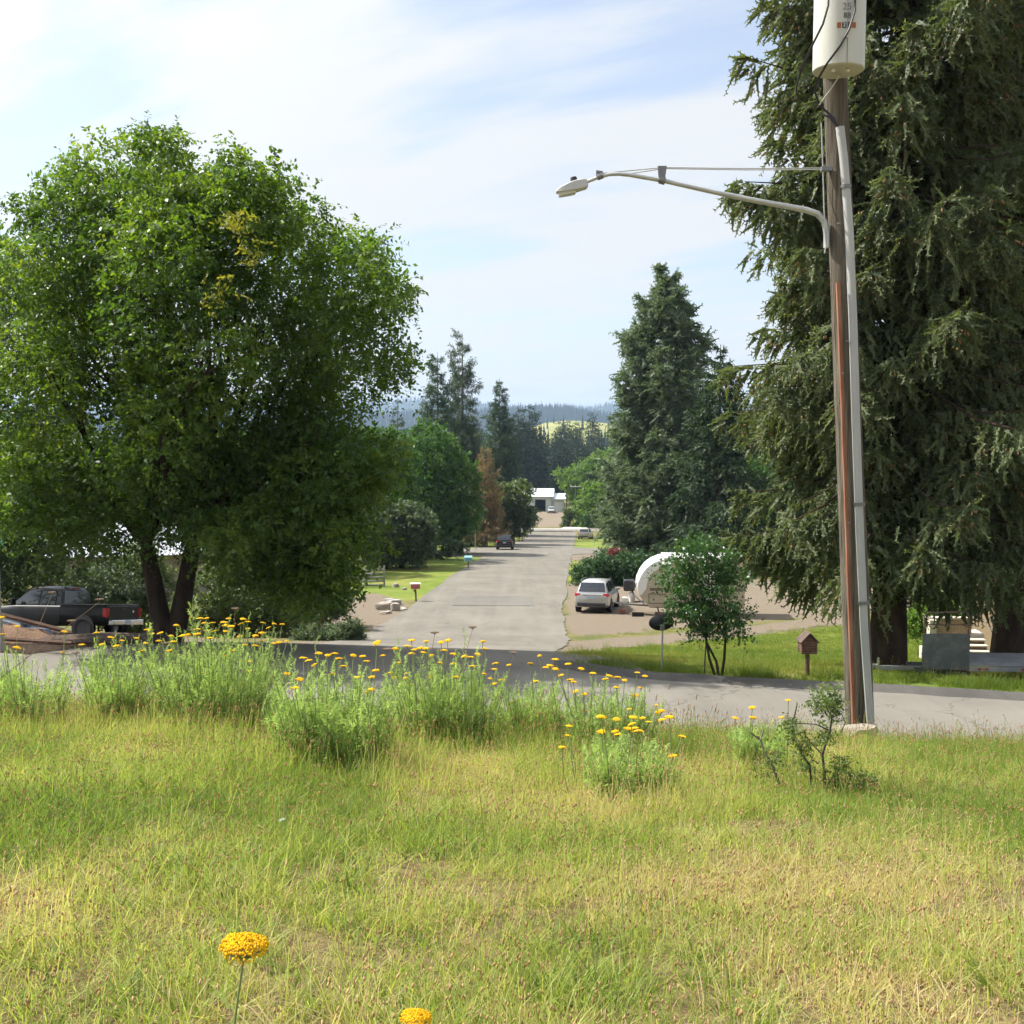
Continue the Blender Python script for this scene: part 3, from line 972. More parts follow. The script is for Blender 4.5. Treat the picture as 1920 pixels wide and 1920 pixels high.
# ---------------------------------------------------------------- big elm by the junction
EB = on_ground(318, 29.5)
elm_l = [(290, 350, 100), (200, 400, 115), (400, 385, 98), (110, 455, 105), (500, 420, 105), (60, 560, 110), (590, 490, 95), (300, 500, 140), (440, 520, 130),
         (640, 560, 95), (690, 630, 85), (180, 620, 140), (350, 680, 150), (520, 660, 140), (640, 740, 110), (80, 750, 120), (230, 800, 140), (420, 850, 150),
         (580, 880, 130), (665, 880, 80), (110, 900, 110), (290, 905, 105), (470, 980, 110), (590, 1010, 90), (645, 1075, 46), (600, 1095, 48), (352, 975, 62),
         (450, 1055, 58), (530, 1085, 70), (100, 965, 80), (190, 975, 75), (50, 880, 90), (240, 935, 80), (560, 1070, 62), (640, 1055, 58), (680, 990, 52), (700, 900, 50), (410, 1020, 62), (500, 1090, 55), (625, 1112, 42), (20, 980, 70), (560, 950, 90), (300, 300, 46), (425, 325, 42), (735, 560, 38), (720, 690, 50), (160, 370, 58), (700, 460, 30), (500, 355, 45)]
EL = lobes_px(elm_l, 29.5, EB, 3.7, 5, 2, 0.93)
EL2 = boughs(EL, 4, 0.47, 15)
broadleaf('elm_tree', 'large rounded green elm with a forked dark trunk at the junction', EB, EL2, 23000, 10, 0.14, 0.078, m_elm, m_bark, 2.6, 0.36, 21,
          tl=(0.3, 0.75), droop=0.35, forks=[(-0.55, 0), (0.62, 0.2)], limbs=46, keep_in=0.22, inner=0.5, shell=0.75)
# yellow flush of new leaves
elm_o = bpy.data.objects['elm_tree']
r_y = np.random.default_rng(4)
yl = []
for (px, py, rr_, k_) in ((437, 425, 20, 20), (420, 545, 36, 14), (470, 475, 30, 8)):
    for _ in range(k_):
        yl.append(at(px + r_y.normal(0, rr_ * 0.45), py + r_y.normal(0, rr_ * 0.5), 24.2 + r_y.uniform(-0.5, 0.5)) - EB)
Pq = np.array([tuple(p) for p in yl])
v, q, rn = leaves_on_twigs(Pq, unit(r_y.normal(0, 0.5, Pq.shape) + np.array([0, -0.2, 0.5])), r_y.uniform(0.25, 0.5, len(Pq)), 10, 0.13, 0.06, 0.5, r_y)
link('young_leaves', npmesh('young_leaves', v, quads=q, mat=m_yellow, rnd=rn), elm_o)['kind'] = 'stuff'

# darker tree at the left edge, behind the pickup
LB = on_ground(-70, 37)
left_l = [(-60, 560, 120), (10, 640, 100), (-140, 640, 150), (40, 760, 100), (-60, 760, 150), (-200, 800, 150), (20, 880, 120), (-80, 920, 140), (90, 960, 80), (150, 1000, 60), (30, 985, 70), (-60, 1010, 80), (-180, 940, 130)]
LL = lobes_px(left_l, 37, LB, 3.0, 6, 2)
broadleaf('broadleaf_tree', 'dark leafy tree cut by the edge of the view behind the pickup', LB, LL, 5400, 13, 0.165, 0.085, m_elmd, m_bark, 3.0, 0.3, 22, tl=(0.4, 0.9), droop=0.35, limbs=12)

# ---------------------------------------------------------------- big spruces on the lawn
def r_big(f):
    return 5.2 * (1 - 0.42 * min(f, 0.6)) * (1 - sst(0.55, 1.0, f) * 0.9) * (0.86 + 0.14 * math.sin(f * 34)) * (0.62 + 0.38 * float(sst(0.0, 0.10, f)))


SB = on_ground(1664, 29.0)
conifer('spruce_tree', 'huge drooping spruce laden with brown cones behind the utility pole', SB, 25.0, 3.4, r_big, 290, m_spr, m_barks, 31, sec=40, tper=5, tl=0.43, tw=0.080, K=9,
        droop=0.46, hang=0.95, upturn=0.20, trunk_r=0.42, cones=9000, mcone=m_cone, full_len=0.6, secl=1.15, hp=0.8, core=0.75)
SB2 = on_ground(1893, 31.5, 0.0)
copy_tree(bpy.data.objects['spruce_tree'], SB2, 2.2, (0.92, 0.92, 1.02), 'second big dark spruce, beside the concrete steps of the house')
bpy.data.objects['spruce_tree.001'].rotation_euler = (0, R(-3.5), 2.2)
bpy.data.objects['spruce_tree.001'].location.z += 1.7


def r_bs(f):
    return min(5.9 * (1 - f)**0.5, 10.5 * (1 - f) + 0.05) * (0.9 + 0.10 * math.sin(f * 47)) * (0.7 + 0.3 * float(sst(0, 0.06, f))) + 0.12


BS = on_ground(1243, 92)
conifer('blue_spruce', 'tall conical blue-green spruce behind the travel trailer', BS, 25.3, 0.6, r_bs, 215, m_spb, m_barks, 33, sec=28, tper=4, tl=0.72, tw=0.19, K=7, droop=0.30, hang=0.40, upturn=0.30, full_len=0.85, trunk_r=0.30, secl=1.1, core=0.6)
# a second dark one just behind
conifer('dark_spruce', 'dark spruce standing between the blue spruce and the drooping spruce', on_ground(1345, 84), 17.5, 0.8, lambda f: 4.8 * (1 - f)**0.85 + 0.1, 170, m_fir, m_barks, 34, sec=13, tper=4, tl=0.6, tw=0.14, K=6, droop=0.3, hang=0.5, trunk_r=0.28, core=0.6)

# ---------------------------------------------------------------- trees along the left of the road
conifer('ponderosa_pine', 'tallest slender pine with sparse tufted branches against the sky', on_ground(868, 172), 32.6, 5.0, lambda f: 4.3 * (1 - f)**0.55 * (0.75 + 0.25 * math.sin(f * 40)) + 0.25, 120, m_pine, m_barkg, 41, sec=12, tper=3, tl=1.0, tw=0.40, K=7, droop=0.12, hang=0.15, upturn=0.35, trunk_r=0.42, open_=0.12, full_len=0.5)
conifer('douglas_fir', 'ragged fir with a long bare branch, beside the tallest pine', on_ground(822, 166), 28.5, 3.0, lambda f: 4.9 * (1 - f)**0.75 * (0.65 + 0.35 * abs(math.sin(f * 23))) + 0.2, 125, m_fir, m_barkg, 42, sec=12, tper=3, tl=0.95, tw=0.36, K=7, droop=0.2, hang=0.3, upturn=0.25, trunk_r=0.36, open_=0.15, full_len=0.45)
conifer('larch_tree', 'narrow upright conifer rising behind the rusty brown tree', on_ground(937, 188), 27.0, 3.0, lambda f: 4.6 * (1 - f)**0.85 + 0.2 if f < 0.7 else 1.5 * (1 - (f - 0.7) / 0.35), 135, m_fir, m_barkg, 43, sec=12, tper=3, tl=0.95, tw=0.36, K=6, droop=0.25, hang=0.4, upturn=0.2, trunk_r=0.34, full_len=0.6)
conifer('young_fir', 'thin grey-green fir half hidden behind the big elm', on_ground(747, 175), 22.0, 2.0, lambda f: 3.2 * (1 - f)**0.8 + 0.1, 80, m_pine, m_barkg, 44, sec=8, tper=3, tl=0.9, tw=0.3, K=6, droop=0.2, hang=0.3, trunk_r=0.25)
conifer('rusty_conifer', 'dying rust-brown conifer with a pale trunk above the black parked car', on_ground(910, 136), 12.5, 0.9, lambda f: 3.0 * (1 - f)**0.7 * (0.8 + 0.2 * math.sin(f * 30)) + 0.1, 110, m_rust, m_barkg, 45, sec=10, tper=3, tl=0.7, tw=0.2, K=6, droop=0.05, hang=0.35, upturn=0.3, trunk_r=0.28)


def round_tree(name, label, px, D, crown, mat, bark, seed, ntw, ll, trunk_h, trunk_r, depth, nleaf=12, tl=(0.5, 1.1), dup=2, cat='tree', limbs=8, droop=0.3):
    b = on_ground(px, D)
    return broadleaf(name, label, b, lobes_px(crown, D, b, depth, seed, dup), ntw, nleaf, ll, ll * 0.6, mat, bark, trunk_h, trunk_r, seed, tl=tl, droop=droop, limbs=limbs, cat=cat)


round_tree('maple_tree', 'full dark green broadleaf tree with straight trunk behind the pale blue mailbox', 812, 112,
           [(812, 860, 46), (785, 900, 48), (845, 900, 46), (765, 945, 40), (820, 950, 55), (862, 950, 32), (790, 985, 40), (845, 985, 36), (800, 828, 28), (850, 865, 26), (770, 890, 30)], m_maple, m_bark, 51, 3000, 0.34, 3.0, 0.32, 3.0)
round_tree('olive_tree', 'olive green spreading tree overhanging the black parked car', 962, 148,
           [(962, 925, 22), (938, 942, 26), (974, 942, 18), (960, 962, 24), (980, 966, 14), (945, 976, 20), (970, 980, 18), (925, 930, 20), (915, 962, 24)], m_olive, m_bark, 52, 2000, 0.38, 1.6, 0.25, 2.5)
round_tree('willow_bush', 'grey-green spreading tree overhanging the lawn with the rail fence', 752, 88,
           [(760, 985, 36), (725, 970, 36), (790, 1000, 26), (745, 1015, 32), (700, 1000, 36), (775, 1030, 20), (715, 1030, 26)], m_greyl, m_bark, 53, 2200, 0.27, 1.3, 0.2, 2.2)
round_tree('ash_tree', 'tall leafy tree behind the big elm', 690, 98,
           [(700, 860, 55), (740, 850, 36), (660, 900, 60), (720, 920, 50), (640, 960, 60), (700, 960, 45), (745, 905, 30), (600, 900, 60)], m_maple, m_bark, 54, 2400, 0.35, 3.0, 0.3, 3.5)
round_tree('roadside_tree', 'shaded leafy tree behind the rusty conifer', 880, 140,
           [(885, 935, 30), (865, 960, 32), (900, 965, 30), (875, 990, 30), (845, 985, 26)], m_olive, m_bark, 55, 1600, 0.36, 1.6, 0.2, 2.5)
# bright trees low on the right of the far road
round_tree('bright_tree', 'bright green rounded tree beyond the white garage', 1085, 262,
           [(1088, 893, 22), (1064, 893, 12), (1110, 888, 24), (1090, 918, 18), (1104, 925, 26), (1130, 905, 26), (1120, 880, 20)], m_bright, m_barkg, 56, 1500, 0.6, 3.0, 0.3, 4, tl=(0.8, 1.8))
round_tree('poplar_tree', 'leafy lime green tree beside the far utility poles', 1108, 215,
           [(1110, 935, 20), (1125, 925, 24), (1118, 960, 22), (1106, 965, 10), (1130, 965, 22), (1105, 980, 20), (1135, 990, 20), (1110, 950, 20)], m_bright, m_barkg, 57, 1300, 0.5, 2.0, 0.25, 3, tl=(0.7, 1.5))
round_tree('cottonwood', 'pale green tree crown behind the bright rounded tree', 1130, 320,
           [(1110, 878, 22), (1140, 868, 26), (1170, 880, 26), (1150, 900, 30), (1085, 884, 14)], m_bright, m_barkg, 58, 1000, 0.7, 4.0, 0.3, 4, tl=(0.9, 2.0))

# ---------------------------------------------------------------- wooded valley beyond the garage
lo1 = conifer('forest_conifer', 'x', (0, 0, -500), 30, 1.0, lambda f: 4.4 * (1 - f)**0.8 + 0.1, 90, m_forest, m_bark, 61, sec=6, tper=2, tl=2.0, tw=0.7, K=5, droop=0.25, hang=0.4, trunk_r=0.35)
lo2 = conifer('forest_pine', 'x', (0, 0, -500), 30, 4.0, lambda f: 4.0 * (1 - f)**0.5 * (0.8 + 0.2 * math.sin(f * 33)) + 0.2, 70, m_forest, m_bark, 62, sec=6, tper=2, tl=2.0, tw=0.8, K=5, droop=0.1, hang=0.2, trunk_r=0.35, full_len=0.5)
rf = random.Random(9)
named = [(972, 762, 300, 0, 'first of two pointed conifers beside the narrow upright conifer'), (992, 757, 305, 1, 'second of two tall conifers beside the narrow upright conifer, toward the garage'),
         (1052, 786, 390, 0, 'tapering dark conifer above the white garage roof'), (1110, 770, 400, 0, 'tallest dark conifer of the wood beside the blue spruce'),
         (1075, 800, 385, 1, 'shorter conifer between the two tall ones above the garage')]
first = {0: lo1, 1: lo2}
used = set()


def put_forest(px, ytop, D, k, lab, grp):
    b = on_ground(px, D)
    top = at(px, ytop, D)
    s = max(0.2, (top.z - b.z) / 30.0)
    sc = (s * rf.uniform(0.9, 1.25), s * rf.uniform(0.9, 1.25), s)
    rz = rf.uniform(0, 6.28)
    if k not in used:
        used.add(k); o = first[k]
        o.location = b; o.rotation_euler = (0, 0, rz); o.scale = sc; o['label'] = lab
        if grp: o['group'] = grp
        return o
    return copy_tree(first[k], b, rz, sc, lab, grp)


for a_ in named:
    put_forest(*a_, None)
for i in range(34):
    px = 735 + i * 12.6 + rf.uniform(-7, 7)
    D = rf.uniform(300, 430)
    yt = 812 + 14 * math.sin(i * 0.9) + rf.uniform(-16, 26)
    put_forest(px, yt, D, i % 2, 'dark conifer in the wood that fills the valley beyond the garage', 'conifers of the valley wood')
# trees closing the view behind the houses on the right and left
dsp = bpy.data.objects['dark_spruce']
for px, D, sc_, lab in ((1420, 118, 1.0, 'dark spruce behind the travel trailer roof'), (1500, 130, 1.15, 'dark spruce seen between the drooping spruce and its left skirt'), (1580, 112, .95, 'dark spruce seen just left of the utility pole'), (1720, 120, 1.1, 'dark spruce showing between the two spruce trunks'), (1850, 115, 1.0, 'dark spruce behind the peach house roof')):
    copy_tree(dsp, on_ground(px, D), px * .37, sc_, lab)
ash = bpy.data.objects['ash_tree']
for px, D, sc_, lab in ((120, 78, .9, 'leafy tree behind the pickup roof'), (330, 84, .95, 'leafy tree behind the elm fork'), (500, 80, .9, 'leafy tree behind the elm, toward the drive'), (-40, 82, 1.0, 'leafy tree at the left edge behind the bushes'), (1470, 96, .8, 'round leafy tree behind the gravel drive'), (1640, 100, .8, 'round leafy tree behind the big spruce trunk')):
    copy_tree(ash, on_ground(px, D), px * .61, sc_, lab)


# far forest on the ridges: nobody could count it
def scatter(name, pts, rot, scl, idx, tint, templates, label, cat=None, kind='stuff'):
    """geometry-node scatter of template meshes; for masses that nobody could count"""
    me = bpy.data.meshes.new(name)
    me.vertices.add(len(pts)); me.vertices.foreach_set('co', np.asarray(pts, np.float32).ravel())
    for k, ty, d in (('rot', 'FLOAT_VECTOR', rot), ('scl', 'FLOAT_VECTOR', scl), ('idx', 'INT', idx), ('tint', 'FLOAT', tint)):
        a = me.attributes.new(k, ty, 'POINT')
        if ty == 'FLOAT_VECTOR':
            a.data.foreach_set('vector', np.asarray(d, np.float32).ravel())
        else:
            a.data.foreach_set('value', np.asarray(d, np.int32 if ty == 'INT' else np.float32))
    o = link(name, me)
    tag(o, label, cat, kind=kind)
    c = bpy.data.collections.new(name + '_pieces')
    for i, tm in enumerate(templates):
        c.objects.link(bpy.data.objects.new('%s_piece_%02d' % (name, i), tm))
    g = bpy.data.node_groups.new(name + '_scatter', 'GeometryNodeTree')
    g.interface.new_socket('Geometry', in_out='INPUT', socket_type='NodeSocketGeometry')
    g.interface.new_socket('Geometry', in_out='OUTPUT', socket_type='NodeSocketGeometry')
    gi, go = g.nodes.new('NodeGroupInput'), g.nodes.new('NodeGroupOutput')
    ci = g.nodes.new('GeometryNodeCollectionInfo'); ci.inputs[0].default_value = c; ci.inputs[1].default_value = True; ci.inputs[2].default_value = True
    ip = g.nodes.new('GeometryNodeInstanceOnPoints'); ip.inputs['Pick Instance'].default_value = True

    def at_(nm, ty):
        n = g.nodes.new('GeometryNodeInputNamedAttribute'); n.data_type = ty; n.inputs[0].default_value = nm
        return n.outputs[0]
    g.links.new(gi.outputs[0], ip.inputs['Points']); g.links.new(ci.outputs[0], ip.inputs['Instance'])
    g.links.new(at_('idx', 'INT'), ip.inputs['Instance Index'])
    er = g.nodes.new('FunctionNodeEulerToRotation'); g.links.new(at_('rot', 'FLOAT_VECTOR'), er.inputs[0]); g.links.new(er.outputs[0], ip.inputs['Rotation'])
    g.links.new(at_('scl', 'FLOAT_VECTOR'), ip.inputs['Scale'])
    g.links.new(ip.outputs[0], go.inputs[0])
    md = o.modifiers.new('scatter', 'NODES'); md.node_group = g
    return o


def cone_tree_mesh(name, mat, seed):
    r_ = random.Random(seed); mb = MB()
    n = 7
    for z0, z1, r0 in ((2, 11, 3.6), (7, 17, 2.9), (12, 22, 2.2), (17, 27, 1.4)):
        mb.lathe([(r0 * r_.uniform(0.85, 1.1), z0), (r0 * 0.5, z0 + (z1 - z0) * 0.45), (0.06, z1)], (r_.uniform(-0.3, 0.3), r_.uniform(-0.3, 0.3), 0), n)
    mb.tube([(0, 0, -1), (0, 0, 4)], 0.35, 5)
    return mb.mesh(name, mat)


m_farw = M('far_wood', (0.022, 0.038, 0.022), 1.0, spec=0.0)
ct = [cone_tree_mesh('ridge_conifer_shape', m_farw, s) for s in range(3)]
pts = []
rs = np.random.default_rng(8)
for rows, n, lo in ((r_far, 9000, 2), (r_mid, 12000, 2)):
    G = np.stack(rows[:14])
    a_ = rs.uniform(lo, 13, n); b_ = rs.uniform(220, 600, n)
    a_[: n // 4] = rs.uniform(12, 13, n // 4)
    i0, j0 = a_.astype(int), b_.astype(int)
    i1, j1 = np.minimum(i0 + 1, 13), j0 + 1
    fa, fb = (a_ - i0)[:, None], (b_ - j0)[:, None]
    pts.append(G[i0, j0] * (1 - fa) * (1 - fb) + G[i1, j0] * fa * (1 - fb) + G[i0, j1] * (1 - fa) * fb + G[i1, j1] * fa * fb)
G = np.stack(r_mea[:14])
n = 120
a_, b_ = rs.uniform(2, 13, n), rs.uniform(300, 520, n)
pts.append(G[a_.astype(int), b_.astype(int)])
# dark belt of wood on the valley floor in front of the meadow
n = 2200
D_ = rs.uniform(560, 820, n); px_ = rs.uniform(-300, 2200, n); X_ = (px_ - CX) / F * D_
pts.append(np.column_stack([X_, D_, T(X_, D_)]))
pts = np.concatenate(pts); N = len(pts)
s_ = rs.uniform(0.5, 0.95, N)
scatter('forest', pts, np.column_stack([np.zeros(N), np.zeros(N), rs.uniform(0, 6.28, N)]), np.column_stack([s_, s_, s_ * rs.uniform(0.8, 1.1, N)]), rs.integers(0, 3, N), rs.uniform(0, 1, N), ct,
        'far-off conifer woods covering the hazy ridges')

# ---------------------------------------------------------------- haze: even pale air round everything
m_haze = bpy.data.materials.new('haze_air'); m_haze.use_nodes = True
th = m_haze.node_tree; th.nodes.clear()
ho = nn(th, 'ShaderNodeOutputMaterial'); hv = nn(th, 'ShaderNodeVolumePrincipled')
hv.inputs['Color'].default_value = (0.55, 0.74, 1.0, 1); hv.inputs['Density'].default_value = 0.00014; hv.inputs['Anisotropy'].default_value = 0.25
lk(th, hv.outputs[0], ho.inputs['Volume'])
tag(box('haze', (0, 4400, 68), (19000, 9600, 208), m_haze), 'pale blue summer haze over the valley', kind='stuff')
# ================================================================ street furniture
m_pole = M('weathered_pole_wood', (0.06, 0.049, 0.037), 0.9, spec=0.15, var=(7.0, (0.185, 0.162, 0.125), 0.36, 0.66), bump=(11, 1.0, 0.03), streak=(4, 4, 0.10))
m_rustw = M('rusty_moulding', (0.20, 0.075, 0.04), 0.8, var=(6, (0.30, 0.14, 0.08), 0.4, 0.65), streak=(2, 2, 0.3))
m_galv = M('galvanised_pipe', (0.42, 0.43, 0.42), 0.45, metal=0.55, var=(4, (0.52, 0.52, 0.50), 0.4, 0.65), bump=(30, 0.15, 0.004))
m_pvc = M('grey_conduit', (0.34, 0.345, 0.34), 0.55, var=(3, (0.42, 0.42, 0.41), 0.35, 0.65), streak=(1, 1, 0.3))
m_tank = M('cream_tank_paint', (0.47, 0.47, 0.415), 0.42, spec=0.5, var=(2.2, (0.53, 0.53, 0.475), 0.35, 0.65), streak=(2, 2, 0.35))
m_cable = M('black_cable', (0.014, 0.014, 0.015), 0.5)
m_lampg = M('lamp_grey', (0.44, 0.45, 0.43), 0.45, var=(5, (0.52, 0.52, 0.5), 0.4, 0.6))
m_lens = M('lamp_lens', (0.62, 0.63, 0.60), 0.15, spec=0.6)
m_blk = M('black_plastic', (0.015, 0.015, 0.016), 0.45)
m_steel = M('dull_steel', (0.20, 0.20, 0.20), 0.5, metal=0.7)
m_orange = M('orange_tag', (0.42, 0.13, 0.02), 0.6)
m_brown = M('brown_tag', (0.22, 0.10, 0.05), 0.6)
m_white = M('white_paint', (0.72, 0.72, 0.70), 0.5, var=(2, (0.78, 0.78, 0.76), 0.4, 0.6))
m_digit = M('digit_black', (0.03, 0.03, 0.035), 0.6)
m_digitg = M('digit_faded', (0.22, 0.22, 0.21), 0.6)
m_ins = M('porcelain', (0.66, 0.62, 0.58), 0.25)

PD = 13.4
pb = on_ground(1616, PD)
ptop = at(1566, 150, PD)
axis_v = (ptop - pb).normalized()
pole_top = pb + axis_v * 11.2
t = thing('utility_pole', 'leaning brown wooden utility pole at the top of the bank', 'utility pole', pb)
L0 = Vector((0, 0, 0))
pts = [axis_v * k for k in (-0.4, 0.3, 2, 4, 6, 8, 11.2)]
MB().tube(pts, [0.178, 0.172, 0.166, 0.158, 0.149, 0.14, 0.125], 20).build('pole', m_pole, t, smooth=50)


def on_pole(px, py, D=PD - 0.17):
    return at(px, py, D) - pb


con = [on_pole(x, y) for x, y in ((1575, 238), (1582, 300), (1592, 430), (1599, 600), (1605, 800), (1612, 1000), (1620, 1180), (1633, 1385))]
MB().tube(con, 0.050, 12).build('conduit', m_pvc, t, smooth=50)
for x, y in ((1585, 350), (1611, 945), (1618, 1130)):
    c = on_pole(x, y)
    MB().tube([c - axis_v * 0.02, c + axis_v * 0.02], 0.066, 12).build('strap', m_steel, t, smooth=50)
rm = [on_pole(x, y, PD - 0.172) for x, y in ((1571, 530), (1577, 680), (1585, 900), (1592, 1100), (1602, 1380))]
MB().tube(rm, 0.027, 6).build('ground_wire_moulding', m_rustw, t, smooth=50)
gw = [on_pole(x, y, PD - 0.10) for x, y in ((1540, 230), (1543, 320), (1546, 420), (1549, 460), (1546, 475))]
MB().tube(gw, 0.008, 5).build('ground_wire', m_galv, t)
for x, y in ((1564, 320), (1572, 420), (1578, 700), (1590, 980), (1588, 640)):
    c = on_pole(x, y, PD - 0.16)
    MB().tube([c, c + Vector((0, -0.05, 0))], 0.014, 6).build('bolt', m_steel, t)
# cables from the conduit head
MB().tube([on_pole(x, y, d) for x, y, d in ((1573, 240, PD - .17), (1563, 222, PD - .18), (1545, 205, PD - .16), (1536, 196, PD - .12), (1528, 172, PD - .2), (1533, 150, PD - .5), (1550, 120, PD - .72), (1576, 85, PD - .76), (1592, 55, PD - .78), (1603, 20, PD - .78), (1604, -40, PD - .75))], 0.013, 6).build('cable', m_cable, t, smooth=60)
MB().tube([on_pole(x, y, d) for x, y, d in ((1493, 176, PD - .1), (1494, 160, PD - .2), (1503, 125, PD - .4), (1523, 85, PD - .7), (1543, 45, PD - .78), (1553, 10, PD - .8), (1555, -40, PD - .75))], 0.012, 6).build('cable', m_cable, t, smooth=60)
MB().tube([on_pole(x, y, d) for x, y, d in ((1571, 237, PD - .17), (1556, 220, PD - .2), (1540, 214, PD - .15))], 0.013, 6).build('cable', m_cable, t, smooth=60)
MB().tube([on_pole(x, y, d) for x, y, d in ((1575, 140, PD - .45), (1560, 165, PD - .3), (1545, 185, PD - .2), (1536, 197, PD - .15))], 0.010, 6).build('cable', m_galv, t, smooth=60)

# transformer tank hung on the front of the pole
tb = at(1572, 134, PD - 0.46)
t = thing('transformer', 'cream cylindrical transformer tank with stencilled numbers hung on the pole', 'transformer', tb)
RT = 0.287
MB().lathe([(0.0, 0.0), (RT * 0.96, 0.0), (RT, 0.012), (RT, 1.02), (RT + 0.012, 1.03), (RT + 0.012, 1.08), (RT * 0.9, 1.12), (0.0, 1.16)], n=40).build('tank', m_tank, t, smooth=40)
for z in (0.15, 0.85):
    box('hanger_bracket', (0.0, RT + 0.06, z), (0.16, 0.16, 0.08), m_steel, t)
for dx in (-0.09, 0.07):
    MB().lathe([(0.0, -0.05), (0.022, -0.045), (0.028, -0.02), (0.016, 0.0), (0.0, 0.002)], (dx, -0.12, 0.0), 10).build('terminal', m_ins, t, smooth=50)
for x in (-0.13, 0.13):
    MB().lathe([(0.03, 1.12), (0.05, 1.16), (0.03, 1.2), (0.05, 1.24), (0.02, 1.32), (0.0, 1.34)], (x, 0, 0), 12).build('bushing', m_ins, t, smooth=50)
MB().tube([(0.01, -RT - 0.006, 0.0), (0.01, -RT - 0.006, 0.26), (0.0, -RT - 0.006, 1.0)], 0.003, 5).build('seam_wire', m_steel, t)
MB().lathe([(0.0, 0.0), (0.014, 0.004), (0.014, 0.02), (0.0, 0.024)], (0.0, -RT, 0.285), 8, Vector((0, -1, 0))).build('valve', m_ins, t)


def text_on_tank(s, z, size, mat, x0=0.0):
    cu = bpy.data.curves.new('digits', 'FONT'); cu.body = s; cu.size = size; cu.align_x = 'CENTER'; cu.align_y = 'CENTER'; cu.extrude = 0.0015
    tmp = bpy.data.objects.new('digits', cu)
    COL.objects.link(tmp)
    dg = bpy.context.evaluated_depsgraph_get(); dg.update()
    me = bpy.data.meshes.new_from_object(tmp.evaluated_get(dg))
    bpy.data.objects.remove(tmp)
    for v in me.vertices:
        a = (v.co.x + x0) / RT
        rr = RT + 0.004 + v.co.z
        v.co = Vector((rr * math.sin(a), -rr * math.cos(a), z + v.co.y))
    me.materials.clear(); me.materials.append(mat)
    return link('digits', me, t)


pxm = (PD - 0.75) / F                      # metres per photo pixel on the tank front
zt = lambda py: (134 - py) * pxm * 1.03
text_on_tank('25', zt(37), 0.105, m_digitg)
text_on_tank('88', zt(52), 0.082, m_digit)
for k, (s, mt) in enumerate((('0', m_orange), ('2', m_digit), ('0', m_brown), ('0', m_orange))):
    xc = (k - 1.5) * 0.056
    a = xc / RT; rr = RT + 0.003
    MB().box((rr * math.sin(a), -rr * math.cos(a), zt(68)), (0.046, 0.004, 0.062), Matrix.Rotation(a, 3, 'Z')).build('number_tag', mt, t)
    text_on_tank(s, zt(68), 0.062, m_white if k == 1 else m_digit, xc)
    # digits sit proud of their tags
    t.children[-1].location = (0.004 * math.sin(a), -0.004 * math.cos(a), 0)

# street lamp on its bracket arm
la = at(1549, 455, PD - 0.05)
t = thing('street_lamp', 'grey cobra-head street lamp on a long curved pipe arm', 'street lamp', la)
al = lambda x, y, d=PD - 0.05: at(x, y, d) - la
armp = [(1550, 465), (1550, 435), (1546, 416), (1533, 401), (1512, 394), (1480, 388), (1400, 373), (1320, 356), (1240, 338), (1180, 328), (1160, 326), (1142, 327), (1120, 333), (1096, 343)]
MB().tube([al(x, y) for x, y in armp], [0.038] * 4 + [0.036, 0.034, 0.031, 0.028, 0.026, 0.024, 0.023, 0.022, 0.021, 0.020], 10).build('arm', m_galv, t, smooth=60)
hb = al(1102, 345)
dl = (al(1042, 357) - hb); Lh = dl.length; dn = dl.normalized()
side = Vector((0, -1, 0)); upv = dn.cross(side).normalized()
if upv.z < 0: upv = -upv
rings = []
for f, w, h0, h1 in ((0.0, 0.065, -0.03, 0.04), (0.06, 0.085, -0.045, 0.055), (0.35, 0.10, -0.055, 0.06), (0.5, 0.115, -0.055, 0.05), (0.85, 0.10, -0.045, 0.02), (1.0, 0.06, -0.03, -0.008)):
    c = hb + dn * Lh * f
    rings.append([c + side * w * a + upv * (h1 if b > 0 else h0) for a, b in ((-1, -1), (-0.9, 1), (0.9, 1), (1, -1))])
MB().loft(rings).build('lamp_head', m_lampg, t, smooth=35, bevel=0.01)
rings = []
for f, w in ((0.42, 0.085), (0.6, 0.10), (0.85, 0.08), (0.95, 0.05)):
    c = hb + dn * Lh * f - upv * 0.052
    rings.append([c + side * w * a + upv * b for a, b in ((-1, 0.01), (1, 0.01), (0.8, -0.03), (-0.8, -0.03))])
MB().loft(rings).build('lens', m_lens, t, smooth=40)
pc = al(1077, 343)
MB().lathe([(0.0, 0.0), (0.040, 0.0), (0.040, 0.055), (0.034, 0.07), (0.0, 0.072)], pc, 14, upv).build('photocell', m_blk, t, smooth=40)
q_ = al(1241, 339)
MB().prism([(-0.035, -0.03), (0.03, -0.03), (0.055, 0.17), (-0.05, 0.17)], -0.018, 0.018, 'y').build('brace_plate', m_steel, t, loc=q_)
MB().tube([al(1236, 337), al(1247, 340)], 0.045, 10).build('clamp', m_steel, t, smooth=50)
q_ = al(1124, 331)
MB().prism([(-0.04, -0.03), (0.03, -0.03), (0.04, 0.06), (-0.04, 0.07)], -0.016, 0.016, 'y').build('brace_plate', m_steel, t, loc=q_)
MB().tube([al(1120, 333), al(1130, 329)], 0.036, 10).build('clamp', m_steel, t, smooth=50)
MB().tube([al(1552, 315), al(1400, 316), al(1244, 314), al(1126, 325)], 0.0065, 5).build('stay_wire', m_galv, t)
MB().tube([al(1552, 318, PD + .03), al(1400, 318.5, PD + .03), al(1244, 316, PD + .02), al(1165, 328)], 0.0065, 5).build('stay_wire', m_galv, t)
box('stay_bracket', al(1549, 317, PD - 0.1), (0.12, 0.08, 0.05), m_steel, t)

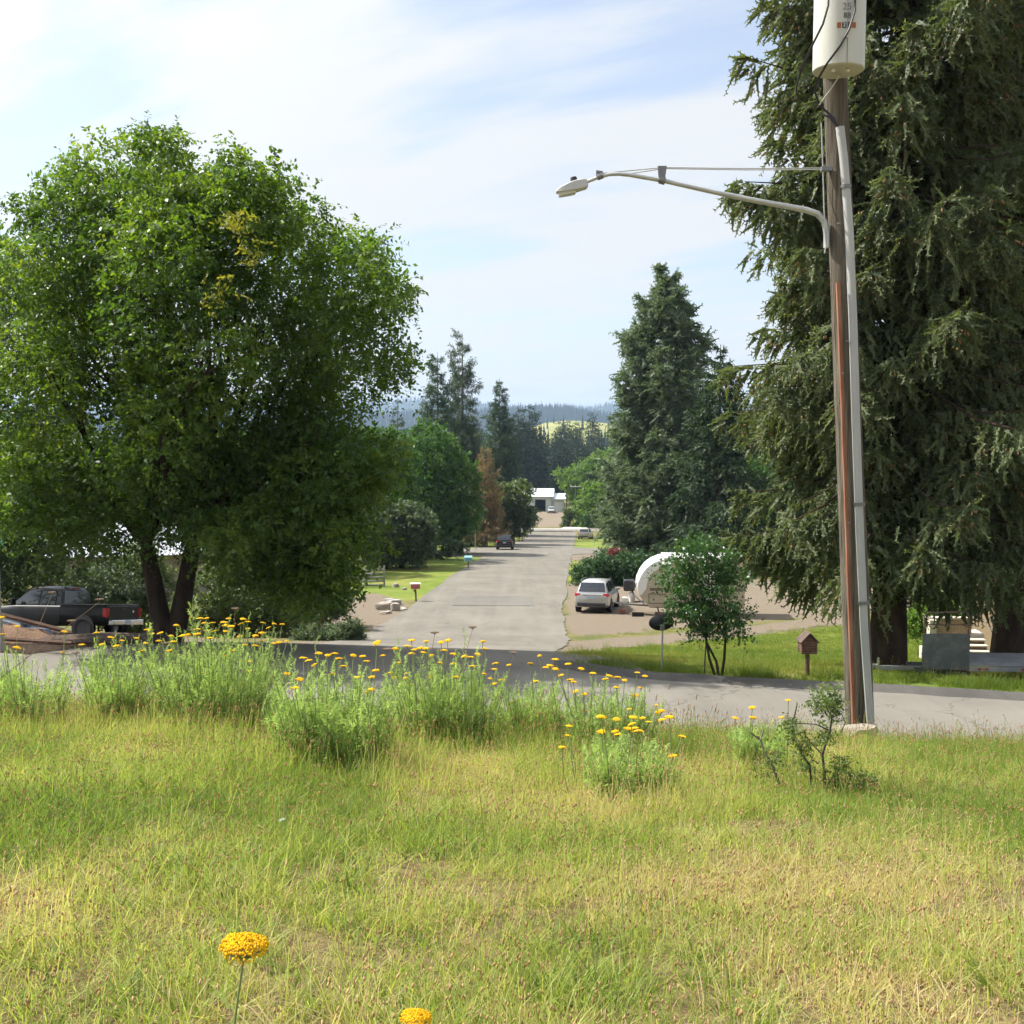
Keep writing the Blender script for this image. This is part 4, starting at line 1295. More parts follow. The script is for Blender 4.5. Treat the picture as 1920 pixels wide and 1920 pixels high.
# pale rock at the pole foot
def rock(name, label, p, s, mat, seed, cat='rock', group=None):
    import bmesh
    bm = bmesh.new(); bmesh.ops.create_icosphere(bm, subdivisions=3, radius=0.5)
    rr = random.Random(seed); ph = [rr.uniform(0, 6) for _ in range(6)]
    for v in bm.verts:
        c = v.co
        k = 1 + 0.16 * math.sin(c.x * 7 + ph[0]) * math.sin(c.y * 6 + ph[1]) + 0.10 * math.sin(c.z * 11 + ph[2] + c.x * 5) + 0.05 * math.sin(c.y * 19 + ph[3])
        v.co = Vector((max(-0.40, min(0.42, c.x * k)) * s[0], max(-0.40, min(0.41, c.y * k)) * s[1], max(-0.3, min(0.36, c.z * k)) * s[2]))
    me = bpy.data.meshes.new(name); bm.to_mesh(me); bm.free(); me.materials.append(mat)
    me.polygons.foreach_set('use_smooth', np.ones(len(me.polygons), dtype=bool)); me.set_sharp_from_angle(angle=R(28))
    o = link(name, me, None, p, (0, 0, rr.uniform(0, 3)))
    return tag(o, label, cat, group)


m_rock = M('pale_rock', (0.24, 0.20, 0.165), 0.9, var=(5, (0.36, 0.315, 0.265), 0.35, 0.65), bump=(18, 0.7, 0.03))
m_rockd = M('grey_rock', (0.25, 0.24, 0.22), 0.9, var=(5, (0.38, 0.36, 0.33), 0.35, 0.65), bump=(18, 0.7, 0.03))
rp = on_ground(1603, 12.6)
rock('rock', 'pale flat-topped rock at the foot of the utility pole', rp + Vector((0, 0, 0.17)), (0.62, 0.4, 0.42), m_rock, 3).rotation_euler = (0, 0, 0.1)

# ---------------------------------------------------------------- vehicles
m_glass = M('tinted_glass', (0.018, 0.022, 0.026), 0.06, spec=0.8)
m_tyre = M('tyre_rubber', (0.018, 0.018, 0.019), 0.85)
m_rim = M('alloy_rim', (0.45, 0.46, 0.47), 0.3, metal=0.8)
m_red = M('tail_light_red', (0.42, 0.012, 0.018), 0.18, spec=0.6)
m_chrome = M('chrome', (0.62, 0.63, 0.64), 0.16, metal=1.0)
m_trim = M('dark_trim', (0.03, 0.03, 0.032), 0.6)
m_plate = M('licence_plate', (0.42, 0.47, 0.55), 0.5)
m_lampc = M('clear_lamp', (0.7, 0.7, 0.68), 0.12, spec=0.7)


def ring(y, w, zb, zt, wt, n=4):
    """closed body section at y: sill, side, shoulder, top"""
    L = [(-w * 0.86, zb), (-w * 0.97, zb + 0.06), (-w, zb + (zt - zb) * 0.45), (-w * 0.985, zb + (zt - zb) * 0.75), (-(w * 0.5 + wt * 0.5), zt - 0.03), (-wt, zt), (-wt * 0.5, zt + 0.012)]
    return [Vector((x, y, z)) for x, z in L] + [Vector((-x, y, z)) for x, z in reversed(L)]


def wheel(parent, x, y, r, w, s):
    c = (x, y, r); ax = Vector((s, 0, 0))
    ty = MB().lathe([(r * 0.62, -w / 2), (r * 0.93, -w / 2), (r, -w / 2 + 0.03), (r, w / 2 - 0.03), (r * 0.93, w / 2), (r * 0.62, w / 2 - 0.01), (r * 0.6, 0.0)], c, 28, ax, cap=False).build('wheel', m_tyre, parent, smooth=40)
    mb = MB().lathe([(0.0, w * 0.30), (r * 0.14, w * 0.32), (r * 0.16, w * 0.25), (r * 0.5, w * 0.22), (r * 0.60, w * 0.40), (r * 0.63, w * 0.46), (r * 0.64, w * 0.2)], c, 24, ax)
    mb.build('rim', m_rim, ty, smooth=40)
    return ty


def car(name, label, loc, rotz, paint, kind='suv', group=None, cat='car', dark_glass=m_glass, scale=1.0):
    """front looks along +y; origin on the ground in the middle"""
    t = thing(name, label, cat, loc, rotz, group)
    if scale != 1.0: t.scale = (scale,) * 3
    S = {'suv': dict(L=2.33, W=0.93, body=[(-2.33, .80, .50, .92, .70), (-2.29, .88, .40, 1.00, .78), (-2.05, .925, .30, 1.05, .84), (-1.3, .935, .27, 1.05, .86), (0, .935, .26, 1.03, .86), (1.0, .93, .26, 1.03, .84), (1.6, .92, .28, .99, .78), (2.05, .87, .30, .88, .68), (2.28, .78, .36, .74, .6), (2.34, .66, .42, .64, .5)],
                    cab=[(-2.24, .80, 1.00, 1.05, .76), (-2.05, .84, 1.00, 1.32, .70), (-1.85, .85, 1.00, 1.56, .64), (-1.6, .855, 1.00, 1.64, .62), (-.8, .86, 1.00, 1.69, .62), (0.1, .86, 1.00, 1.66, .62), (.55, .85, 1.00, 1.53, .64), (1.0, .83, 1.00, 1.22, .72), (1.3, .80, .98, 1.03, .74)],
                    wy=(-1.38, 1.42), r=.36, win=(-1.75, 0.85), pil=(-1.02, -0.12), rear=((-2.16, 1.10), (-1.84, 1.555)), tl=(.98, .84), z0=1.09),
         'wagon': dict(L=2.3, W=0.88, body=[(-2.28, .76, .48, .86, .66), (-2.22, .83, .38, .92, .74), (-1.9, .875, .28, .97, .8), (-1.2, .885, .24, .97, .82), (0, .885, .22, .95, .82), (1.0, .88, .22, .94, .8), (1.6, .86, .24, .88, .74), (2.05, .82, .27, .78, .64), (2.28, .72, .33, .66, .56), (2.33, .6, .38, .58, .46)],
                    cab=[(-2.14, .76, .92, .97, .72), (-1.9, .79, .92, 1.26, .66), (-1.68, .80, .92, 1.42, .60), (-.9, .81, .92, 1.47, .58), (0, .81, .92, 1.45, .58), (.45, .80, .92, 1.34, .60), (.95, .78, .92, 1.1, .68), (1.25, .75, .90, .95, .7)],
                    wy=(-1.32, 1.35), r=.33, win=(-1.7, 0.8), pil=(-0.95, -0.05), rear=((-2.04, 1.02), (-1.70, 1.37)), tl=(.86, .80), z0=.98)}[kind]
    bm_ = MB().loft([ring(*b) for b in S['body']])
    body = bm_.build('body', paint, t, smooth=48)
    cab_rings = []
    for y, wb, zb, zt, wt in S['cab']:
        Lr = [(-wb, zb - 0.06), (-wb * 0.6 - wt * 0.4, zb + (zt - zb) * 0.45), (-wt - 0.03, zt - 0.05), (-wt * 0.8, zt), (-wt * 0.4, zt + 0.015)]
        cab_rings.append([Vector((x, y, z)) for x, z in Lr] + [Vector((-x, y, z)) for x, z in reversed(Lr)])
    cabin = MB().loft(cab_rings).build('cabin', paint, t, smooth=40)
    cab = np.array([c for c in S['cab']])
    zb, wb, wt, zt = (lambda y, k=k: float(np.interp(y, cab[:, 0], cab[:, k])) for k in (2, 1, 4, 3))

    def side(y, z):
        f = (z - zb(y)) / max(0.05, zt(y) - zb(y))
        xm = wb(y) * 0.6 + wt(y) * 0.4
        return (np.interp(f, [0, .45, .93], [wb(y), xm, wt(y) + 0.03])) + 0.012
    a, b = S['win']; p1, p2 = S['pil']
    for s in (-1, 1):
        for y0, y1 in ((a, p1 - 0.03), (p1 + 0.03, p2 - 0.03), (p2 + 0.03, b)):
            lo = S['z0']; ysn = np.linspace(y0, y1, 7)
            hi = [max(lo + 0.015, zt(y) - 0.10) for y in ysn]
            vs_ = [(s * side(y, lo), y, lo) for y in ysn] + [(s * side(y, (lo + h) / 2), y, (lo + h) / 2) for y, h in zip(ysn, hi)] + [(s * side(y, h), y, h) for y, h in zip(ysn, hi)]
            fs_ = [(k + r * 7, k + 1 + r * 7, k + 8 + r * 7, k + 7 + r * 7) for r in range(2) for k in range(6)]
            MB().add(vs_, fs_).build('window', dark_glass, t, smooth=30)
        for y in S['wy']:
            wx = S['W'] - 0.10
            MB().lathe([(0, 0), (S['r'] + 0.065, 0), (S['r'] + 0.065, 0.012), (0, 0.012)], (s * (S['W'] - 0.012), y, S['r'] + 0.01), 24, Vector((s, 0, 0))).build('wheel_arch', m_trim, t)
            wheel(t, s * wx, y, S['r'], 0.25, s)
        MB().box((s * (S['W'] + 0.06), 0.85, 1.08), (0.2, 0.12, 0.14)).build('mirror', paint, t, bevel=0.03)
        # tail lamp wraps the rear corner
        z, x = S['tl']; yr = S['body'][1][0]
        MB().loft([[(s * (x - 0.24), yr - 0.035, z - 0.05), (s * (x - 0.24), yr - 0.02, z + 0.05), (s * (x - 0.24), yr + 0.05, z + 0.05), (s * (x - 0.24), yr + 0.05, z - 0.05)],
                   [(s * x, yr - 0.03, z - 0.09), (s * x, yr + 0.0, z + 0.075), (s * x, yr + 0.1, z + 0.075), (s * x, yr + 0.1, z - 0.09)],
                   [(s * (x + 0.085), yr + 0.12, z - 0.06), (s * (x + 0.065), yr + 0.12, z + 0.075), (s * (x + 0.03), yr + 0.2, z + 0.075), (s * (x + 0.05), yr + 0.2, z - 0.06)]]).build('tail_light', m_red, t, smooth=40)
        MB().box((s * 0.62, 2.22 if kind == 'suv' else 2.2, 0.72), (0.3, 0.2, 0.12)).build('headlight', m_lampc, t, bevel=0.03)
        if kind == 'suv':
            MB().tube([(s * 0.66, -1.6, 1.63), (s * 0.67, -1.5, 1.71), (s * 0.67, 0.1, 1.71), (s * 0.66, 0.25, 1.62)], 0.018, 6).build('roof_rail', m_steel, t)
    (y0, z0), (y1, z1) = S['rear']
    w0, w1 = S['cab'][0][4] - 0.06, S['cab'][2][4] - 0.02
    off = 0.055
    vs_ = []
    for f in np.linspace(0, 1, 5):
        y, z = y0 + (y1 - y0) * f - off - 0.02 * math.sin(f * 3.14), z0 + (z1 - z0) * f + off * 0.6
        for g in np.linspace(-1, 1, 7):
            vs_.append((g * (w0 + (w1 - w0) * f), y + 0.02 * g * g, z))
    MB().add(vs_, [(r * 7 + k, r * 7 + k + 1, r * 7 + k + 8, r * 7 + k + 7) for r in range(4) for k in range(6)]).build('rear_window', dark_glass, t, smooth=40)
    # windscreen
    c7, c8 = S['cab'][-3], S['cab'][-1]
    vs_ = []
    for f in np.linspace(0.06, 0.94, 5):
        y = c7[0] + (c8[0] - c7[0]) * f; z = zt(y) + 0.03
        for g in np.linspace(-1, 1, 7):
            vs_.append((g * (wt(y) - 0.03), y + 0.02 - 0.02 * g * g, z - 0.02 * g * g))
    MB().add(vs_, [(r * 7 + k, r * 7 + k + 1, r * 7 + k + 8, r * 7 + k + 7) for r in range(4) for k in range(6)]).build('windscreen', dark_glass, t, smooth=40)
    yr = S['body'][0][0]
    MB().box((0, yr - 0.015, S['tl'][0] - 0.13), (0.32, 0.025, 0.15)).build('licence_plate', m_plate, t)
    MB().box((0, yr + 0.03, 0.47), (1.5, 0.16, 0.18)).build('bumper_trim', m_trim, t, bevel=0.03)
    MB().box((0, yr - 0.012, 0.72), (1.35, 0.03, 0.02)).build('chrome_strip', m_chrome, t)
    MB().box((0, yr + 0.0, S['tl'][0] + 0.01), (1.0, 0.03, 0.025)).build('chrome_strip', m_chrome, t)
    MB().box((0, 2.3, 0.45), (1.1, 0.1, 0.22)).build('grille', m_trim, t, bevel=0.02)
    return t


def paint(name, col, metal=0.35):
    return M(name, col, 0.32, metal=metal, coat=0.6)


m_pw, m_pb, m_ps, m_pv = paint('silver_white_paint', (0.44, 0.44, 0.435), 0.35), M('black_paint', (0.004, 0.004, 0.0045), 0.4, spec=0.3, coat=0.12), paint('silver_paint', (0.40, 0.42, 0.44), 0.5), paint('tan_paint', (0.34, 0.32, 0.27), 0.3)


def place_car(px, D, yaw):
    p = on_ground(px, D)
    return p, yaw


HEAD = -math.atan(RD_SLOPE)


def tilt(o, slope_dir=None):
    """lay the vehicle on the slope"""
    p = o.matrix_basis.translation.copy(); rz = o.rotation_euler.z
    f = Vector((-math.sin(rz), math.cos(rz))); s = Vector((math.cos(rz), math.sin(rz)))
    h = lambda a, b: Tz(p.x + f.x * a + s.x * b, p.y + f.y * a + s.y * b)
    px_ = math.atan2(h(1.3, 0) - h(-1.3, 0), 2.6); py_ = math.atan2(h(0, .8) - h(0, -.8), 1.6)
    o.rotation_euler = (px_, -py_, rz)
    o.location.z = (h(1.3, .8) + h(-1.3, .8) + h(1.3, -.8) + h(-1.3, -.8)) / 4 + 0.01
    return o


tilt(car('parked_suv', 'silver-white SUV seen from behind on the gravel drive by the trailer', on_ground(1121, 59.5), -R(13), m_pw, 'suv'))
tilt(car('parked_car', 'black car parked under the rusty conifer beside the street', on_ground(947, 126), HEAD + R(2), m_pb, 'suv'))
tilt(car('parked_van', 'tan vehicle on the grass before the lime green trees', on_ground(1098, 176), HEAD + R(-8), m_pv, 'suv', cat='van', scale=1.02))
tilt(car('distant_car', 'small white car parked before the garage at the street end', on_ground(1034, 262), math.pi + HEAD, m_pw, 'wagon'))
tilt(car('silver_wagon', 'silver estate car half hidden in front of the black pickup', on_ground(-38, 34.6), R(76), m_ps, 'wagon'))
tilt(car('shaded_car', 'pale grey car half hidden behind the big spruce trunks', on_ground(1722, 63), R(88), m_ps, 'wagon'))

# black pickup truck with an open bed
tp = on_ground(112, 40.5)
t = thing('pickup_truck', 'black pickup truck with open bed parked under the trees', 'pickup truck', tp, R(73))
W = 0.98
low = [(-2.75, .90, .62, 1.18, .90), (-2.70, .96, .55, 1.20, .95), (-1.9, .985, .48, 1.21, .97), (-.75, .985, .46, 1.21, .97)]
# bed: outer sides, inner cavity, floor
mb = MB()
for s in (-1, 1):
    mb.loft([[Vector((s * x, y, z)) for x, z in ((W * .93, .52), (W, .62), (W + .005, .9), (W - .01, 1.16), (W - .03, 1.24), (W - .13, 1.24), (W - .14, 1.16), (W - .14, .72))] for y in (-2.72, -2.2, -1.5, -.74)])
mb.box((0, -1.73, .70), (1.68, 1.98, .06)); mb.box((0, -.80, .96), (1.7, .07, .56)); mb.box((0, -1.73, .58), (1.7, 1.9, .16))
mb.build('bed', m_pb, t, smooth=45)
mb = MB(); mb.box((0, -2.70, .93), (1.72, .08, .56)); mb.build('tailgate', m_pb, t, bevel=0.02)
box('tailgate_handle', (0, -2.75, 1.1), (0.22, 0.02, 0.07), m_trim, t)
box('tailgate_badge', (0.55, -2.745, 1.0), (0.10, 0.01, 0.08), m_chrome, t)
for s in (-1, 1):
    MB().box((s * (W - 0.055), -1.73, 1.252), (0.12, 1.94, 0.022)).build('bed_rail', m_chrome if False else m_trim, t, bevel=0.006)
    MB().loft([[Vector((s * (W - .13), -2.755, .82)), Vector((s * (W - .13), -2.755, 1.12)), Vector((s * (W - .13), -2.6, 1.12)), Vector((s * (W - .13), -2.6, .82))],
               [Vector((s * (W + .012), -2.745, .80)), Vector((s * (W + .012), -2.745, 1.13)), Vector((s * (W + .012), -2.58, 1.13)), Vector((s * (W + .012), -2.58, .84))]]).build('tail_light', m_red, t, smooth=40)
    for y in (-1.75, 1.95):
        MB().lathe([(0, 0), (.47, 0), (.47, .02), (0, .02)], (s * (W - 0.012), y, .42), 24, Vector((s, 0, 0))).build('wheel_arch', m_trim, t)
        wheel(t, s * (W - .12), y, .39, .28, s)
mb = MB().box((0, -2.86, .62), (1.86, .17, .19)); mb.build('rear_bumper', m_chrome, t, bevel=0.03)
MB().tube([(0, -2.7, .45), (0, -3.05, .46), (0, -3.1, .40)], .03, 6).build('tow_hitch', m_trim, t)
box('licence_plate', (0, -2.952, .63), (0.3, .01, .13), m_plate, t)
rings = [(-.72, .985, .46, 1.20, .93), (0.2, .99, .44, 1.20, .93), (1.3, .99, .44, 1.20, .92), (1.75, .985, .46, 1.18, .88), (2.4, .96, .5, 1.12, .80), (2.75, .88, .55, 1.0, .7), (2.82, .78, .6, .92, .6)]
MB().loft([ring(*b) for b in rings]).build('body', m_pb, t, smooth=48)
cabs = [(-.70, .90, 1.15, 1.22, .88), (-.62, .90, 1.15, 1.72, .76), (-.5, .90, 1.15, 1.86, .70), (0.1, .91, 1.15, 1.91, .69), (.75, .90, 1.15, 1.86, .70), (1.15, .88, 1.15, 1.55, .76), (1.62, .86, 1.13, 1.2, .8)]
cr_ = []
for y, wb_, zb_, zt_, wt_ in cabs:
    Lr = [(-wb_, zb_), (-wb_ * .6 - wt_ * .4, zb_ + (zt_ - zb_) * .5), (-wt_ - .03, zt_ - .06), (-wt_ * .8, zt_), (-wt_ * .4, zt_ + .012)]
    cr_.append([Vector((x, y, z)) for x, z in Lr] + [Vector((-x, y, z)) for x, z in reversed(Lr)])
MB().loft(cr_).build('cabin', m_pb, t, smooth=40)
cabn = np.array(cabs)
for s in (-1, 1):
    for y0, y1 in ((-.45, 0.18), (0.26, 1.28)):
        ysn = np.linspace(y0, y1, 6); vs_ = []
        for f in (0, .5, 1):
            for y in ysn:
                zt_ = np.interp(y, cabn[:, 0], cabn[:, 3]) - .11; lo = 1.24; zt_ = max(zt_, lo + .02); z = lo + (zt_ - lo) * f
                g = (z - 1.15) / (np.interp(y, cabn[:, 0], cabn[:, 3]) - 1.15); wb_, wt_ = np.interp(y, cabn[:, 0], cabn[:, 1]), np.interp(y, cabn[:, 0], cabn[:, 4])
                vs_.append((s * (np.interp(g, [0, .5, .93], [wb_, wb_ * .6 + wt_ * .4, wt_ + .03]) + .012), y, z))
        MB().add(vs_, [(r * 6 + k, r * 6 + k + 1, r * 6 + k + 7, r * 6 + k + 6) for r in range(2) for k in range(5)]).build('window', m_glass, t, smooth=30)
    MB().box((s * 1.12, 1.2, 1.32), (.2, .12, .26)).build('mirror', m_pb, t, bevel=0.03)
MB().add([(-.70, -.70, 1.28), (.70, -.70, 1.28), (.62, -.635, 1.74), (-.62, -.635, 1.74)], [(0, 1, 2, 3)]).build('rear_window', m_glass, t)
MB().add([(-.72, 1.60, 1.26), (.72, 1.60, 1.26), (.62, .82, 1.86), (-.62, .82, 1.86)], [(0, 1, 2, 3)]).build('windscreen', m_glass, t)
MB().box((0, -.62, 1.83), (.3, .06, .04)).build('brake_light', m_red, t)
tilt(t)

# ---------------------------------------------------------------- travel trailer
m_tan = M('tan_siding', (0.40, 0.34, 0.26), 0.55, var=(1.5, (0.45, 0.39, 0.30), 0.35, 0.65))
m_capw = M('white_gelcoat', (0.74, 0.73, 0.72), 0.3, coat=0.3)
m_band = M('brown_band', (0.13, 0.10, 0.085), 0.5)
m_tank2 = M('propane_tank', (0.62, 0.60, 0.56), 0.45, var=(4, (0.68, 0.66, 0.62), 0.4, 0.6))
m_alu = M('aluminium', (0.50, 0.51, 0.52), 0.4, metal=0.8)
tb_ = on_ground(1196, 56.0)
t = thing('travel_trailer', 'tan travel trailer with a curved white nose parked on gravel', 'travel trailer', tb_, R(-4))
Lt, Wt = 5.4, 2.4
prof = []
for k in range(13):
    a = math.pi * 0.5 * k / 12
    prof.append((1.55 - 1.55 * math.sin(a) ** 1.0 - 0.0, 0.95 + 2.05 * (1 - math.cos(a)) ** 1.0))
# nose profile: bottom front undercut -> sweeping back to the roof
nose = [(0.62, 0.50), (0.28, 0.78), (0.06, 1.12), (0.0, 1.45), (0.05, 1.80), (0.20, 2.15), (0.45, 2.48), (0.80, 2.75), (1.20, 2.92), (1.65, 3.0)]
body_p = nose + [(Lt, 3.0), (Lt, 0.50)]
MB().prism(body_p, 0, Wt, 'y').build('body', m_tan, t, bevel=0.03)
# white nose cap wraps the curve a little proud
cap_o = [(x - 0.05, z + (0.03 if z > 2.4 else 0)) for x, z in nose[2:]]
cap_i = [(x + 0.42 if i > 0 else x + 0.12, z - (0.12 if i > 3 else 0)) for i, (x, z) in enumerate(nose[2:])]
MB().prism(cap_o + cap_i[::-1], -0.03, Wt + 0.03, 'y').build('nose_cap', m_capw, t, bevel=0.015)
box('roof', (Lt / 2 + 0.7, Wt / 2, 3.02), (Lt - 1.2, Wt + 0.06, 0.06), m_capw, t, bevel=0.01)
box('stripe', (Lt / 2 + 0.25, -0.004, 1.42), (Lt - 0.7, 0.02, 0.14), m_band, t)
box('stripe', (Lt / 2 + 0.65, -0.004, 2.45), (Lt - 1.6, 0.02, 0.10), m_band, t)
mb = MB()
for a in ((0.98, 0.70, 0.9, 0.03), (0.98, 1.18, 0.9, 0.03)):
    mb.box((a[0], -0.012, a[1]), (a[2], 0.03, a[3]))
mb.box((0.545, -0.012, 0.94), (0.03, 0.03, 0.51)); mb.box((1.415, -0.012, 0.94), (0.03, 0.03, 0.51))
mb.build('storage_hatch', m_band, t)
for x, w in ((2.4, 0.7), (4.6, 0.7)):
    fr = box('window', (x, -0.012, 1.95), (w, 0.04, 0.55), m_blk, t, bevel=0.03)
    box('pane', (0, 0, 0), (w - .1, 0.05, 0.45), m_glass, fr); fr.children[0].location = (0, 0, 0)
for c in t.children:
    if c.name.startswith('window'):
        c.children[0].data.transform(Matrix.Translation(c.data.vertices[0].co * 0)) if False else None
box('door', (3.6, -0.014, 1.5), (0.66, 0.03, 1.85), m_capw, t, bevel=0.02)
MB().prism([(0.6, 0.44), (Lt, 0.44), (Lt, 0.56), (0.6, 0.56)], 0.2, Wt - 0.2, 'y').build('chassis', m_trim, t)
# A-frame tongue and its fittings
MB().tube([(0.7, 0.45, 0.5), (-1.25, Wt / 2, 0.5)], 0.05, 6).tube([(0.7, Wt - 0.45, 0.5), (-1.25, Wt / 2, 0.5)], 0.05, 6).build('tongue', m_trim, t)
for dy in (-0.2, 0.2):
    MB().lathe([(0, 0), (.14, 0), (.155, .05), (.155, .42), (.12, .5), (.05, .53), (.05, .6), (0, .61)], (-0.28, Wt / 2 + dy * 0.9, .56), 18).build('propane_tank', m_tank2, t, smooth=45)
box('battery_box', (-0.62, Wt / 2, .68), (.26, .4, .26), m_tank2, t, bevel=0.02)
box('equipment_cover', (-0.42, Wt / 2 - 0.05, 1.46), (.58, .6, .58), M('black_vinyl', (0.02, 0.02, 0.022), 0.35, bump=(6, 0.6, 0.05)), t, bevel=0.08)
MB().tube([(-0.75, Wt / 2, .2), (-0.75, Wt / 2, .78)], .04, 8).build('jack', m_steel, t)
box('jack_block', (-0.75, Wt / 2, 0.09), (.30, .30, .2), M('red_wood_block', (0.25, 0.09, 0.05), 0.8), t)
for x in (1.0, 5.0):
    MB().tube([(x, 0.3, .5), (x + .12, 0.22, 0.05)], .035, 6).build('stabiliser_jack', m_trim, t)
box('wheel_chock', (1.15, -0.1, 0.1), (.2, .35, .25), M('rust_red', (0.2, 0.05, 0.03), 0.8), t)
for x in (3.1, 3.95):
    ty = MB().lathe([(.2, -.1), (.33, -.1), (.35, -.07), (.35, .07), (.33, .1), (.2, .09)], (x, 0.15, .35), 24, Vector((0, -1, 0)), cap=False).build('wheel', m_tyre, t, smooth=40)
    MB().lathe([(0, .08), (.2, .05), (.22, .09)], (x, 0.15, .35), 18, Vector((0, -1, 0))).build('rim', m_rim, ty, smooth=40)
hose = [(-0.25, Wt / 2 - .25, 1.15), (-0.1, Wt / 2 - .6, .95), (0.15, 0.35, .75), (0.35, 0.1, .62)]
MB().tube(hose, .035, 6).build('hose', m_trim, t, smooth=50)

# ---------------------------------------------------------------- flatbed trailer on the right lawn
m_gal = M('grey_painted_steel', (0.085, 0.095, 0.10), 0.6, metal=0.2, var=(3.5, (0.15, 0.16, 0.155), 0.48, 0.7), bump=(12, 0.15, 0.01))
m_deck = M('trailer_deck', (0.19, 0.20, 0.21), 0.75, var=(3, (0.26, 0.27, 0.28), 0.4, 0.65))
m_tubeb = M('rusty_tube', (0.09, 0.065, 0.055), 0.7, var=(8, (0.17, 0.10, 0.07), 0.4, 0.6))
fb = ground_at(1772, 1268)
t = thing('flatbed_trailer', 'grey flatbed utility trailer with an upright steel side panel', 'trailer', fb, R(-3))
k_ = fb.y / F
xa = lambda px: (px - 1772) * k_
box('panel', (xa(1771), -0.04, 0.60), (88 * k_, 0.035, 0.86), m_gal, t, bevel=0.005)
x0, x1 = xa(1730), xa(1813)
MB().tube([(x0, 0, 0.9), (x0, 0, 1.42), (x0 + 0.05, 0, 1.50), (x0 + .12, 0, 1.53), (x1 - .12, 0, 1.55), (x1 - .04, 0, 1.52), (x1, 0, 1.44), (x1, 0, 0.9)], 0.021, 8).build('rail_hoop', m_tubeb, t, smooth=50)
MB().tube([(x0, 0, 1.24), (x1, 0, 1.25)], 0.016, 8).build('cross_bar', m_tubeb, t, smooth=50)
mb = MB(); mb.box((xa(1815) + 2.0, 0.0, 0.18), (4.0, 0.06, 0.10)); mb.box((xa(1815) + 2.0, 1.5, 0.18), (4.0, 0.06, 0.10)); mb.build('side_rail', m_deck, t, bevel=0.006)
for q in range(7):
    box('deck_plank', (xa(1764) + 2.5, 0.12 + q * 0.21, 0.262), (5.0, 0.2, 0.04), m_deck, t, bevel=0.005)
mb = MB().box((xa(1690), 0.35, 0.12), (100 * k_, 0.09, 0.09)); mb.build('tongue', m_deck, t, bevel=0.005)
MB().tube([(xa(1654), 0.35, -0.02), (xa(1654), 0.35, 0.36)], 0.028, 8).build('jack', m_alu, t)
box('coupler', (xa(1645), 0.35, 0.15), (0.2, 0.12, 0.1), m_deck, t, bevel=0.02)
for px in (1836, 1848, 1916):
    box('marker_light', (xa(px), -0.04, 0.19), (0.09, 0.02, 0.035), m_red, t)
for yw in (0.2, 1.4):
    ty = MB().lathe([(.13, -.09), (.24, -.09), (.26, -.06), (.26, .06), (.24, .09), (.13, .08)], (xa(1815) + 2.2, yw, .12), 22, Vector((0, -1, 0)), cap=False).build('wheel', m_tyre, t, smooth=40)
    MB().lathe([(0, .06), (.13, .04), (.14, .08)], (xa(1815) + 2.2, yw, .12), 16, Vector((0, -1, 0))).build('rim', m_rim, ty, smooth=40)
box('under_frame', (xa(1771), 0.5, 0.09), (100 * k_, 0.9, 0.1), m_trim, t)

# thin steel post behind the flatbed
sp = ground_at(1692, 1252)
t = thing('steel_post', 'thin rusty steel post between the spruce trunk and flatbed trailer', 'post', sp)
MB().tube([(0, 0, -.2), (0.0, 0, 1.45), (-0.01, 0, 1.62)], 0.024, 8).build('shaft', m_tubeb, t, smooth=50)
MB().tube([(-0.01, 0, 1.44), (-0.012, 0, 1.63)], 0.033, 8).build('cap', m_alu, t, smooth=50)

# satellite dish on a pole, seen from behind
dp = ground_at(1241, 1258)
t = thing('satellite_dish', 'black oval satellite dish on a thin grey pole beside the lawn', 'satellite dish', dp)
k_ = dp.y / F
MB().tube([(0, 0, -.2), (0, 0, 62 * k_), (0.0, 0.0, 78 * k_)], 0.024, 8).build('pole', m_galv, t, smooth=50)
dish = MB()
rx, rz = 0.293, 0.20
ringsd = []
for f in (0.02, 0.3, 0.55, 0.8, 1.0):
    ringsd.append([(rx * f * math.cos(a), 0.10 * f * f, rz * f * math.sin(a)) for a in [2 * math.pi * k / 32 for k in range(32)]])
ringsd.append([(rx * .995 * math.cos(a), 0.106, rz * .995 * math.sin(a)) for a in [2 * math.pi * k / 32 for k in range(32)]])
ringsd += [[(x, y + 0.012, z) for x, y, z in rg] for rg in ringsd[-2::-1]]
dish.loft(ringsd)
dd = dish.build('dish', M('dish_black', (0.012, 0.012, 0.013), 0.6), t, smooth=50, loc=(0, 0.04, 88 * k_), rot=(R(12), R(-4), 0))
box('mount', (0, 0.0, 82 * k_), (0.09, 0.10, 0.13), m_steel, t, bevel=0.01)
MB().tube([(0, 0.05, 78 * k_), (0, 0.40, 74 * k_), (0, .46, 82 * k_)], 0.012, 6).build('feed_arm', m_steel, t)

# little log-cabin mailbox on a post
bp_ = ground_at(1513, 1268)
t = thing('cabin_mailbox', 'small log-cabin shaped mailbox on a wooden post by the road', 'mailbox', bp_)
k_ = bp_.y / F
m_log = M('stained_log', (0.085, 0.042, 0.026), 0.8, var=(9, (0.15, 0.08, 0.05), 0.4, 0.65), bump=(12, 0.5, 0.01))
MB().tube([(0, 0, -.2), (0, 0, 45 * k_)], [0.055, 0.05], 10).build('post', m_log, t, smooth=50)
z0 = 44 * k_
for i in range(5):
    z = z0 + 0.03 + i * 0.056
    for y in (-0.15, 0.15):
        MB().tube([(-0.18, y, z), (0.18, y, z)], 0.029, 8).build('log', m_log, t, smooth=50)
    for x in (-0.15, 0.15):
        MB().tube([(x, -0.18, z + 0.012), (x, 0.18, z + 0.012)], 0.027, 8).build('log', m_log, t, smooth=50)
box('box', (0, 0, z0 + 0.14), (0.27, 0.27, 0.27), m_log, t)
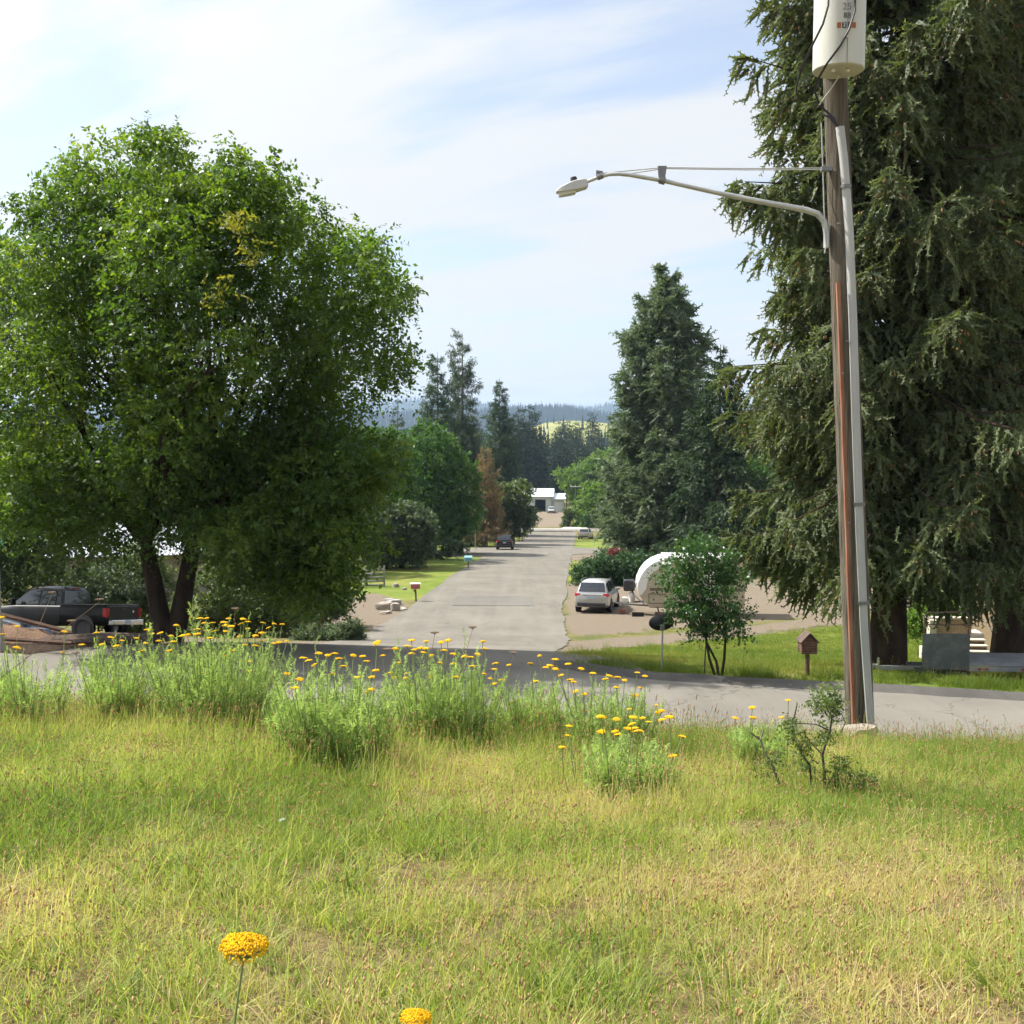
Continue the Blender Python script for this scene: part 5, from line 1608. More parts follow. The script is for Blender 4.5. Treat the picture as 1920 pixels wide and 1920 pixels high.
MB().prism([(-0.15, z0 + 0.28), (0.15, z0 + 0.28), (0, z0 + 0.44)], -0.15, 0.15, 'y').build('gable', m_log, t)
for s in (-1, 1):
    MB().box((s * 0.108, 0, z0 + 0.372), (0.30, 0.44, 0.025), Matrix.Rotation(s * R(47), 3, 'Y')).build('roof_board', M('roof_shake', (0.075, 0.05, 0.04), 0.9, var=(9, (0.13, 0.09, 0.07), 0.4, 0.6)) if s < 0 else bpy.data.materials['roof_shake'], t)

# stake beside the sapling
skp = ground_at(1320, 1266)
t = thing('garden_stake', 'thin dark stake supporting the young multi-stemmed tree', 'stake', skp)
MB().tube([(0, 0, -.2), (0.02, 0, .45), (0.045, 0, .85)], 0.016, 6).build('shaft', m_trim, t)
MB().tube([(0.03, 0, .70), (0.1, 0.02, .74)], 0.006, 5).build('tie', m_trim, t)

# ---------------------------------------------------------------- right-hand house
m_sid = M('peach_siding', (0.46, 0.33, 0.21), 0.75, var=(2, (0.50, 0.37, 0.25), 0.35, 0.65))
m_wht = M('sunlit_siding_white_trim', (0.70, 0.68, 0.66), 0.7, var=(2, (0.76, 0.74, 0.72), 0.35, 0.65))
m_roofd = M('grey_shingle', (0.10, 0.095, 0.09), 0.9, var=(6, (0.16, 0.15, 0.14), 0.35, 0.65))
m_step = M('step_concrete', (0.48, 0.42, 0.34), 0.9, var=(4, (0.55, 0.49, 0.41), 0.35, 0.65))


def brick_mat():
    m = bpy.data.materials.new('tan_brick'); m.use_nodes = True
    t_ = m.node_tree; p = t_.nodes['Principled BSDF']; p.inputs['Roughness'].default_value = 0.9
    b = nn(t_, 'ShaderNodeTexBrick', inp={'Color1': (0.33, 0.21, 0.13, 1), 'Color2': (0.40, 0.27, 0.17, 1), 'Mortar': (0.20, 0.15, 0.11, 1), 'Scale': 1.0, 'Mortar Size': 0.008, 'Brick Width': 0.22, 'Row Height': 0.07})
    tcx = nn(t_, 'ShaderNodeTexCoord'); mpx = nn(t_, 'ShaderNodeMapping', inp={2: (R(-90), 0, 0)})
    lk(t_, tcx.outputs['Object'], mpx.inputs[0]); lk(t_, mpx.outputs[0], b.inputs['Vector']); lk(t_, b.outputs['Color'], p.inputs['Base Color'])
    return m


m_brk = brick_mat()
hb_ = on_ground(1800, 43.0)
t = thing('house', 'peach sided house with upper wall whitened as sunlit siding half hidden by the spruces', 'house', hb_, R(-38))
box('wall', (5.0, 4.0, 1.55), (10, 8, 3.9), m_sid, t)
box('upper_wall', (5.0, -0.02, 3.25), (10.04, 0.06, 1.3), m_wht, t)  # white colour stands for overexposed sunlight on the upper siding
MB().prism([(-0.5, 3.9), (10.5, 3.9), (5.0, 6.1)], -0.6, 8.6, 'y').build('roof', m_roofd, t)
for x, z, w, h in ((2.35, 1.45, 1.2, 1.25), (6.5, 1.6, 1.6, 1.2)):
    fr = MB()
    fr.box((x, -0.05, z + h / 2), (w + .12, .08, .07)); fr.box((x, -0.05, z - h / 2), (w + .12, .10, .07))
    for dx in (-w / 2, 0, w / 2):
        fr.box((x + dx, -0.05, z), (.07, .07, h - 0.07))
    fw = fr.build('window', m_white, t)
    for dx in (-w / 4, w / 4):
        box('pane', (x + dx, -0.02, z), (w / 2 - .06, .03, h - 0.06), m_glass, fw)
box('skirting_panel', (3.2, -0.03, -0.05), (1.4, .05, .95), M('tan_panel', (0.30, 0.21, 0.14), 0.8), t)
box('corner_board', (-0.01, -0.02, 1.55), (.14, .08, 3.9), m_wht, t)
# front steps
st = ground_at(1838, 1243)
t = thing('porch_steps', 'pale concrete front steps with iron handrail leading to the house', 'steps', st, R(-6))
k_ = st.y / F
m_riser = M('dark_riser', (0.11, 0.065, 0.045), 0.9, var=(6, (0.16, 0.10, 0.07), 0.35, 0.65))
for i in range(4):
    box('riser', (0, 0.16 + i * 0.28, 0.02 + i * 0.155), (0.78, 0.26, 0.24), m_riser, t)
    box('tread', (0, 0.12 + i * 0.28, 0.165 + i * 0.155), (0.84, 0.31, 0.05), m_step, t, bevel=0.008)
box('landing', (0, 1.75, 0.50), (1.0, 1.0, 0.55), m_step, t)
MB().tube([(0.42, 0.1, .2), (0.42, 0.1, 1.0), (0.42, 1.3, 1.65)], .016, 6).build('handrail', m_trim, t)
pw = st + Vector((-0.5, 1.35, 0))
t = thing('brick_planter', 'low tan brick wall beside the front steps', 'wall', Vector((pw.x, pw.y, Tz(pw.x, pw.y))), R(-4))
zz = st.z - Tz(pw.x, pw.y)
for a_ in ((-0.25, 0, 0.75, 1.15), ):
    box('wall', (-0.05, 0.1, 0.55 + zz), (1.5, 0.24, 1.5), m_brk, t)
box('coping', (-0.05, 0.1, 1.325 + zz), (1.6, 0.32, 0.06), m_step, t, bevel=0.008)
box('pier', (-0.72, -0.1, 0.55 + zz), (0.24, 0.36, 1.48), m_step, t)
box('low_ledge', (-0.9, -0.3, 0.1 + zz), (0.5, 0.3, 0.5), m_step, t)

# ---------------------------------------------------------------- white garage at the end of the street
gb = on_ground(1022, 268)
t = thing('garage_building', 'long white metal garage with a dark open bay at the street end', 'building', gb, HEAD)
mpp = 268 / F
m_mint = M('mint_white_wall', (0.52, 0.57, 0.54), 0.7, var=(1, (0.56, 0.61, 0.58), 0.35, 0.65))
m_roofw = M('white_metal_roof', (0.74, 0.75, 0.76), 0.35, metal=0.2)
g0, g1 = (985 - 1022) * mpp, (1034 - 1022) * mpp
hW = 28 * mpp
mb = MB()
d0, d1 = (1003 - 1022) * mpp, (1023 - 1022) * mpp
mb.box(((g0 - 4 + d0) / 2, 0, hW / 2), (d0 - g0 + 4, .3, hW)); mb.box(((d1 + g1) / 2, 0, hW / 2), (g1 - d1, .3, hW)); mb.box(((d0 + d1) / 2, 0, hW * .9), (d1 - d0, .3, hW * .2))
mb.box(((g0 + g1) / 2 - 2, 14, hW / 2), (g1 - g0 + 4, .3, hW)); mb.box((g0 - 4, 7, hW / 2), (.3, 13.6, hW)); mb.box((g1, 7, hW / 2), (.3, 13.6, hW))
mb.build('wall', m_mint, t)
box('floor_slab', ((g0 + g1) / 2 - 2, 7, .12), (g1 - g0 + 3.4, 13.4, .2), M('bay_shade_floor', (0.06, 0.055, 0.05), 0.8), t)  # slab coloured dark to stand in for the shade inside the bay
MB().prism([(-0.8, hW + .02), (7.0, hW + 1.6), (14.8, hW + .02)], g0 - 5, g1 + .5, 'x').build('roof', m_roofw, t)
mb = MB(); e0, e1 = g1 + .18, (1057 - 1022) * mpp
mb.box(((e0 + e1) / 2, 3.2, 22 * mpp / 2), (e1 - e0, 6, 22 * mpp)); mb.build('lean_to', m_mint, t)
MB().prism([(-0.4, 24 * mpp), (7.0, 31 * mpp), (7.0, 29.5 * mpp), (-0.4, 22.3 * mpp)], e0, e1 + .5, 'x').build('lean_to_roof', m_roofw, t)
dr_ = box('garage_door', ((e0 + e1) / 2 + .1, 0.17, 9 * mpp), (e1 - e0 - .8, .1, 18 * mpp), m_white, t)
for i in range(1, 4):
    box('door_joint', ((e0 + e1) / 2 + .1, 0.11, i * 4.5 * mpp), (e1 - e0 - .9, .02, .05), m_alu, dr_)
MB().tube([((1004 - 1022) * mpp, 3, hW + .4), ((1004 - 1022) * mpp, 3, hW + 1.9)], .12, 8).build('flue', m_alu, t)

# distant utility poles
for px, ytop, D, lab in ((1062, 905, 258, 'far utility pole with transformer beside the white garage'), (1079, 908, 240, 'far utility pole with a wide pale crossarm among lime trees'), (1146, 908, 200, 'far utility pole crossarm showing beside the blue spruce')):
    b = on_ground(px, D); tp_ = at(px, ytop, D); H = tp_.z - b.z
    t = thing('distant_pole', lab, 'utility pole', b)
    MB().tube([(0, 0, -.3), (0, 0, H)], [.16, .11], 8).build('pole', m_barkg, t)
    if px != 1062:
        box('crossarm', (0, -.15, H - .5), (2.3, .12, .14), m_white, t)
        for x in (-1.0, 0.0, 1.0):
            MB().lathe([(.04, 0), (.07, .06), (.04, .12), (.06, .18), (0, .22)], (x, -.15, H - .42), 8).build('insulator', m_ins, t)
    else:
        MB().lathe([(0, 0), (.28, 0), (.28, .9), (0, .95)], (-.45, 0, H - 1.5), 12).build('tank', m_tank, t)

# ---------------------------------------------------------------- left side: mailboxes, sign, rocks, fence, house
mbp = ground_at(779, 1128)
t = thing('mailbox', 'red and white mailbox on a crooked post beside the left lawn', 'mailbox', mbp, R(8))
k_ = mbp.y / F
MB().tube([(0.04, 0, -.2), (0.02, 0, .4), (0, 0, .72)], 0.05, 8).build('post', m_barkg, t)
MB().tube([(0, 0, .5), (-.12, 0, .70)], 0.03, 6).build('brace', m_barkg, t)
zc = .75
secb = [(-.13, zc), (-.13, zc + .2), (-.11, zc + .27), (-.06, zc + .32), (0, zc + .335), (.06, zc + .32), (.11, zc + .27), (.13, zc + .2), (.13, zc)]
MB().prism(secb, -.26, .26, 'x').build('box', M('faded_red', (0.36, 0.09, 0.10), 0.55), t)
topb = [(a * 1.06, b + .012) for a, b in secb[2:-2]]
MB().prism(topb, -.29, .29, 'x').build('lid', m_white, t)
sgp = ground_at(878, 1066)
t = thing('blue_mailbox', 'pale blue mailbox on a thin post at the lawn corner', 'mailbox', sgp, R(4))
k_ = sgp.y / F
MB().tube([(0, 0, -.2), (0, 0, .6)], .045, 6).build('post', m_rustw, t)
MB().prism([(-.2, .6), (-.2, .88), (-.13, .98), (0, 1.02), (.13, .98), (.2, .88), (.2, .6)], -.32, .32, 'x').build('box', M('pale_blue', (0.30, 0.55, 0.60), 0.5), t)
box('lid', (0.0, -.215, .76), (.5, .02, .22), M('blue_print', (0.14, 0.33, 0.42), 0.5), t)
ssp = on_ground(891, 124)
t = thing('street_sign', 'green street-name sign on a pale post before the rusty conifer', 'street sign', ssp, R(10))
MB().tube([(0, 0, -.2), (0, 0, 2.35)], .04, 8).build('post', m_alu, t)
box('sign_blade', (0, 0, 2.25), (.75, .02, .16), M('sign_green', (0.02, 0.20, 0.10), 0.5), t)
box('sign_blade', (0, 0, 2.42), (.02, .75, .16), bpy.data.materials['sign_green'], t)
for px, py, s, lab, mt in ((722, 1140, (1.1, .8, .7), 'large pale rock on the gravel left of the red mailbox', m_rock), (741, 1142, (.7, .6, .7), 'upright pale rock next to the large rock on gravel', m_rock), (740, 1131, (.9, .6, .5), 'flat grey rock behind the pale rocks on gravel', m_rockd),
                           (730, 1130, (.7, .6, .55), 'rounded grey rock beside the flat rock on gravel', m_rockd), (724, 1148, (.9, .4, .22), 'low flat stone slab in front of the pale rocks', m_rock), (757, 1140, (.8, .3, .15), 'thin stone slab lying toward the red mailbox', m_rockd), (742, 1098, (.5, .4, .4), 'small rock at the lawn border behind the red mailbox', m_rock), (758, 1103, (.35, .3, .25), 'smallest border stone near the red mailbox', m_rock)):
    g_ = ground_at(px, py + 3)
    rock('rock', lab, g_ + Vector((0, 0, s[2] * .22)), s, mt, int(px * 7 + py))
# log pile fence
fp = ground_at(706, 1100)
t = thing('rail_fence', 'weathered grey stacked rail fence at the lawn edge', 'fence', fp, R(20))
m_grw = M('grey_wood', (0.20, 0.185, 0.165), 0.9, var=(6, (0.30, 0.28, 0.25), 0.35, 0.65), streak=(.3, 1, 1))
for i in range(5):
    MB().tube([(-1.1, 0.03 * (i % 2), .12 + i * .24), (0.55, -.03 * (i % 2), .10 + i * .25)], .06, 7).build('rail', m_grw, t)
for x in (-0.75, 0.5):
    MB().tube([(x, -.09, -.2), (x, -.09, 1.35)], .06, 7).build('post', m_grw, t)
MB().tube([(-1.4, -.2, .1), (0.2, -.1, 1.3)], .045, 7).build('loose_rail', m_grw, t)
fpo = ground_at(604, 1186)
t = thing('gate_post', 'short dark red wooden post at the drive entrance', 'post', fpo)
MB().box((0, 0, .4), (.16, .16, 1.2)).build('post', m_rustw, t, bevel=0.01)
box('rail', (-1.1, 0, .42), (2.2, .07, .14), m_rustw, t)
box('reflector', (-.06, -.085, .45), (.03, .01, .22), m_white, t)

# house with ribbed metal roof seen through the elm
hp = on_ground(225, 62)
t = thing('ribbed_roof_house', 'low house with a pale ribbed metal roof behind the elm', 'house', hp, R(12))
box('wall', (0, 3, 1.2), (9, 6, 3.2), M('dark_tan_wall', (0.24, 0.20, 0.16), 0.8), t)  # one even darker tan over the whole wall
MB().add([(-5, -.6, 2.7), (5, -.6, 2.7), (5, 3.4, 4.3), (-5, 3.4, 4.3), (-5, 7.2, 2.7), (5, 7.2, 2.7)], [(0, 1, 2, 3), (3, 2, 5, 4)]).build('roof', M('ribbed_steel', (0.50, 0.52, 0.55), 0.35, metal=0.4), t)
an = math.atan2(1.6, 4.0)
for i in range(33):
    x = -4.9 + i * .306
    MB().box((x, 1.4, 3.53), (.05, 4.25, .05), Matrix.Rotation(an, 3, 'X')).build('rib', bpy.data.materials['ribbed_steel'], t)
box('window', (-1.5, -.03, 1.5), (1.4, .06, 1.0), m_glass, t); box('door', (1.4, -.03, 1.05), (.95, .06, 2.1), m_white, t)

# mulch bed with timber edging in front of the silver car
mp_ = on_ground(20, 29.3)
t = thing('mulch_bed', 'raised bed of brown wood chips with a sloping timber edge', 'garden bed', mp_)
m_mul = M('wood_chips', (0.13, 0.075, 0.045), 0.95, var=(16, (0.26, 0.16, 0.10), 0.35, 0.65), bump=(22, 1.0, 0.06))
nxm, nym = 26, 14
vs_, fs_ = [], []
for j in range(nym):
    for i in range(nxm):
        x, y = -3.2 + 5.0 * i / (nxm - 1), -1.0 + 2.4 * j / (nym - 1)
        e = min(1, 4.0 * min(i / (nxm - 1), 1 - i / (nxm - 1))) * min(1, 4.0 * min(j / (nym - 1), 1 - j / (nym - 1)))
        h = (0.95 - 0.16 * (x + 3.2)) * e**.6 + .06 * math.sin(x * 9 + y * 5) * e
        vs_.append((x, y, Tz(mp_.x + x, mp_.y + y) - mp_.z - .08 + max(0, h)))
for j in range(nym - 1):
    for i in range(nxm - 1):
        a = j * nxm + i; fs_.append((a, a + 1, a + nxm + 1, a + nxm))
MB().add(vs_, fs_).build('mulch', m_mul, t, smooth=60)
m_tim = M('old_timber', (0.10, 0.055, 0.038), 0.9, var=(6, (0.17, 0.10, 0.07), 0.4, 0.65), streak=(.3, 1, 1))
MB().tube([at(0, 1152, 29.8) - mp_, at(118, 1182, 29.8) - mp_], .07, 6).build('timber', m_tim, t)
MB().tube([at(-30, 1196, 28.2) - mp_, at(135, 1206, 28.2) - mp_], .06, 6).build('timber', m_tim, t)
# low dark wheel-rut mound right of the bed
mo = on_ground(200, 29.0)
o = rock('soil_mound', 'low dark mound of bare soil by the street corner', mo + Vector((0, 0, .0)), (4.2, 1.5, .55), M('dark_soil', (0.05, 0.032, 0.022), 0.95, var=(9, (0.10, 0.065, 0.045), 0.35, 0.65), bump=(16, 1, .05)), 77, cat='mound')
o.rotation_euler = (0, 0, 0)
# steel sign-post fragment at the very left edge
lp = on_ground(2, 27.0)
t = thing('edge_post', 'grey steel post cut by the left edge of the view', 'post', lp)
MB().tube([(0, 0, -.2), (0, 0, 2.6)], .045, 8).build('post', m_galv, t)
box('sign_blade', (-0.12, -.03, 2.72), (.6, .02, .2), bpy.data.materials['sign_green'], t)

# ---------------------------------------------------------------- shrubs
def shrub(name, label, px, D, crown, mat, seed, ntw, ll, depth=0.8, nleaf=10, tl=(.2, .5), group=None, cat='shrub', droop=.2, inner=.5):
    b = on_ground(px, D)
    return broadleaf(name, label, b, lobes_px(crown, D, b, depth, seed, 2), ntw, nleaf, ll, ll * .6, mat, m_bark, .25, .05, seed, tl=tl, droop=droop, limbs=6, cat=cat, group=group, inner=inner)


shrub('shrub', 'yellow-green bush above the pickup cab at the left edge', 40, 45, [(20, 1075, 50), (80, 1060, 45), (-40, 1060, 60), (60, 1110, 50), (-20, 1120, 55), (110, 1110, 40)], m_olive, 71, 2200, .13, 1.2)
shrub('shrub', 'brownish grey bush right behind the pickup bed', 185, 46, [(170, 1100, 42), (205, 1090, 40), (195, 1130, 42), (235, 1120, 35), (150, 1125, 35)], m_greyl, 72, 1800, .11, 1.0)
shrub('shrub', 'green bush filling the gap beside the elm trunk', 262, 48, [(255, 1090, 40), (280, 1110, 45), (245, 1140, 40), (285, 1150, 40), (255, 1055, 35)], m_olive, 73, 1800, .13, 1.0)
shrub('shrub', 'shaded bush under the elm right of its trunk', 420, 46, [(390, 1120, 50), (440, 1110, 50), (490, 1125, 50), (420, 1150, 45), (540, 1140, 45), (480, 1160, 40), (360, 1150, 35)], m_olive, 74, 2600, .13, 1.2)
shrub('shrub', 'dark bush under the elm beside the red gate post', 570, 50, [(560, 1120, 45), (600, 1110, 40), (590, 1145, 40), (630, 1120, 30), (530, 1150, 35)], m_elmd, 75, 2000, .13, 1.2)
shrub('juniper', 'wide low dark juniper spreading behind the silver-white SUV', 1135, 74, [(1095, 1080, 16), (1120, 1072, 20), (1150, 1068, 22), (1180, 1065, 22), (1205, 1062, 22), (1080, 1084, 10), (1135, 1084, 16), (1170, 1085, 18)], m_jun, 76, 2600, .16, 1.4, tl=(.3, .7), droop=-.1)
shrub('barberry', 'dark red rounded shrub beside the juniper', 1156, 82, [(1156, 1046, 8), (1151, 1050, 6), (1161, 1050, 6)], m_redleaf, 77, 700, .12, .5)
shrub('box_shrub', 'small round green shrub touching the red shrub', 1141, 83, [(1141, 1047, 9), (1138, 1052, 7)], m_jun, 78, 500, .12, .4)
shrub('far_bush', 'small bush at the edge of the far gravel drive', 1068, 214, [(1068, 970, 6), (1067, 976, 5), (1069, 963, 4)], m_olive, 79, 250, .4, .8, tl=(.5, .9))
shrub('lawn_bush', 'leafy green bush on the lawn beside the house corner', 1752, 41, [(1740, 1150, 26), (1770, 1150, 24), (1720, 1160, 18), (1755, 1170, 24)], m_bright, 80, 1100, .12, .6)
# driveway weeds
shrub('roadside_weeds', 'tall green weeds at the gravel drive entrance', 650, 43, [(650, 1192, 18), (630, 1195, 16), (670, 1196, 14), (600, 1198, 14), (560, 1198, 14), (580, 1196, 14)], m_greyl, 81, 1500, .09, .6, tl=(.15, .35), droop=-.1, cat='weeds')
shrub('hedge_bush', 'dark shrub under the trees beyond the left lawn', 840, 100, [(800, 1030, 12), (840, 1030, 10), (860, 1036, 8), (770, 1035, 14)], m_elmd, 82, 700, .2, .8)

# young multi-stem tree on the lawn
sb_ = ground_at(1345, 1272)
t = thing('young_tree', 'young multi-stemmed tree with glossy leaves next to the satellite dish', 'tree', sb_)
Dd = sb_.y
sap = [(1300, 1050, 36), (1340, 1040, 30), (1270, 1080, 34), (1320, 1090, 44), (1360, 1080, 30), (1300, 1130, 44), (1350, 1130, 42), (1270, 1130, 30), (1385, 1150, 24), (1320, 1165, 36), (1365, 1175, 32), (1302, 1160, 24), (1390, 1185, 18), (1330, 1020, 18), (1285, 1030, 20), (1310, 1190, 20), (1245, 1100, 14)]
SL = lobes_px(sap, Dd, sb_, .6, 12, 2, .72)
r_s = np.random.default_rng(91)
P, Dv = lobe_twigs(SL, 1050, r_s, .3, inner=.5, shell=.9)
v, q, rn = leaves_on_twigs(P, Dv, r_s.uniform(.12, .40, 1050), 9, .085, .052, .15, r_s)
link('crown', npmesh('crown', v, quads=q, mat=m_glossy, rnd=rn), t)['kind'] = 'stuff'
for pts_ in ([(1343, 1275), (1330, 1235), (1322, 1190), (1300, 1120), (1290, 1060)], [(1349, 1275), (1343, 1240), (1325, 1205), (1318, 1150), (1330, 1070)], [(1352, 1275), (1358, 1235), (1360, 1200), (1362, 1150), (1350, 1080)]):
    MB().tube([at(x, y, Dd) - sb_ for x, y in pts_], [.036, .03, .026, .018, .008], 7).build('stem', m_bark, t, smooth=60)
mb = MB()
for i, l in enumerate(SL[:22]):
    limb(mb, at(random.choice((1322, 1325, 1360)), 1195, Dd) - sb_, l[:3], .014, .004, .1, 5, 4, 300 + i)
mb.build('branches', m_bark, t)['kind'] = 'stuff'
# ================================================================ foreground: grass, yarrow, shrub
m_gr = ML('meadow_grass', [(0.0, (0.12, 0.19, 0.037)), (0.3, (0.245, 0.315, 0.07)), (0.55, (0.39, 0.43, 0.13)), (0.78, (0.53, 0.475, 0.225)), (1.0, (0.52, 0.40, 0.26))], 0.5, (1.35, 1.35, 0.7), 0.55, 0.25, attr='tint', instancer=True)
m_seed = ML('seed_head', [(0.0, (0.36, 0.21, 0.10)), (0.5, (0.46, 0.29, 0.145)), (1.0, (0.56, 0.39, 0.22))], 0.3, (1.2, 1.1, 0.9), 0.7, 0.2, attr='tint', instancer=True)
m_lgr = ML('lawn_grass', [(0.0, (0.085, 0.145, 0.02)), (0.5, (0.155, 0.21, 0.033)), (1.0, (0.26, 0.25, 0.07))], 0.42, (1.4, 1.4, 0.6), 0.55, 0.25, attr='tint', instancer=True)


def blade_arrays(nb, hmin, hmax, spread, w, bend, seed, heads=0, headlen=.03, stalk_h=(.25, .42), headw=.0045):
    r_ = np.random.default_rng(seed)
    V, T_, Qd, mi_t, mi_q = [], [], [], [], []
    nv = 0
    for b in range(nb):
        a = r_.uniform(0, 6.28); rr = spread * math.sqrt(r_.uniform(0, 1))
        o = np.array([rr * math.cos(a), rr * math.sin(a), -0.02])
        h = r_.uniform(hmin, hmax); az = a + r_.normal(0, 1.2); d = np.array([math.cos(az), math.sin(az), 0])
        be = bend * r_.uniform(.3, 1.6)
        fa = r_.uniform(0, 6.28)
        sd = np.array([math.cos(fa), math.sin(fa), 0]) * w * r_.uniform(.7, 1.3) * .5
        for k, (s, ww) in enumerate(((0, 1.0), (.38, .95), (.72, .6))):
            c = o + np.array([0, 0, 1]) * h * s * (1 - .25 * be * s) + d * be * h * s * s
            V += [c - sd * ww, c + sd * ww]
        V.append(o + np.array([0, 0, 1]) * h * (1 - .25 * be) + d * be * h)
        Qd += [(nv, nv + 1, nv + 3, nv + 2), (nv + 2, nv + 3, nv + 5, nv + 4)]; T_ += [(nv + 4, nv + 5, nv + 6)]
        mi_t += [0]; mi_q += [0, 0]; nv += 7
    for b in range(heads):
        a = r_.uniform(0, 6.28); rr = spread * math.sqrt(r_.uniform(0, 1))
        o = np.array([rr * math.cos(a), rr * math.sin(a), -0.02]); h = r_.uniform(*stalk_h)
        ln = np.array([r_.normal(0, .16), r_.normal(0, .16), 1.0]); tp = o + ln * h
        fa = r_.uniform(0, 6.28); sd = np.array([math.cos(fa), math.sin(fa), 0]) * .0011
        V += [o - sd, o + sd, tp + sd, tp - sd]; Qd += [(nv, nv + 1, nv + 2, nv + 3)]; mi_q += [0]; nv += 4
        hl = headlen * r_.uniform(.6, 1.4)
        ax = unit(ln + r_.normal(0, .15, 3)); e1 = unit(np.cross(ax, [1, 0.2, 0])); e2 = np.cross(ax, e1)
        m1, m2 = tp + ax * hl * .3, tp + ax * hl * .75
        V.append(tp - ax * .002)
        for m_, rw in ((m1, headw), (m2, headw * .8)):
            for k in range(3):
                V.append(m_ + (e1 * math.cos(2.1 * k) + e2 * math.sin(2.1 * k)) * rw)
        V.append(tp + ax * hl)
        for k in range(3):
            k2 = (k + 1) % 3
            T_ += [(nv, nv + 1 + k, nv + 1 + k2), (nv + 7, nv + 4 + k2, nv + 4 + k)]; mi_t += [1, 1]
            Qd += [(nv + 1 + k, nv + 4 + k, nv + 4 + k2, nv + 1 + k2)]; mi_q += [1]
        nv += 8
    return V, T_, Qd, mi_t, mi_q


rg = np.random.default_rng(55)


def vnoise(x, y, s, seed=0):
    """smooth value noise"""
    r_ = np.random.default_rng(seed); tb = r_.uniform(0, 1, (64, 64))
    X, Y = x * s + 100, y * s + 100
    i, j = np.floor(X).astype(int), np.floor(Y).astype(int)
    fx, fy_ = X - i, Y - j
    fx, fy_ = fx * fx * (3 - 2 * fx), fy_ * fy_ * (3 - 2 * fy_)
    g = lambda a, b: tb[a % 64, b % 64]
    return g(i, j) * (1 - fx) * (1 - fy_) + g(i + 1, j) * fx * (1 - fy_) + g(i, j + 1) * (1 - fx) * fy_ + g(i + 1, j + 1) * fx * fy_


def patch_mesh(name, tufts_, mix, n, rad, seed, mats, tint_sd=.16):
    """one patch of ground cover: n tufts drawn from templates, merged, tinted blade by blade"""
    r_ = np.random.default_rng(seed)
    kinds = r_.choice(len(mix), n, p=np.array(mix) / sum(mix))
    Vs, Ts, Qs, mt, mq, rt, rq_ = [], [], [], [], [], [], []
    nv = 0
    for k in kinds:
        tv, tt, tq, mit, miq, off = tufts_[k][r_.integers(0, len(tufts_[k]))]
        a = r_.uniform(0, 6.28); rr = rad * math.sqrt(r_.uniform(0, 1)); c = math.cos(r_.uniform(0, 6.28)); an = r_.uniform(0, 6.28)
        M_ = np.array([[math.cos(an), -math.sin(an), 0], [math.sin(an), math.cos(an), 0], [r_.normal(0, .1), r_.normal(0, .1), 1]])
        sc = r_.uniform(.65, 1.3)
        Vs.append(tv @ M_.T * sc * np.array([1, 1, r_.uniform(.8, 1.2)]) + np.array([rr * math.cos(a), rr * math.sin(a), 0]))
        Ts.append(tt + nv); Qs.append(tq + nv); mt.append(mit); mq.append(miq)
        b = .5 + off + r_.normal(0, tint_sd)
        # one shade per blade (a blade is one triangle and two quads in the tuft order)
        rt.append(np.clip(b + r_.normal(0, .10, len(tt)), 0, 1)); rq_.append(np.clip(np.repeat(b + r_.normal(0, .10, (len(tq) + 1) // 2), 2)[:len(tq)], 0, 1))
        nv += len(tv)
    me = npmesh(name, np.concatenate(Vs), tris=np.concatenate(Ts), quads=np.concatenate(Qs), rnd=np.concatenate(rt + rq_))
    for m_ in mats:
        me.materials.append(m_)
    me.polygons.foreach_set('material_index', np.concatenate(mt + mq).astype(np.int32))
    return me


def tuft_data(nb, hmin, hmax, spread, w, bend, seed, off=0.0, **kw):
    V, T_, Qd, a, b = blade_arrays(nb, hmin, hmax, spread, w, bend, seed, **kw)
    return (np.array(V), np.array(T_, dtype=np.int32).reshape(-1, 3), np.array(Qd, dtype=np.int32).reshape(-1, 4), np.array(a), np.array(b), off)


TU = [[tuft_data(14, .04, .14, .07, .0036, .75, 100 + i) for i in range(5)],
      [tuft_data(11, .07, .22, .06, .0028, .6, 110 + i, heads=1, stalk_h=(.15, .30), headlen=.02, headw=.0026) for i in range(5)],
      [tuft_data(8, .05, .14, .08, .0032, .7, 120 + i, .05, heads=4, stalk_h=(.05, .20), headlen=.019, headw=.0032) for i in range(5)],
      [tuft_data(14, .05, .15, .05, .0075, .8, 130 + i, -.35) for i in range(3)],
      [tuft_data(12, .02, .08, .10, .0034, 2.2, 140 + i, .32) for i in range(4)]]
MIX = {'green': [5, 3.4, 1.8, 1.6, 1.4], 'mixed': [3.6, 2.6, 3.2, .8, 2.8], 'dry': [1.8, 1.4, 3.2, .5, 4.6]}
PR = .38
G_ = []
for mi_, (nm, mix) in enumerate(MIX.items()):
    for i in range(5):
        G_.append(patch_mesh('grass_patch', TU, mix, 92 if nm != 'dry' else 74, PR, 500 + mi_ * 10 + i, [m_gr, m_seed]))
TA = [[tuft_data(11, .08, .24, .07, .0042, .5, 170 + i, heads=2, stalk_h=(.15, .34), headlen=.026, headw=.0030) for i in range(5)]]
for i in range(4):
    G_.append(patch_mesh('tall_patch', TU + TA, [2, 3, 1.5, .5, .5, 5], 84, PR, 560 + i, [m_gr, m_seed]))


def tilted(x, y, rz):
    """euler angles that lay a patch on the slope"""
    e = .25
    nx_ = -(T(x + e, y) - T(x - e, y)) / (2 * e); ny_ = -(T(x, y + e) - T(x, y - e)) / (2 * e)
    # rotation about x by -atan(ny), about y by atan(nx); rz applied first
    out = np.zeros((len(x), 3))
    for i in range(len(x)):
        m = Vector((nx_[i], ny_[i], 1)).to_track_quat('Z', 'Y').to_matrix() @ Matrix.Rotation(rz[i], 3, 'Z')
        out[i] = m.to_euler()
    return out


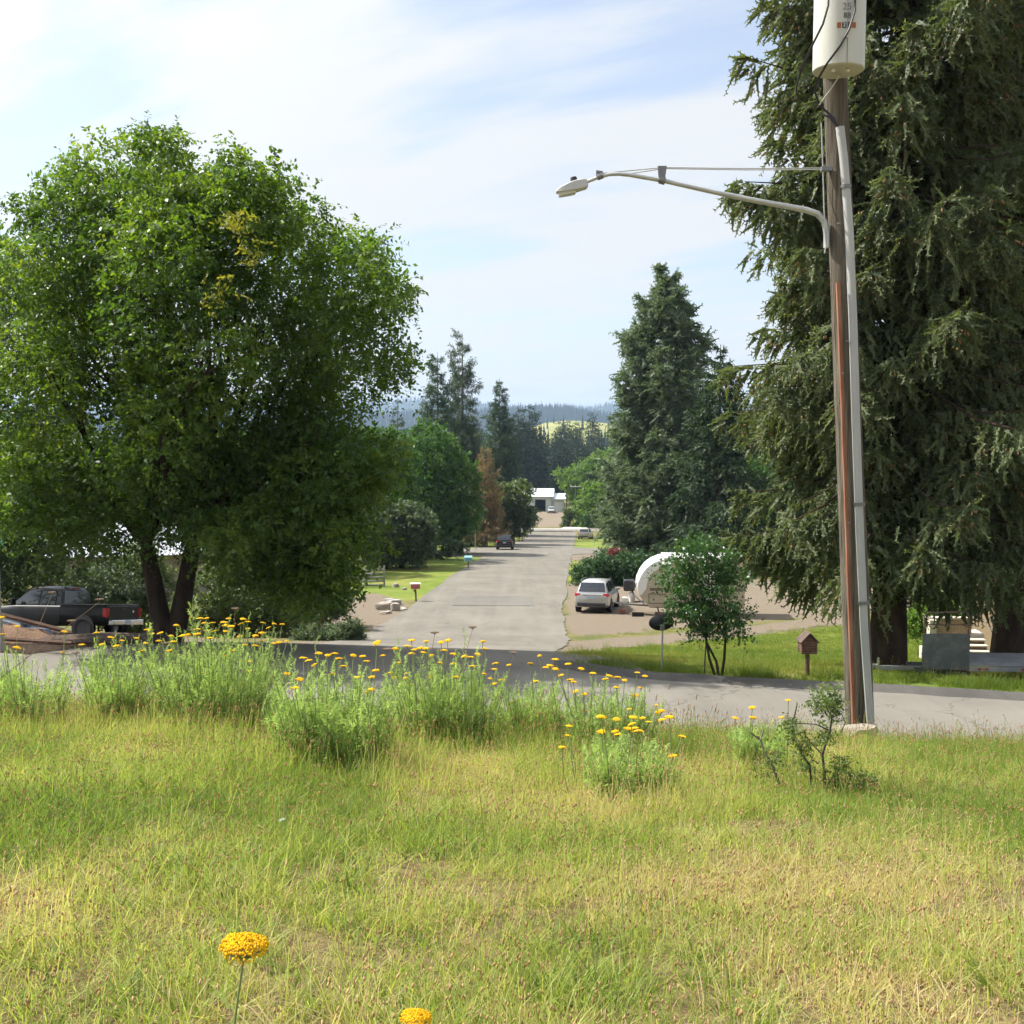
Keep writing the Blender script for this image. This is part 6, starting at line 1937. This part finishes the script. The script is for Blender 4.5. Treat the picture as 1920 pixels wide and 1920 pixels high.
CL = {  # name: (centre px, D, half width px, foliage height m, stems, label)
    'A': (35, 9.6, 85, .62, 90, 'yarrow clump cut by the picture edge, before the mulch bed'),
    'B': (215, 10.2, 70, .72, 90, 'yarrow clump in front of the pickup bed'),
    'C': (400, 10.2, 125, .98, 230, 'biggest yarrow clump, in front of the elm trunk'),
    'D': (620, 7.8, 110, .74, 190, 'pale feathery yarrow clump between the biggest clump and the one before the street'),
    'E': (830, 9.4, 95, .78, 180, 'dense yarrow clump in front of the main street'),
    'F': (1000, 9.8, 66, .56, 90, 'small yarrow clump before the street corner'),
    'G': (1140, 9.2, 85, .56, 80, 'yarrow clump below the satellite dish'),
    'H': (1180, 7.1, 90, .36, 62, 'low grey-green yarrow clump in front of the one below the dish'),
    'I': (1425, 8.6, 45, .34, 40, 'small grey-green yarrow tuft beside the woody shrub'),
}
st_ = .40
cx0, cy0 = np.meshgrid(np.arange(-11, 11, st_), np.arange(.6, 18.5, st_))
px0 = (cx0 + rg.uniform(-.17, .17, cx0.shape)).ravel(); py0 = (cy0 + rg.uniform(-.17, .17, cx0.shape)).ravel()
bare = vnoise(px0, py0, 1.3, 21) * .6 + vnoise(px0, py0, 3.1, 22) * .4
keep = (bare < .74) & (np.abs(px0) < py0 * .54 + 1.6) & (vv(px0, py0) < ST_N - 1.6)
px0, py0 = px0[keep], py0[keep]
N = len(px0)
dry = vnoise(px0, py0, .75, 4) * .55 + vnoise(px0, py0, 1.9, 5) * .45
dry = (dry - .5) * 1.4 + .31 - .16 * sst(9, 12, py0) - .10 * sst(1.5, 4.5, px0) + .06 * sst(8, 4, py0)
pick = np.where(dry < .40, 0, np.where(dry < .58, 1, 2))
idx = pick * 5 + rg.integers(0, 5, N)
crest = (vv(px0, py0) > 11.0) & (rg.uniform(0, 1, N) < .75)
idx = np.where(crest, 15 + rg.integers(0, 4, N), idx)
near = np.zeros(N, bool)
for (cpx, cD, hw_, *_r) in CL.values():
    cx_ = (cpx - CX) / F * cD; cr_w = hw_ / F * cD
    near |= (np.hypot((px0 - cx_) / (cr_w + .32), (py0 - (cD - .18)) / (cr_w + .34)) < 1.0)
idx = np.where(near & (rg.uniform(0, 1, N) < .85), 15 + rg.integers(0, 4, N), idx)
tint = np.clip(dry + rg.normal(0, .05, N), .14, .8)
sc = rg.uniform(.85, 1.2, N)
sz = sc * (1 - .3 * sst(10.5, 13, py0)) * .82 * np.where(near, 1.3, 1.0)
scatter('meadow_grass', np.column_stack([px0, py0, T(px0, py0)]), tilted(px0, py0, rg.uniform(0, 6.28, N)), np.column_stack([sc, sc, sz]), idx, tint, G_, 'tangled dry and green grass with brown seed heads on the bank', 'grass')

# short lawn and verge grass beyond the street
TL = [[tuft_data(12, .03, .09, .10, .007, .5, 150 + i) for i in range(4)], [tuft_data(12, .10, .30, .10, .007, .5, 160 + i, heads=1) for i in range(4)]]
LG = [patch_mesh('lawn_patch', TL, [1, .03], 60, .62, 600 + i, [m_lgr, m_seed]) for i in range(4)] + [patch_mesh('verge_patch', TL, [.3, 1], 55, .5, 610 + i, [m_lgr, m_seed]) for i in range(3)]
cx0, cy0 = np.meshgrid(np.arange(-30, 34, .62), np.arange(22, 62, .62))
lx = (cx0 + rg.uniform(-.25, .25, cx0.shape)).ravel(); ly = (cy0 + rg.uniform(-.25, .25, cx0.shape)).ravel()
pxl, pyl = proj(np.column_stack([lx, ly, T(lx, ly)]))
inl = np.zeros(len(lx), bool); ing = np.zeros(len(lx), bool)
for P_ in LAWN:
    inl |= inpoly(pxl, pyl, P_)
for P_ in GRAV:
    ing |= inpoly(pxl, pyl, P_)
vl = vv(lx, ly)
verge = (vl > ST_F + .75) & (vl < ST_F + 1.7) & (lx > 1.6)
ok = ((inl & ~ing) | verge) & (vl > ST_F + .75) & (road_mask(lx, ly) < .02) & ~(pxl < 360)
lx, ly, verge = lx[ok], ly[ok], verge[ok]
N = len(lx)
tn = np.clip(vnoise(lx, ly, .35, 6) * .6 + vnoise(lx, ly, 1.2, 7) * .3 + .45 * np.exp(-((lx - 2.8) / 2.2)**2) * (ly < 36) * (ly > 26.3), 0.05, .9)
tn = np.where(verge, tn * .5, tn)
ix = np.where(verge & (rg.uniform(0, 1, N) < .85), rg.integers(4, 7, N), rg.integers(0, 4, N))
sc = rg.uniform(.85, 1.25, N)
scatter('lawn_grass', np.column_stack([lx, ly, T(lx, ly)]), tilted(lx, ly, rg.uniform(0, 6.28, N)), np.column_stack([sc, sc, sc]), ix, tn, LG, 'short green lawn grass and taller verge across the street', 'grass')

# ---------------------------------------------------------------- yarrow
m_yar = ML('yarrow_leaf', [(0.0, (0.23, 0.33, 0.105)), (0.5, (0.345, 0.445, 0.155)), (1.0, (0.47, 0.55, 0.245))], 0.48, (1.2, 1.3, 0.75), 0.6, 0.2)
m_yst = M('yarrow_stem', (0.20, 0.25, 0.10), 0.7, spec=0.2)
m_flo = M('yarrow_yellow', (0.66, 0.35, 0.010), 0.8, spec=0.1, var=(9, (0.78, 0.47, 0.015), 0.4, 0.6))
m_dryst = M('dead_stem', (0.24, 0.17, 0.12), 0.8, spec=0.1)


def flower_mesh(name, n, rs_, seed, R0=.5, dome=.17):
    """flat-topped umbel of little round florets, diameter 1"""
    import bmesh
    r_ = random.Random(seed)
    V, Fc = [], []
    bmq = bmesh.new(); bmesh.ops.create_icosphere(bmq, subdivisions=1, radius=1.0)
    iv = [v.co.copy() for v in bmq.verts]; if_ = [[v.index for v in f.verts] for f in bmq.faces]; bmq.free()
    for k in range(n):
        f = math.sqrt((k + .5) / n); a = k * 2.39996
        lob = 1 + .10 * math.sin(3 * a + seed) + .06 * math.sin(7 * a)
        x, y = R0 * f * lob * math.cos(a), R0 * f * lob * math.sin(a) * .95
        z = dome * (1 - f * f) - .10 * (f > .9) * r_.uniform(0, 1) + r_.uniform(-.03, .03)
        s = rs_ * r_.uniform(.8, 1.2); b = len(V)
        V += [(x + c.x * s, y + c.y * s, z + c.z * s * 1.2) for c in iv]; Fc += [tuple(i + b for i in q) for q in if_]
    b = len(V); m_ = 12           # green underside
    V += [(0, 0, -.30)] + [(R0 * .8 * math.cos(2 * math.pi * k / m_), R0 * .8 * math.sin(2 * math.pi * k / m_), -.03) for k in range(m_)]
    nf = len(Fc)
    Fc += [(b, b + 1 + (k + 1) % m_, b + 1 + k) for k in range(m_)]
    me = bpy.data.meshes.new(name); me.from_pydata(V, [], Fc)
    me.materials.append(m_flo); me.materials.append(m_yst)
    me.polygons.foreach_set('material_index', [0] * nf + [1] * m_)
    me.polygons.foreach_set('use_smooth', [True] * len(Fc))
    return me


fl_near = flower_mesh('umbel_near', 430, .026, 1)
fl_far = [flower_mesh('umbel', 26, .10, s) for s in (2, 3, 4)]

Z1 = [(55, 658), (110, 662), (15, 685), (50, 800), (90, 793), (145, 785), (795, 797), (1043, 778), (1148, 785), (1255, 792), (1305, 778), (1557, 786), (1015, 820), (927, 838), (1060, 845), (1105, 833), (1145, 838), (1575, 838), (1278, 850), (1130, 866), (1045, 872), (1188, 885), (1347, 875), (1520, 878), (440, 887), (487, 875), (375, 872), (625, 888), (692, 895), (835, 887), (1470, 900), (1420, 893), (265, 905), (300, 925), (522, 912), (345, 955), (720, 930), (553, 965), (950, 940), (1248, 940), (1348, 947), (1480, 963), (1650, 943), (1745, 955), (1640, 985), (1565, 1018), (1695, 1062), (1610, 1052), (1900, 945), (475, 1020), (785, 997), (890, 1013), (1008, 1015), (650, 1045), (757, 1045), (922, 1043), (1365, 1042), (1000, 1050), (1015, 1072), (1038, 1098), (205, 1120), (755, 1132), (725, 1153), (860, 1224), (1110, 1206), (708, 1347), (1780, 1220), (1382, 1215), (1180, 1040), (240, 1060), (150, 1018), (45, 1033), (1635, 1090)]
Z2 = [(45, 888), (158, 915), (120, 960), (250, 948), (90, 973), (160, 985), (345, 982), (430, 1015), (200, 1028), (265, 1062), (290, 1078), (520, 1058), (548, 1035), (605, 1045), (658, 1065), (748, 1010), (805, 1035), (598, 1117), (770, 1118), (733, 1175), (303, 1145), (370, 1165), (372, 1287), (692, 1273), (490, 1330), (597, 1347), (720, 1335), (788, 1340), (830, 1367), (925, 1350), (980, 1332), (885, 1245), (895, 1300), (925, 1285), (258, 1397), (250, 1465), (208, 1550), (710, 1383), (685, 1417), (728, 1412), (753, 1435), (587, 1435), (610, 1457), (490, 1438), (1075, 1473), (1005, 1612), (20, 1073), (1577, 1262), (1582, 1335), (1455, 1338), (1835, 1210), (1787, 1333)]
Z3 = [(12, 805), (125, 868), (20, 925), (123, 1023), (465, 908), (455, 1058), (590, 1000), (697, 915), (733, 998), (800, 948), (838, 1010), (880, 970), (985, 955), (1047, 990), (1025, 1045), (1085, 1122), (1145, 973), (1095, 920), (1060, 893), (1153, 917), (1232, 937), (1270, 860), (1250, 980), (1220, 1043), (1312, 935), (1385, 805), (1440, 812), (1488, 810), (1420, 890), (1350, 930), (1420, 925), (1470, 845), (1528, 845), (1490, 900), (1555, 900), (1515, 953), (1545, 1065), (1610, 840), (1645, 812), (1620, 860), (1665, 868), (1625, 905), (1735, 850), (1750, 815), (1785, 835), (1785, 885), (1725, 940), (1675, 1043), (1765, 1000), (1838, 935), (1838, 1008), (1893, 843), (1885, 915), (1885, 975), (1625, 1080), (1795, 1120), (1800, 1190), (1860, 1135), (1475, 1200), (1890, 1285), (1885, 1300), (1805, 1357), (1770, 1392)]
FL = [(500 + x / 3.84, 1000 + y / 3.84) for x, y in Z1] + [(1000 + x / 3.84, 1000 + y / 3.84) for x, y in Z2] + [(x / 3.84, 950 + y / 3.84) for x, y in Z3]


def clump_of(px, py):
    if px > 1330: return 'I'
    if px < 130: return 'A'
    if px < 265: return 'B'
    if px < 545: return 'C'
    if px < 715: return 'D'
    if px < 912: return 'E'
    if px < 1030 and py < 1345: return 'F'
    return 'H' if py > 1345 else 'G'


rq = np.random.default_rng(77)
by_c = {k: [] for k in CL}
for f in FL:
    by_c[clump_of(*f)].append(f)
for key, (cpx, D, hw, H, ns, lab) in CL.items():
    b = on_ground(cpx, D)
    t = thing('yarrow_plant', lab, 'yarrow', b, 0, 'yarrow clumps along the bank')
    W_ = hw / F * D
    # leafy stems
    a = rq.uniform(0, 6.28, ns); ns = int(ns * 1.25); a = rq.uniform(0, 6.28, ns); rr = W_ * .78 * np.sqrt(rq.uniform(0, 1, ns))
    ox, oy = rr * np.cos(a), rr * np.sin(a) * .8
    o = np.column_stack([ox, oy, T(b.x + ox, b.y + oy) - b.z])
    hs = H * rq.uniform(.38, 1.1, ns) * (1 - .42 * (rr / W_)**2)
    ln = np.column_stack([np.cos(a) * rr / W_ * .45, np.sin(a) * rr / W_ * .45, np.ones(ns)]) + rq.normal(0, .08, (ns, 3))
    npl = 14
    u = np.tile(np.linspace(.06, 1.0, npl), ns); i = np.repeat(np.arange(ns), npl)
    P = o[i] + ln[i] * (hs[i] * u)[:, None]
    az = rq.uniform(0, 6.28, len(i))
    d = unit(np.column_stack([np.cos(az), np.sin(az), .9 + .9 * u]) + ln[i] * .3)
    ll = (.155 - .08 * u) * rq.uniform(.7, 1.25, len(i))
    v, tr, rn = tufts(P, d, ll, ll * .20 + .003, 9, rq, flat=1.0, out=.7)
    link('foliage', npmesh('foliage', v, tris=tr, mat=m_yar, rnd=rn), t)['kind'] = 'stuff'
    mb = MB()
    for s in range(ns):
        p0 = Vector(o[s]); p1 = p0 + Vector(ln[s]) * hs[s]
        mb.tube([p0, p0.lerp(p1, .5), p1], [.0035, .003, .002], 4, cap=False)
    for (fx, fy_) in by_c[key]:
        dd = D + rq.uniform(-.45, .45) * min(1, W_ / .4)
        tip = at(fx, fy_, dd) - b
        if tip.z < 0.12:
            tip = at(fx, fy_, D - .5) - b
        root = Vector((tip.x * .75 + rq.normal(0, .05), tip.y * .7, 0)); root.z = Tz(b.x + root.x, b.y + root.y) - b.z
        if key == 'I':
            root = Vector((tip.x + rq.normal(0, .04), tip.y, 0)); root.z = Tz(b.x + root.x, b.y + root.y) - b.z
        mid = root.lerp(tip, .55) + Vector((rq.normal(0, .015), rq.normal(0, .015), 0))
        mb.tube([root, mid, tip], [.0042, .0036, .003], 5, cap=False)
        s = rq.uniform(.044, .066)
        fo = link('flower_head', fl_far[int(rq.integers(0, 3))], t, tip + Vector((0, 0, .008)), (rq.normal(0, .14), rq.normal(0, .14), rq.uniform(0, 6.28)), (s, s, s * rq.uniform(.5, .75)))
    mb.build('stalks', m_yst, t)['kind'] = 'stuff'

# two blooms close to the camera
for (px, py, D, s, bx_, by_, lab) in ((457, 1776, 2.35, .104, 425, 1990, 'large bright yellow yarrow bloom close to the viewer on a bare stem'), (780, 1911, 2.2, .066, 772, 2060, 'smaller yellow yarrow bloom cut by the bottom edge')):
    tip = at(px, py, D); g0_ = at(bx_, by_, D * 1.0)
    dirv = (g0_ - tip); 
    gz_ = Tz(tip.x + dirv.x * 2, D)
    kk = (gz_ - tip.z) / dirv.z
    root = tip + dirv * kk; root.z = Tz(root.x, root.y)
    t = thing('yarrow_bloom', lab, 'yarrow', root)
    lt = tip - root
    MB().tube([(0, 0, -.02), lt * .4 + Vector((.008, 0, 0)), lt * .8 + Vector((.004, 0, 0)), lt + Vector((0, 0, -.02))], [.0034, .0031, .0027, .0026], 8).build('stem', m_yst, t, smooth=60)
    mb = MB()
    for k in range(9):
        a = k * .7
        mb.tube([lt + Vector((0, 0, -.032)), lt + Vector((math.cos(a) * s * .3, math.sin(a) * s * .3, -.004))], [.0018, .0012], 5)
    mb.build('umbel_rays', m_yst, t)
    link('flower_head', fl_near, t, lt + Vector((0, 0, .002)), (R(6), R(5), .4), (s, s, s * 1.15))
    u = np.linspace(.1, .75, 7); P = np.array([tuple(lt * float(q_)) for q_ in u]); az = rq.uniform(0, 6.28, 7)
    v, tr, rn = tufts(P, unit(np.column_stack([np.cos(az), np.sin(az), np.ones(7) * 1.2])), np.full(7, .07), np.full(7, .012), 12, rq, flat=1.0)
    link('leaves', npmesh('leaves', v, tris=tr, mat=m_yar, rnd=rn), t)['kind'] = 'stuff'

# dead flower stalks from last year
for (tx, ty_, bx_, by_, D, lab) in ((886, 1180, 862, 1260, 9.2, 'tall dead brown flower stalk in front of the street'), (815, 1190, 800, 1270, 9.3, 'dead flower stalk with a drooping brown head'), (726 + 0, 1222, 745, 1290, 8.8, 'bent dead stalk among the yellow blooms'), (963, 1228, 945, 1290, 9.5, 'short dead brown umbel near the corner'),
                                     (187, 1128, 55, 1230, 9.8, 'long leaning dead stalk crossing the pickup'), (134, 1168, 62, 1225, 9.8, 'shorter leaning dead stalk beside the long one'), (97, 1115, 50, 1225, 9.8, 'dead stalk tipped in front of the pickup cab'), (441, 1145, 435, 1180, 10.2, 'small dead umbel above the biggest clump'), (310, 1210, 303, 1265, 10.1, 'pale dead stalk before the elm trunk'), (142, 1228, 168, 1310, 9.7, 'kinked dead stalk by the left street gap')):
    tip, low = at(tx, ty_, D), at(bx_, by_, D)
    dv = low - tip
    gz_ = Tz(low.x, D); kk = (gz_ - tip.z) / dv.z if dv.z < -0.01 else 1
    root = tip + dv * min(kk, 4.0); root.z = Tz(root.x, root.y)
    t = thing('dead_stalk', lab, 'dead stalk', root, 0, 'dead flower stalks on the bank')
    lt = tip - root
    MB().tube([(0, 0, -.02), lt * .5 + Vector((.01, 0, 0)), lt], [.0035, .003, .002], 5).build('stem', m_dryst, t)
    mb = MB()
    for k in range(14):
        a = k * 2.4; r0 = .035 * math.sqrt(k / 14)
        e = lt + Vector((math.cos(a) * r0, math.sin(a) * r0, .022))
        mb.tube([lt, e], [.0012, .001], 4); mb.box(e, (.010, .010, .008))
    mb.build('seed_umbel', m_dryst, t)

# ---------------------------------------------------------------- sparse woody shrub in front of the pole
wb_ = ground_at(1552, 1495)
Dw = wb_.y
t = thing('woody_shrub', 'straggly half-bare shrub with crooked grey twigs before the pole', 'shrub', wb_)
m_twig = M('grey_twig', (0.075, 0.06, 0.05), 0.9, var=(9, (0.13, 0.11, 0.09), 0.4, 0.6))
m_wl = ML('shrub_leaf', [(0.0, (0.06, 0.10, 0.03)), (0.6, (0.11, 0.165, 0.045)), (1.0, (0.22, 0.24, 0.05))], 0.42, (1.4, 1.4, 0.7))
W_ = lambda x, y, dz=0.0: at(x, y, Dw + dz) - wb_
stems = [[(1546, 1500), (1546, 1450), (1542, 1415), (1556, 1370), (1560, 1345), (1548, 1325), (1555, 1300)], [(1523, 1485), (1518, 1435), (1504, 1415), (1492, 1390), (1484, 1350), (1476, 1346)],
         [(1462, 1470), (1450, 1440), (1436, 1415), (1426, 1388), (1420, 1380)], [(1542, 1415), (1518, 1390), (1508, 1375), (1512, 1365)], [(1556, 1370), (1530, 1358), (1495, 1356), (1465, 1356)],
         [(1560, 1345), (1578, 1338), (1585, 1355), (1576, 1375)], [(1590, 1510), (1580, 1470), (1570, 1450), (1575, 1440)], [(1488, 1350), (1495, 1318)], [(1426, 1388), (1405, 1372)], [(1426, 1388), (1432, 1366)], [(1585, 1480), (1610, 1470), (1640, 1465)], [(1590, 1490), (1630, 1490)]]
for k, s in enumerate(stems):
    n = len(s); r0 = .011 if k < 3 else .006
    MB().tube([W_(x, y, .04 * math.sin(k * 2 + j)) for j, (x, y) in enumerate(s)], [r0 * (1 - .7 * j / n) for j in range(n)], 6).build('stem', m_twig, t, smooth=60)
spots = [(1550, 1310, 26, 90), (1530, 1330, 20, 40), (1560, 1335, 18, 50), (1570, 1320, 18, 40), (1485, 1380, 18, 50), (1480, 1365, 14, 30), (1500, 1410, 16, 30), (1545, 1385, 26, 40), (1520, 1400, 18, 30), (1555, 1465, 30, 70), (1600, 1475, 34, 110), (1625, 1480, 20, 50), (1570, 1490, 26, 60), (1450, 1430, 20, 30), (1440, 1460, 24, 40), (1510, 1440, 16, 20), (1580, 1440, 18, 30)]
Pq = np.concatenate([np.array([tuple(W_(px + rq.normal(0, r * .5), py + rq.normal(0, r * .5), rq.normal(0, .08))) for _ in range(n)]) for px, py, r, n in spots])
v, q, rn = leaves_on_twigs(Pq, unit(rq.normal(0, .6, Pq.shape) + np.array([0, 0, .6])), rq.uniform(.04, .10, len(Pq)), 7, .024, .013, .1, rq)
link('leaves', npmesh('leaves', v, quads=q, mat=m_wl, rnd=rn), t)['kind'] = 'stuff'
mb = MB()
for k in range(70):
    px, py, r, n = random.choice(spots); p0 = W_(px, py)
    mb.tube([p0, p0 + Vector((random.uniform(-.1, .1), random.uniform(-.06, .06), random.uniform(.02, .12)))], [.0025, .001], 4)
mb.build('twigs', m_twig, t)

# blue-green scrap of litter lying in the grass
lp = ground_at(530, 1556)
o = tag(MB().loft([[(x, y, .05 + .02 * math.sin(x * 60 + y * 40)) for x, y in ((-.03, f * .03 - .015), (0.0, f * .03 - .012), (.03, f * .03 - .02))] for f in (0, .5, 1.0)], close=False, cap=False).build('litter_scrap', M('glass_scrap', (0.16, 0.24, 0.22), 0.6)), 'small pale blue-green scrap lying in the grass', 'scrap')
o.scale = (.7, .7, .5)
o.location = lp + Vector((0, 0, .03))
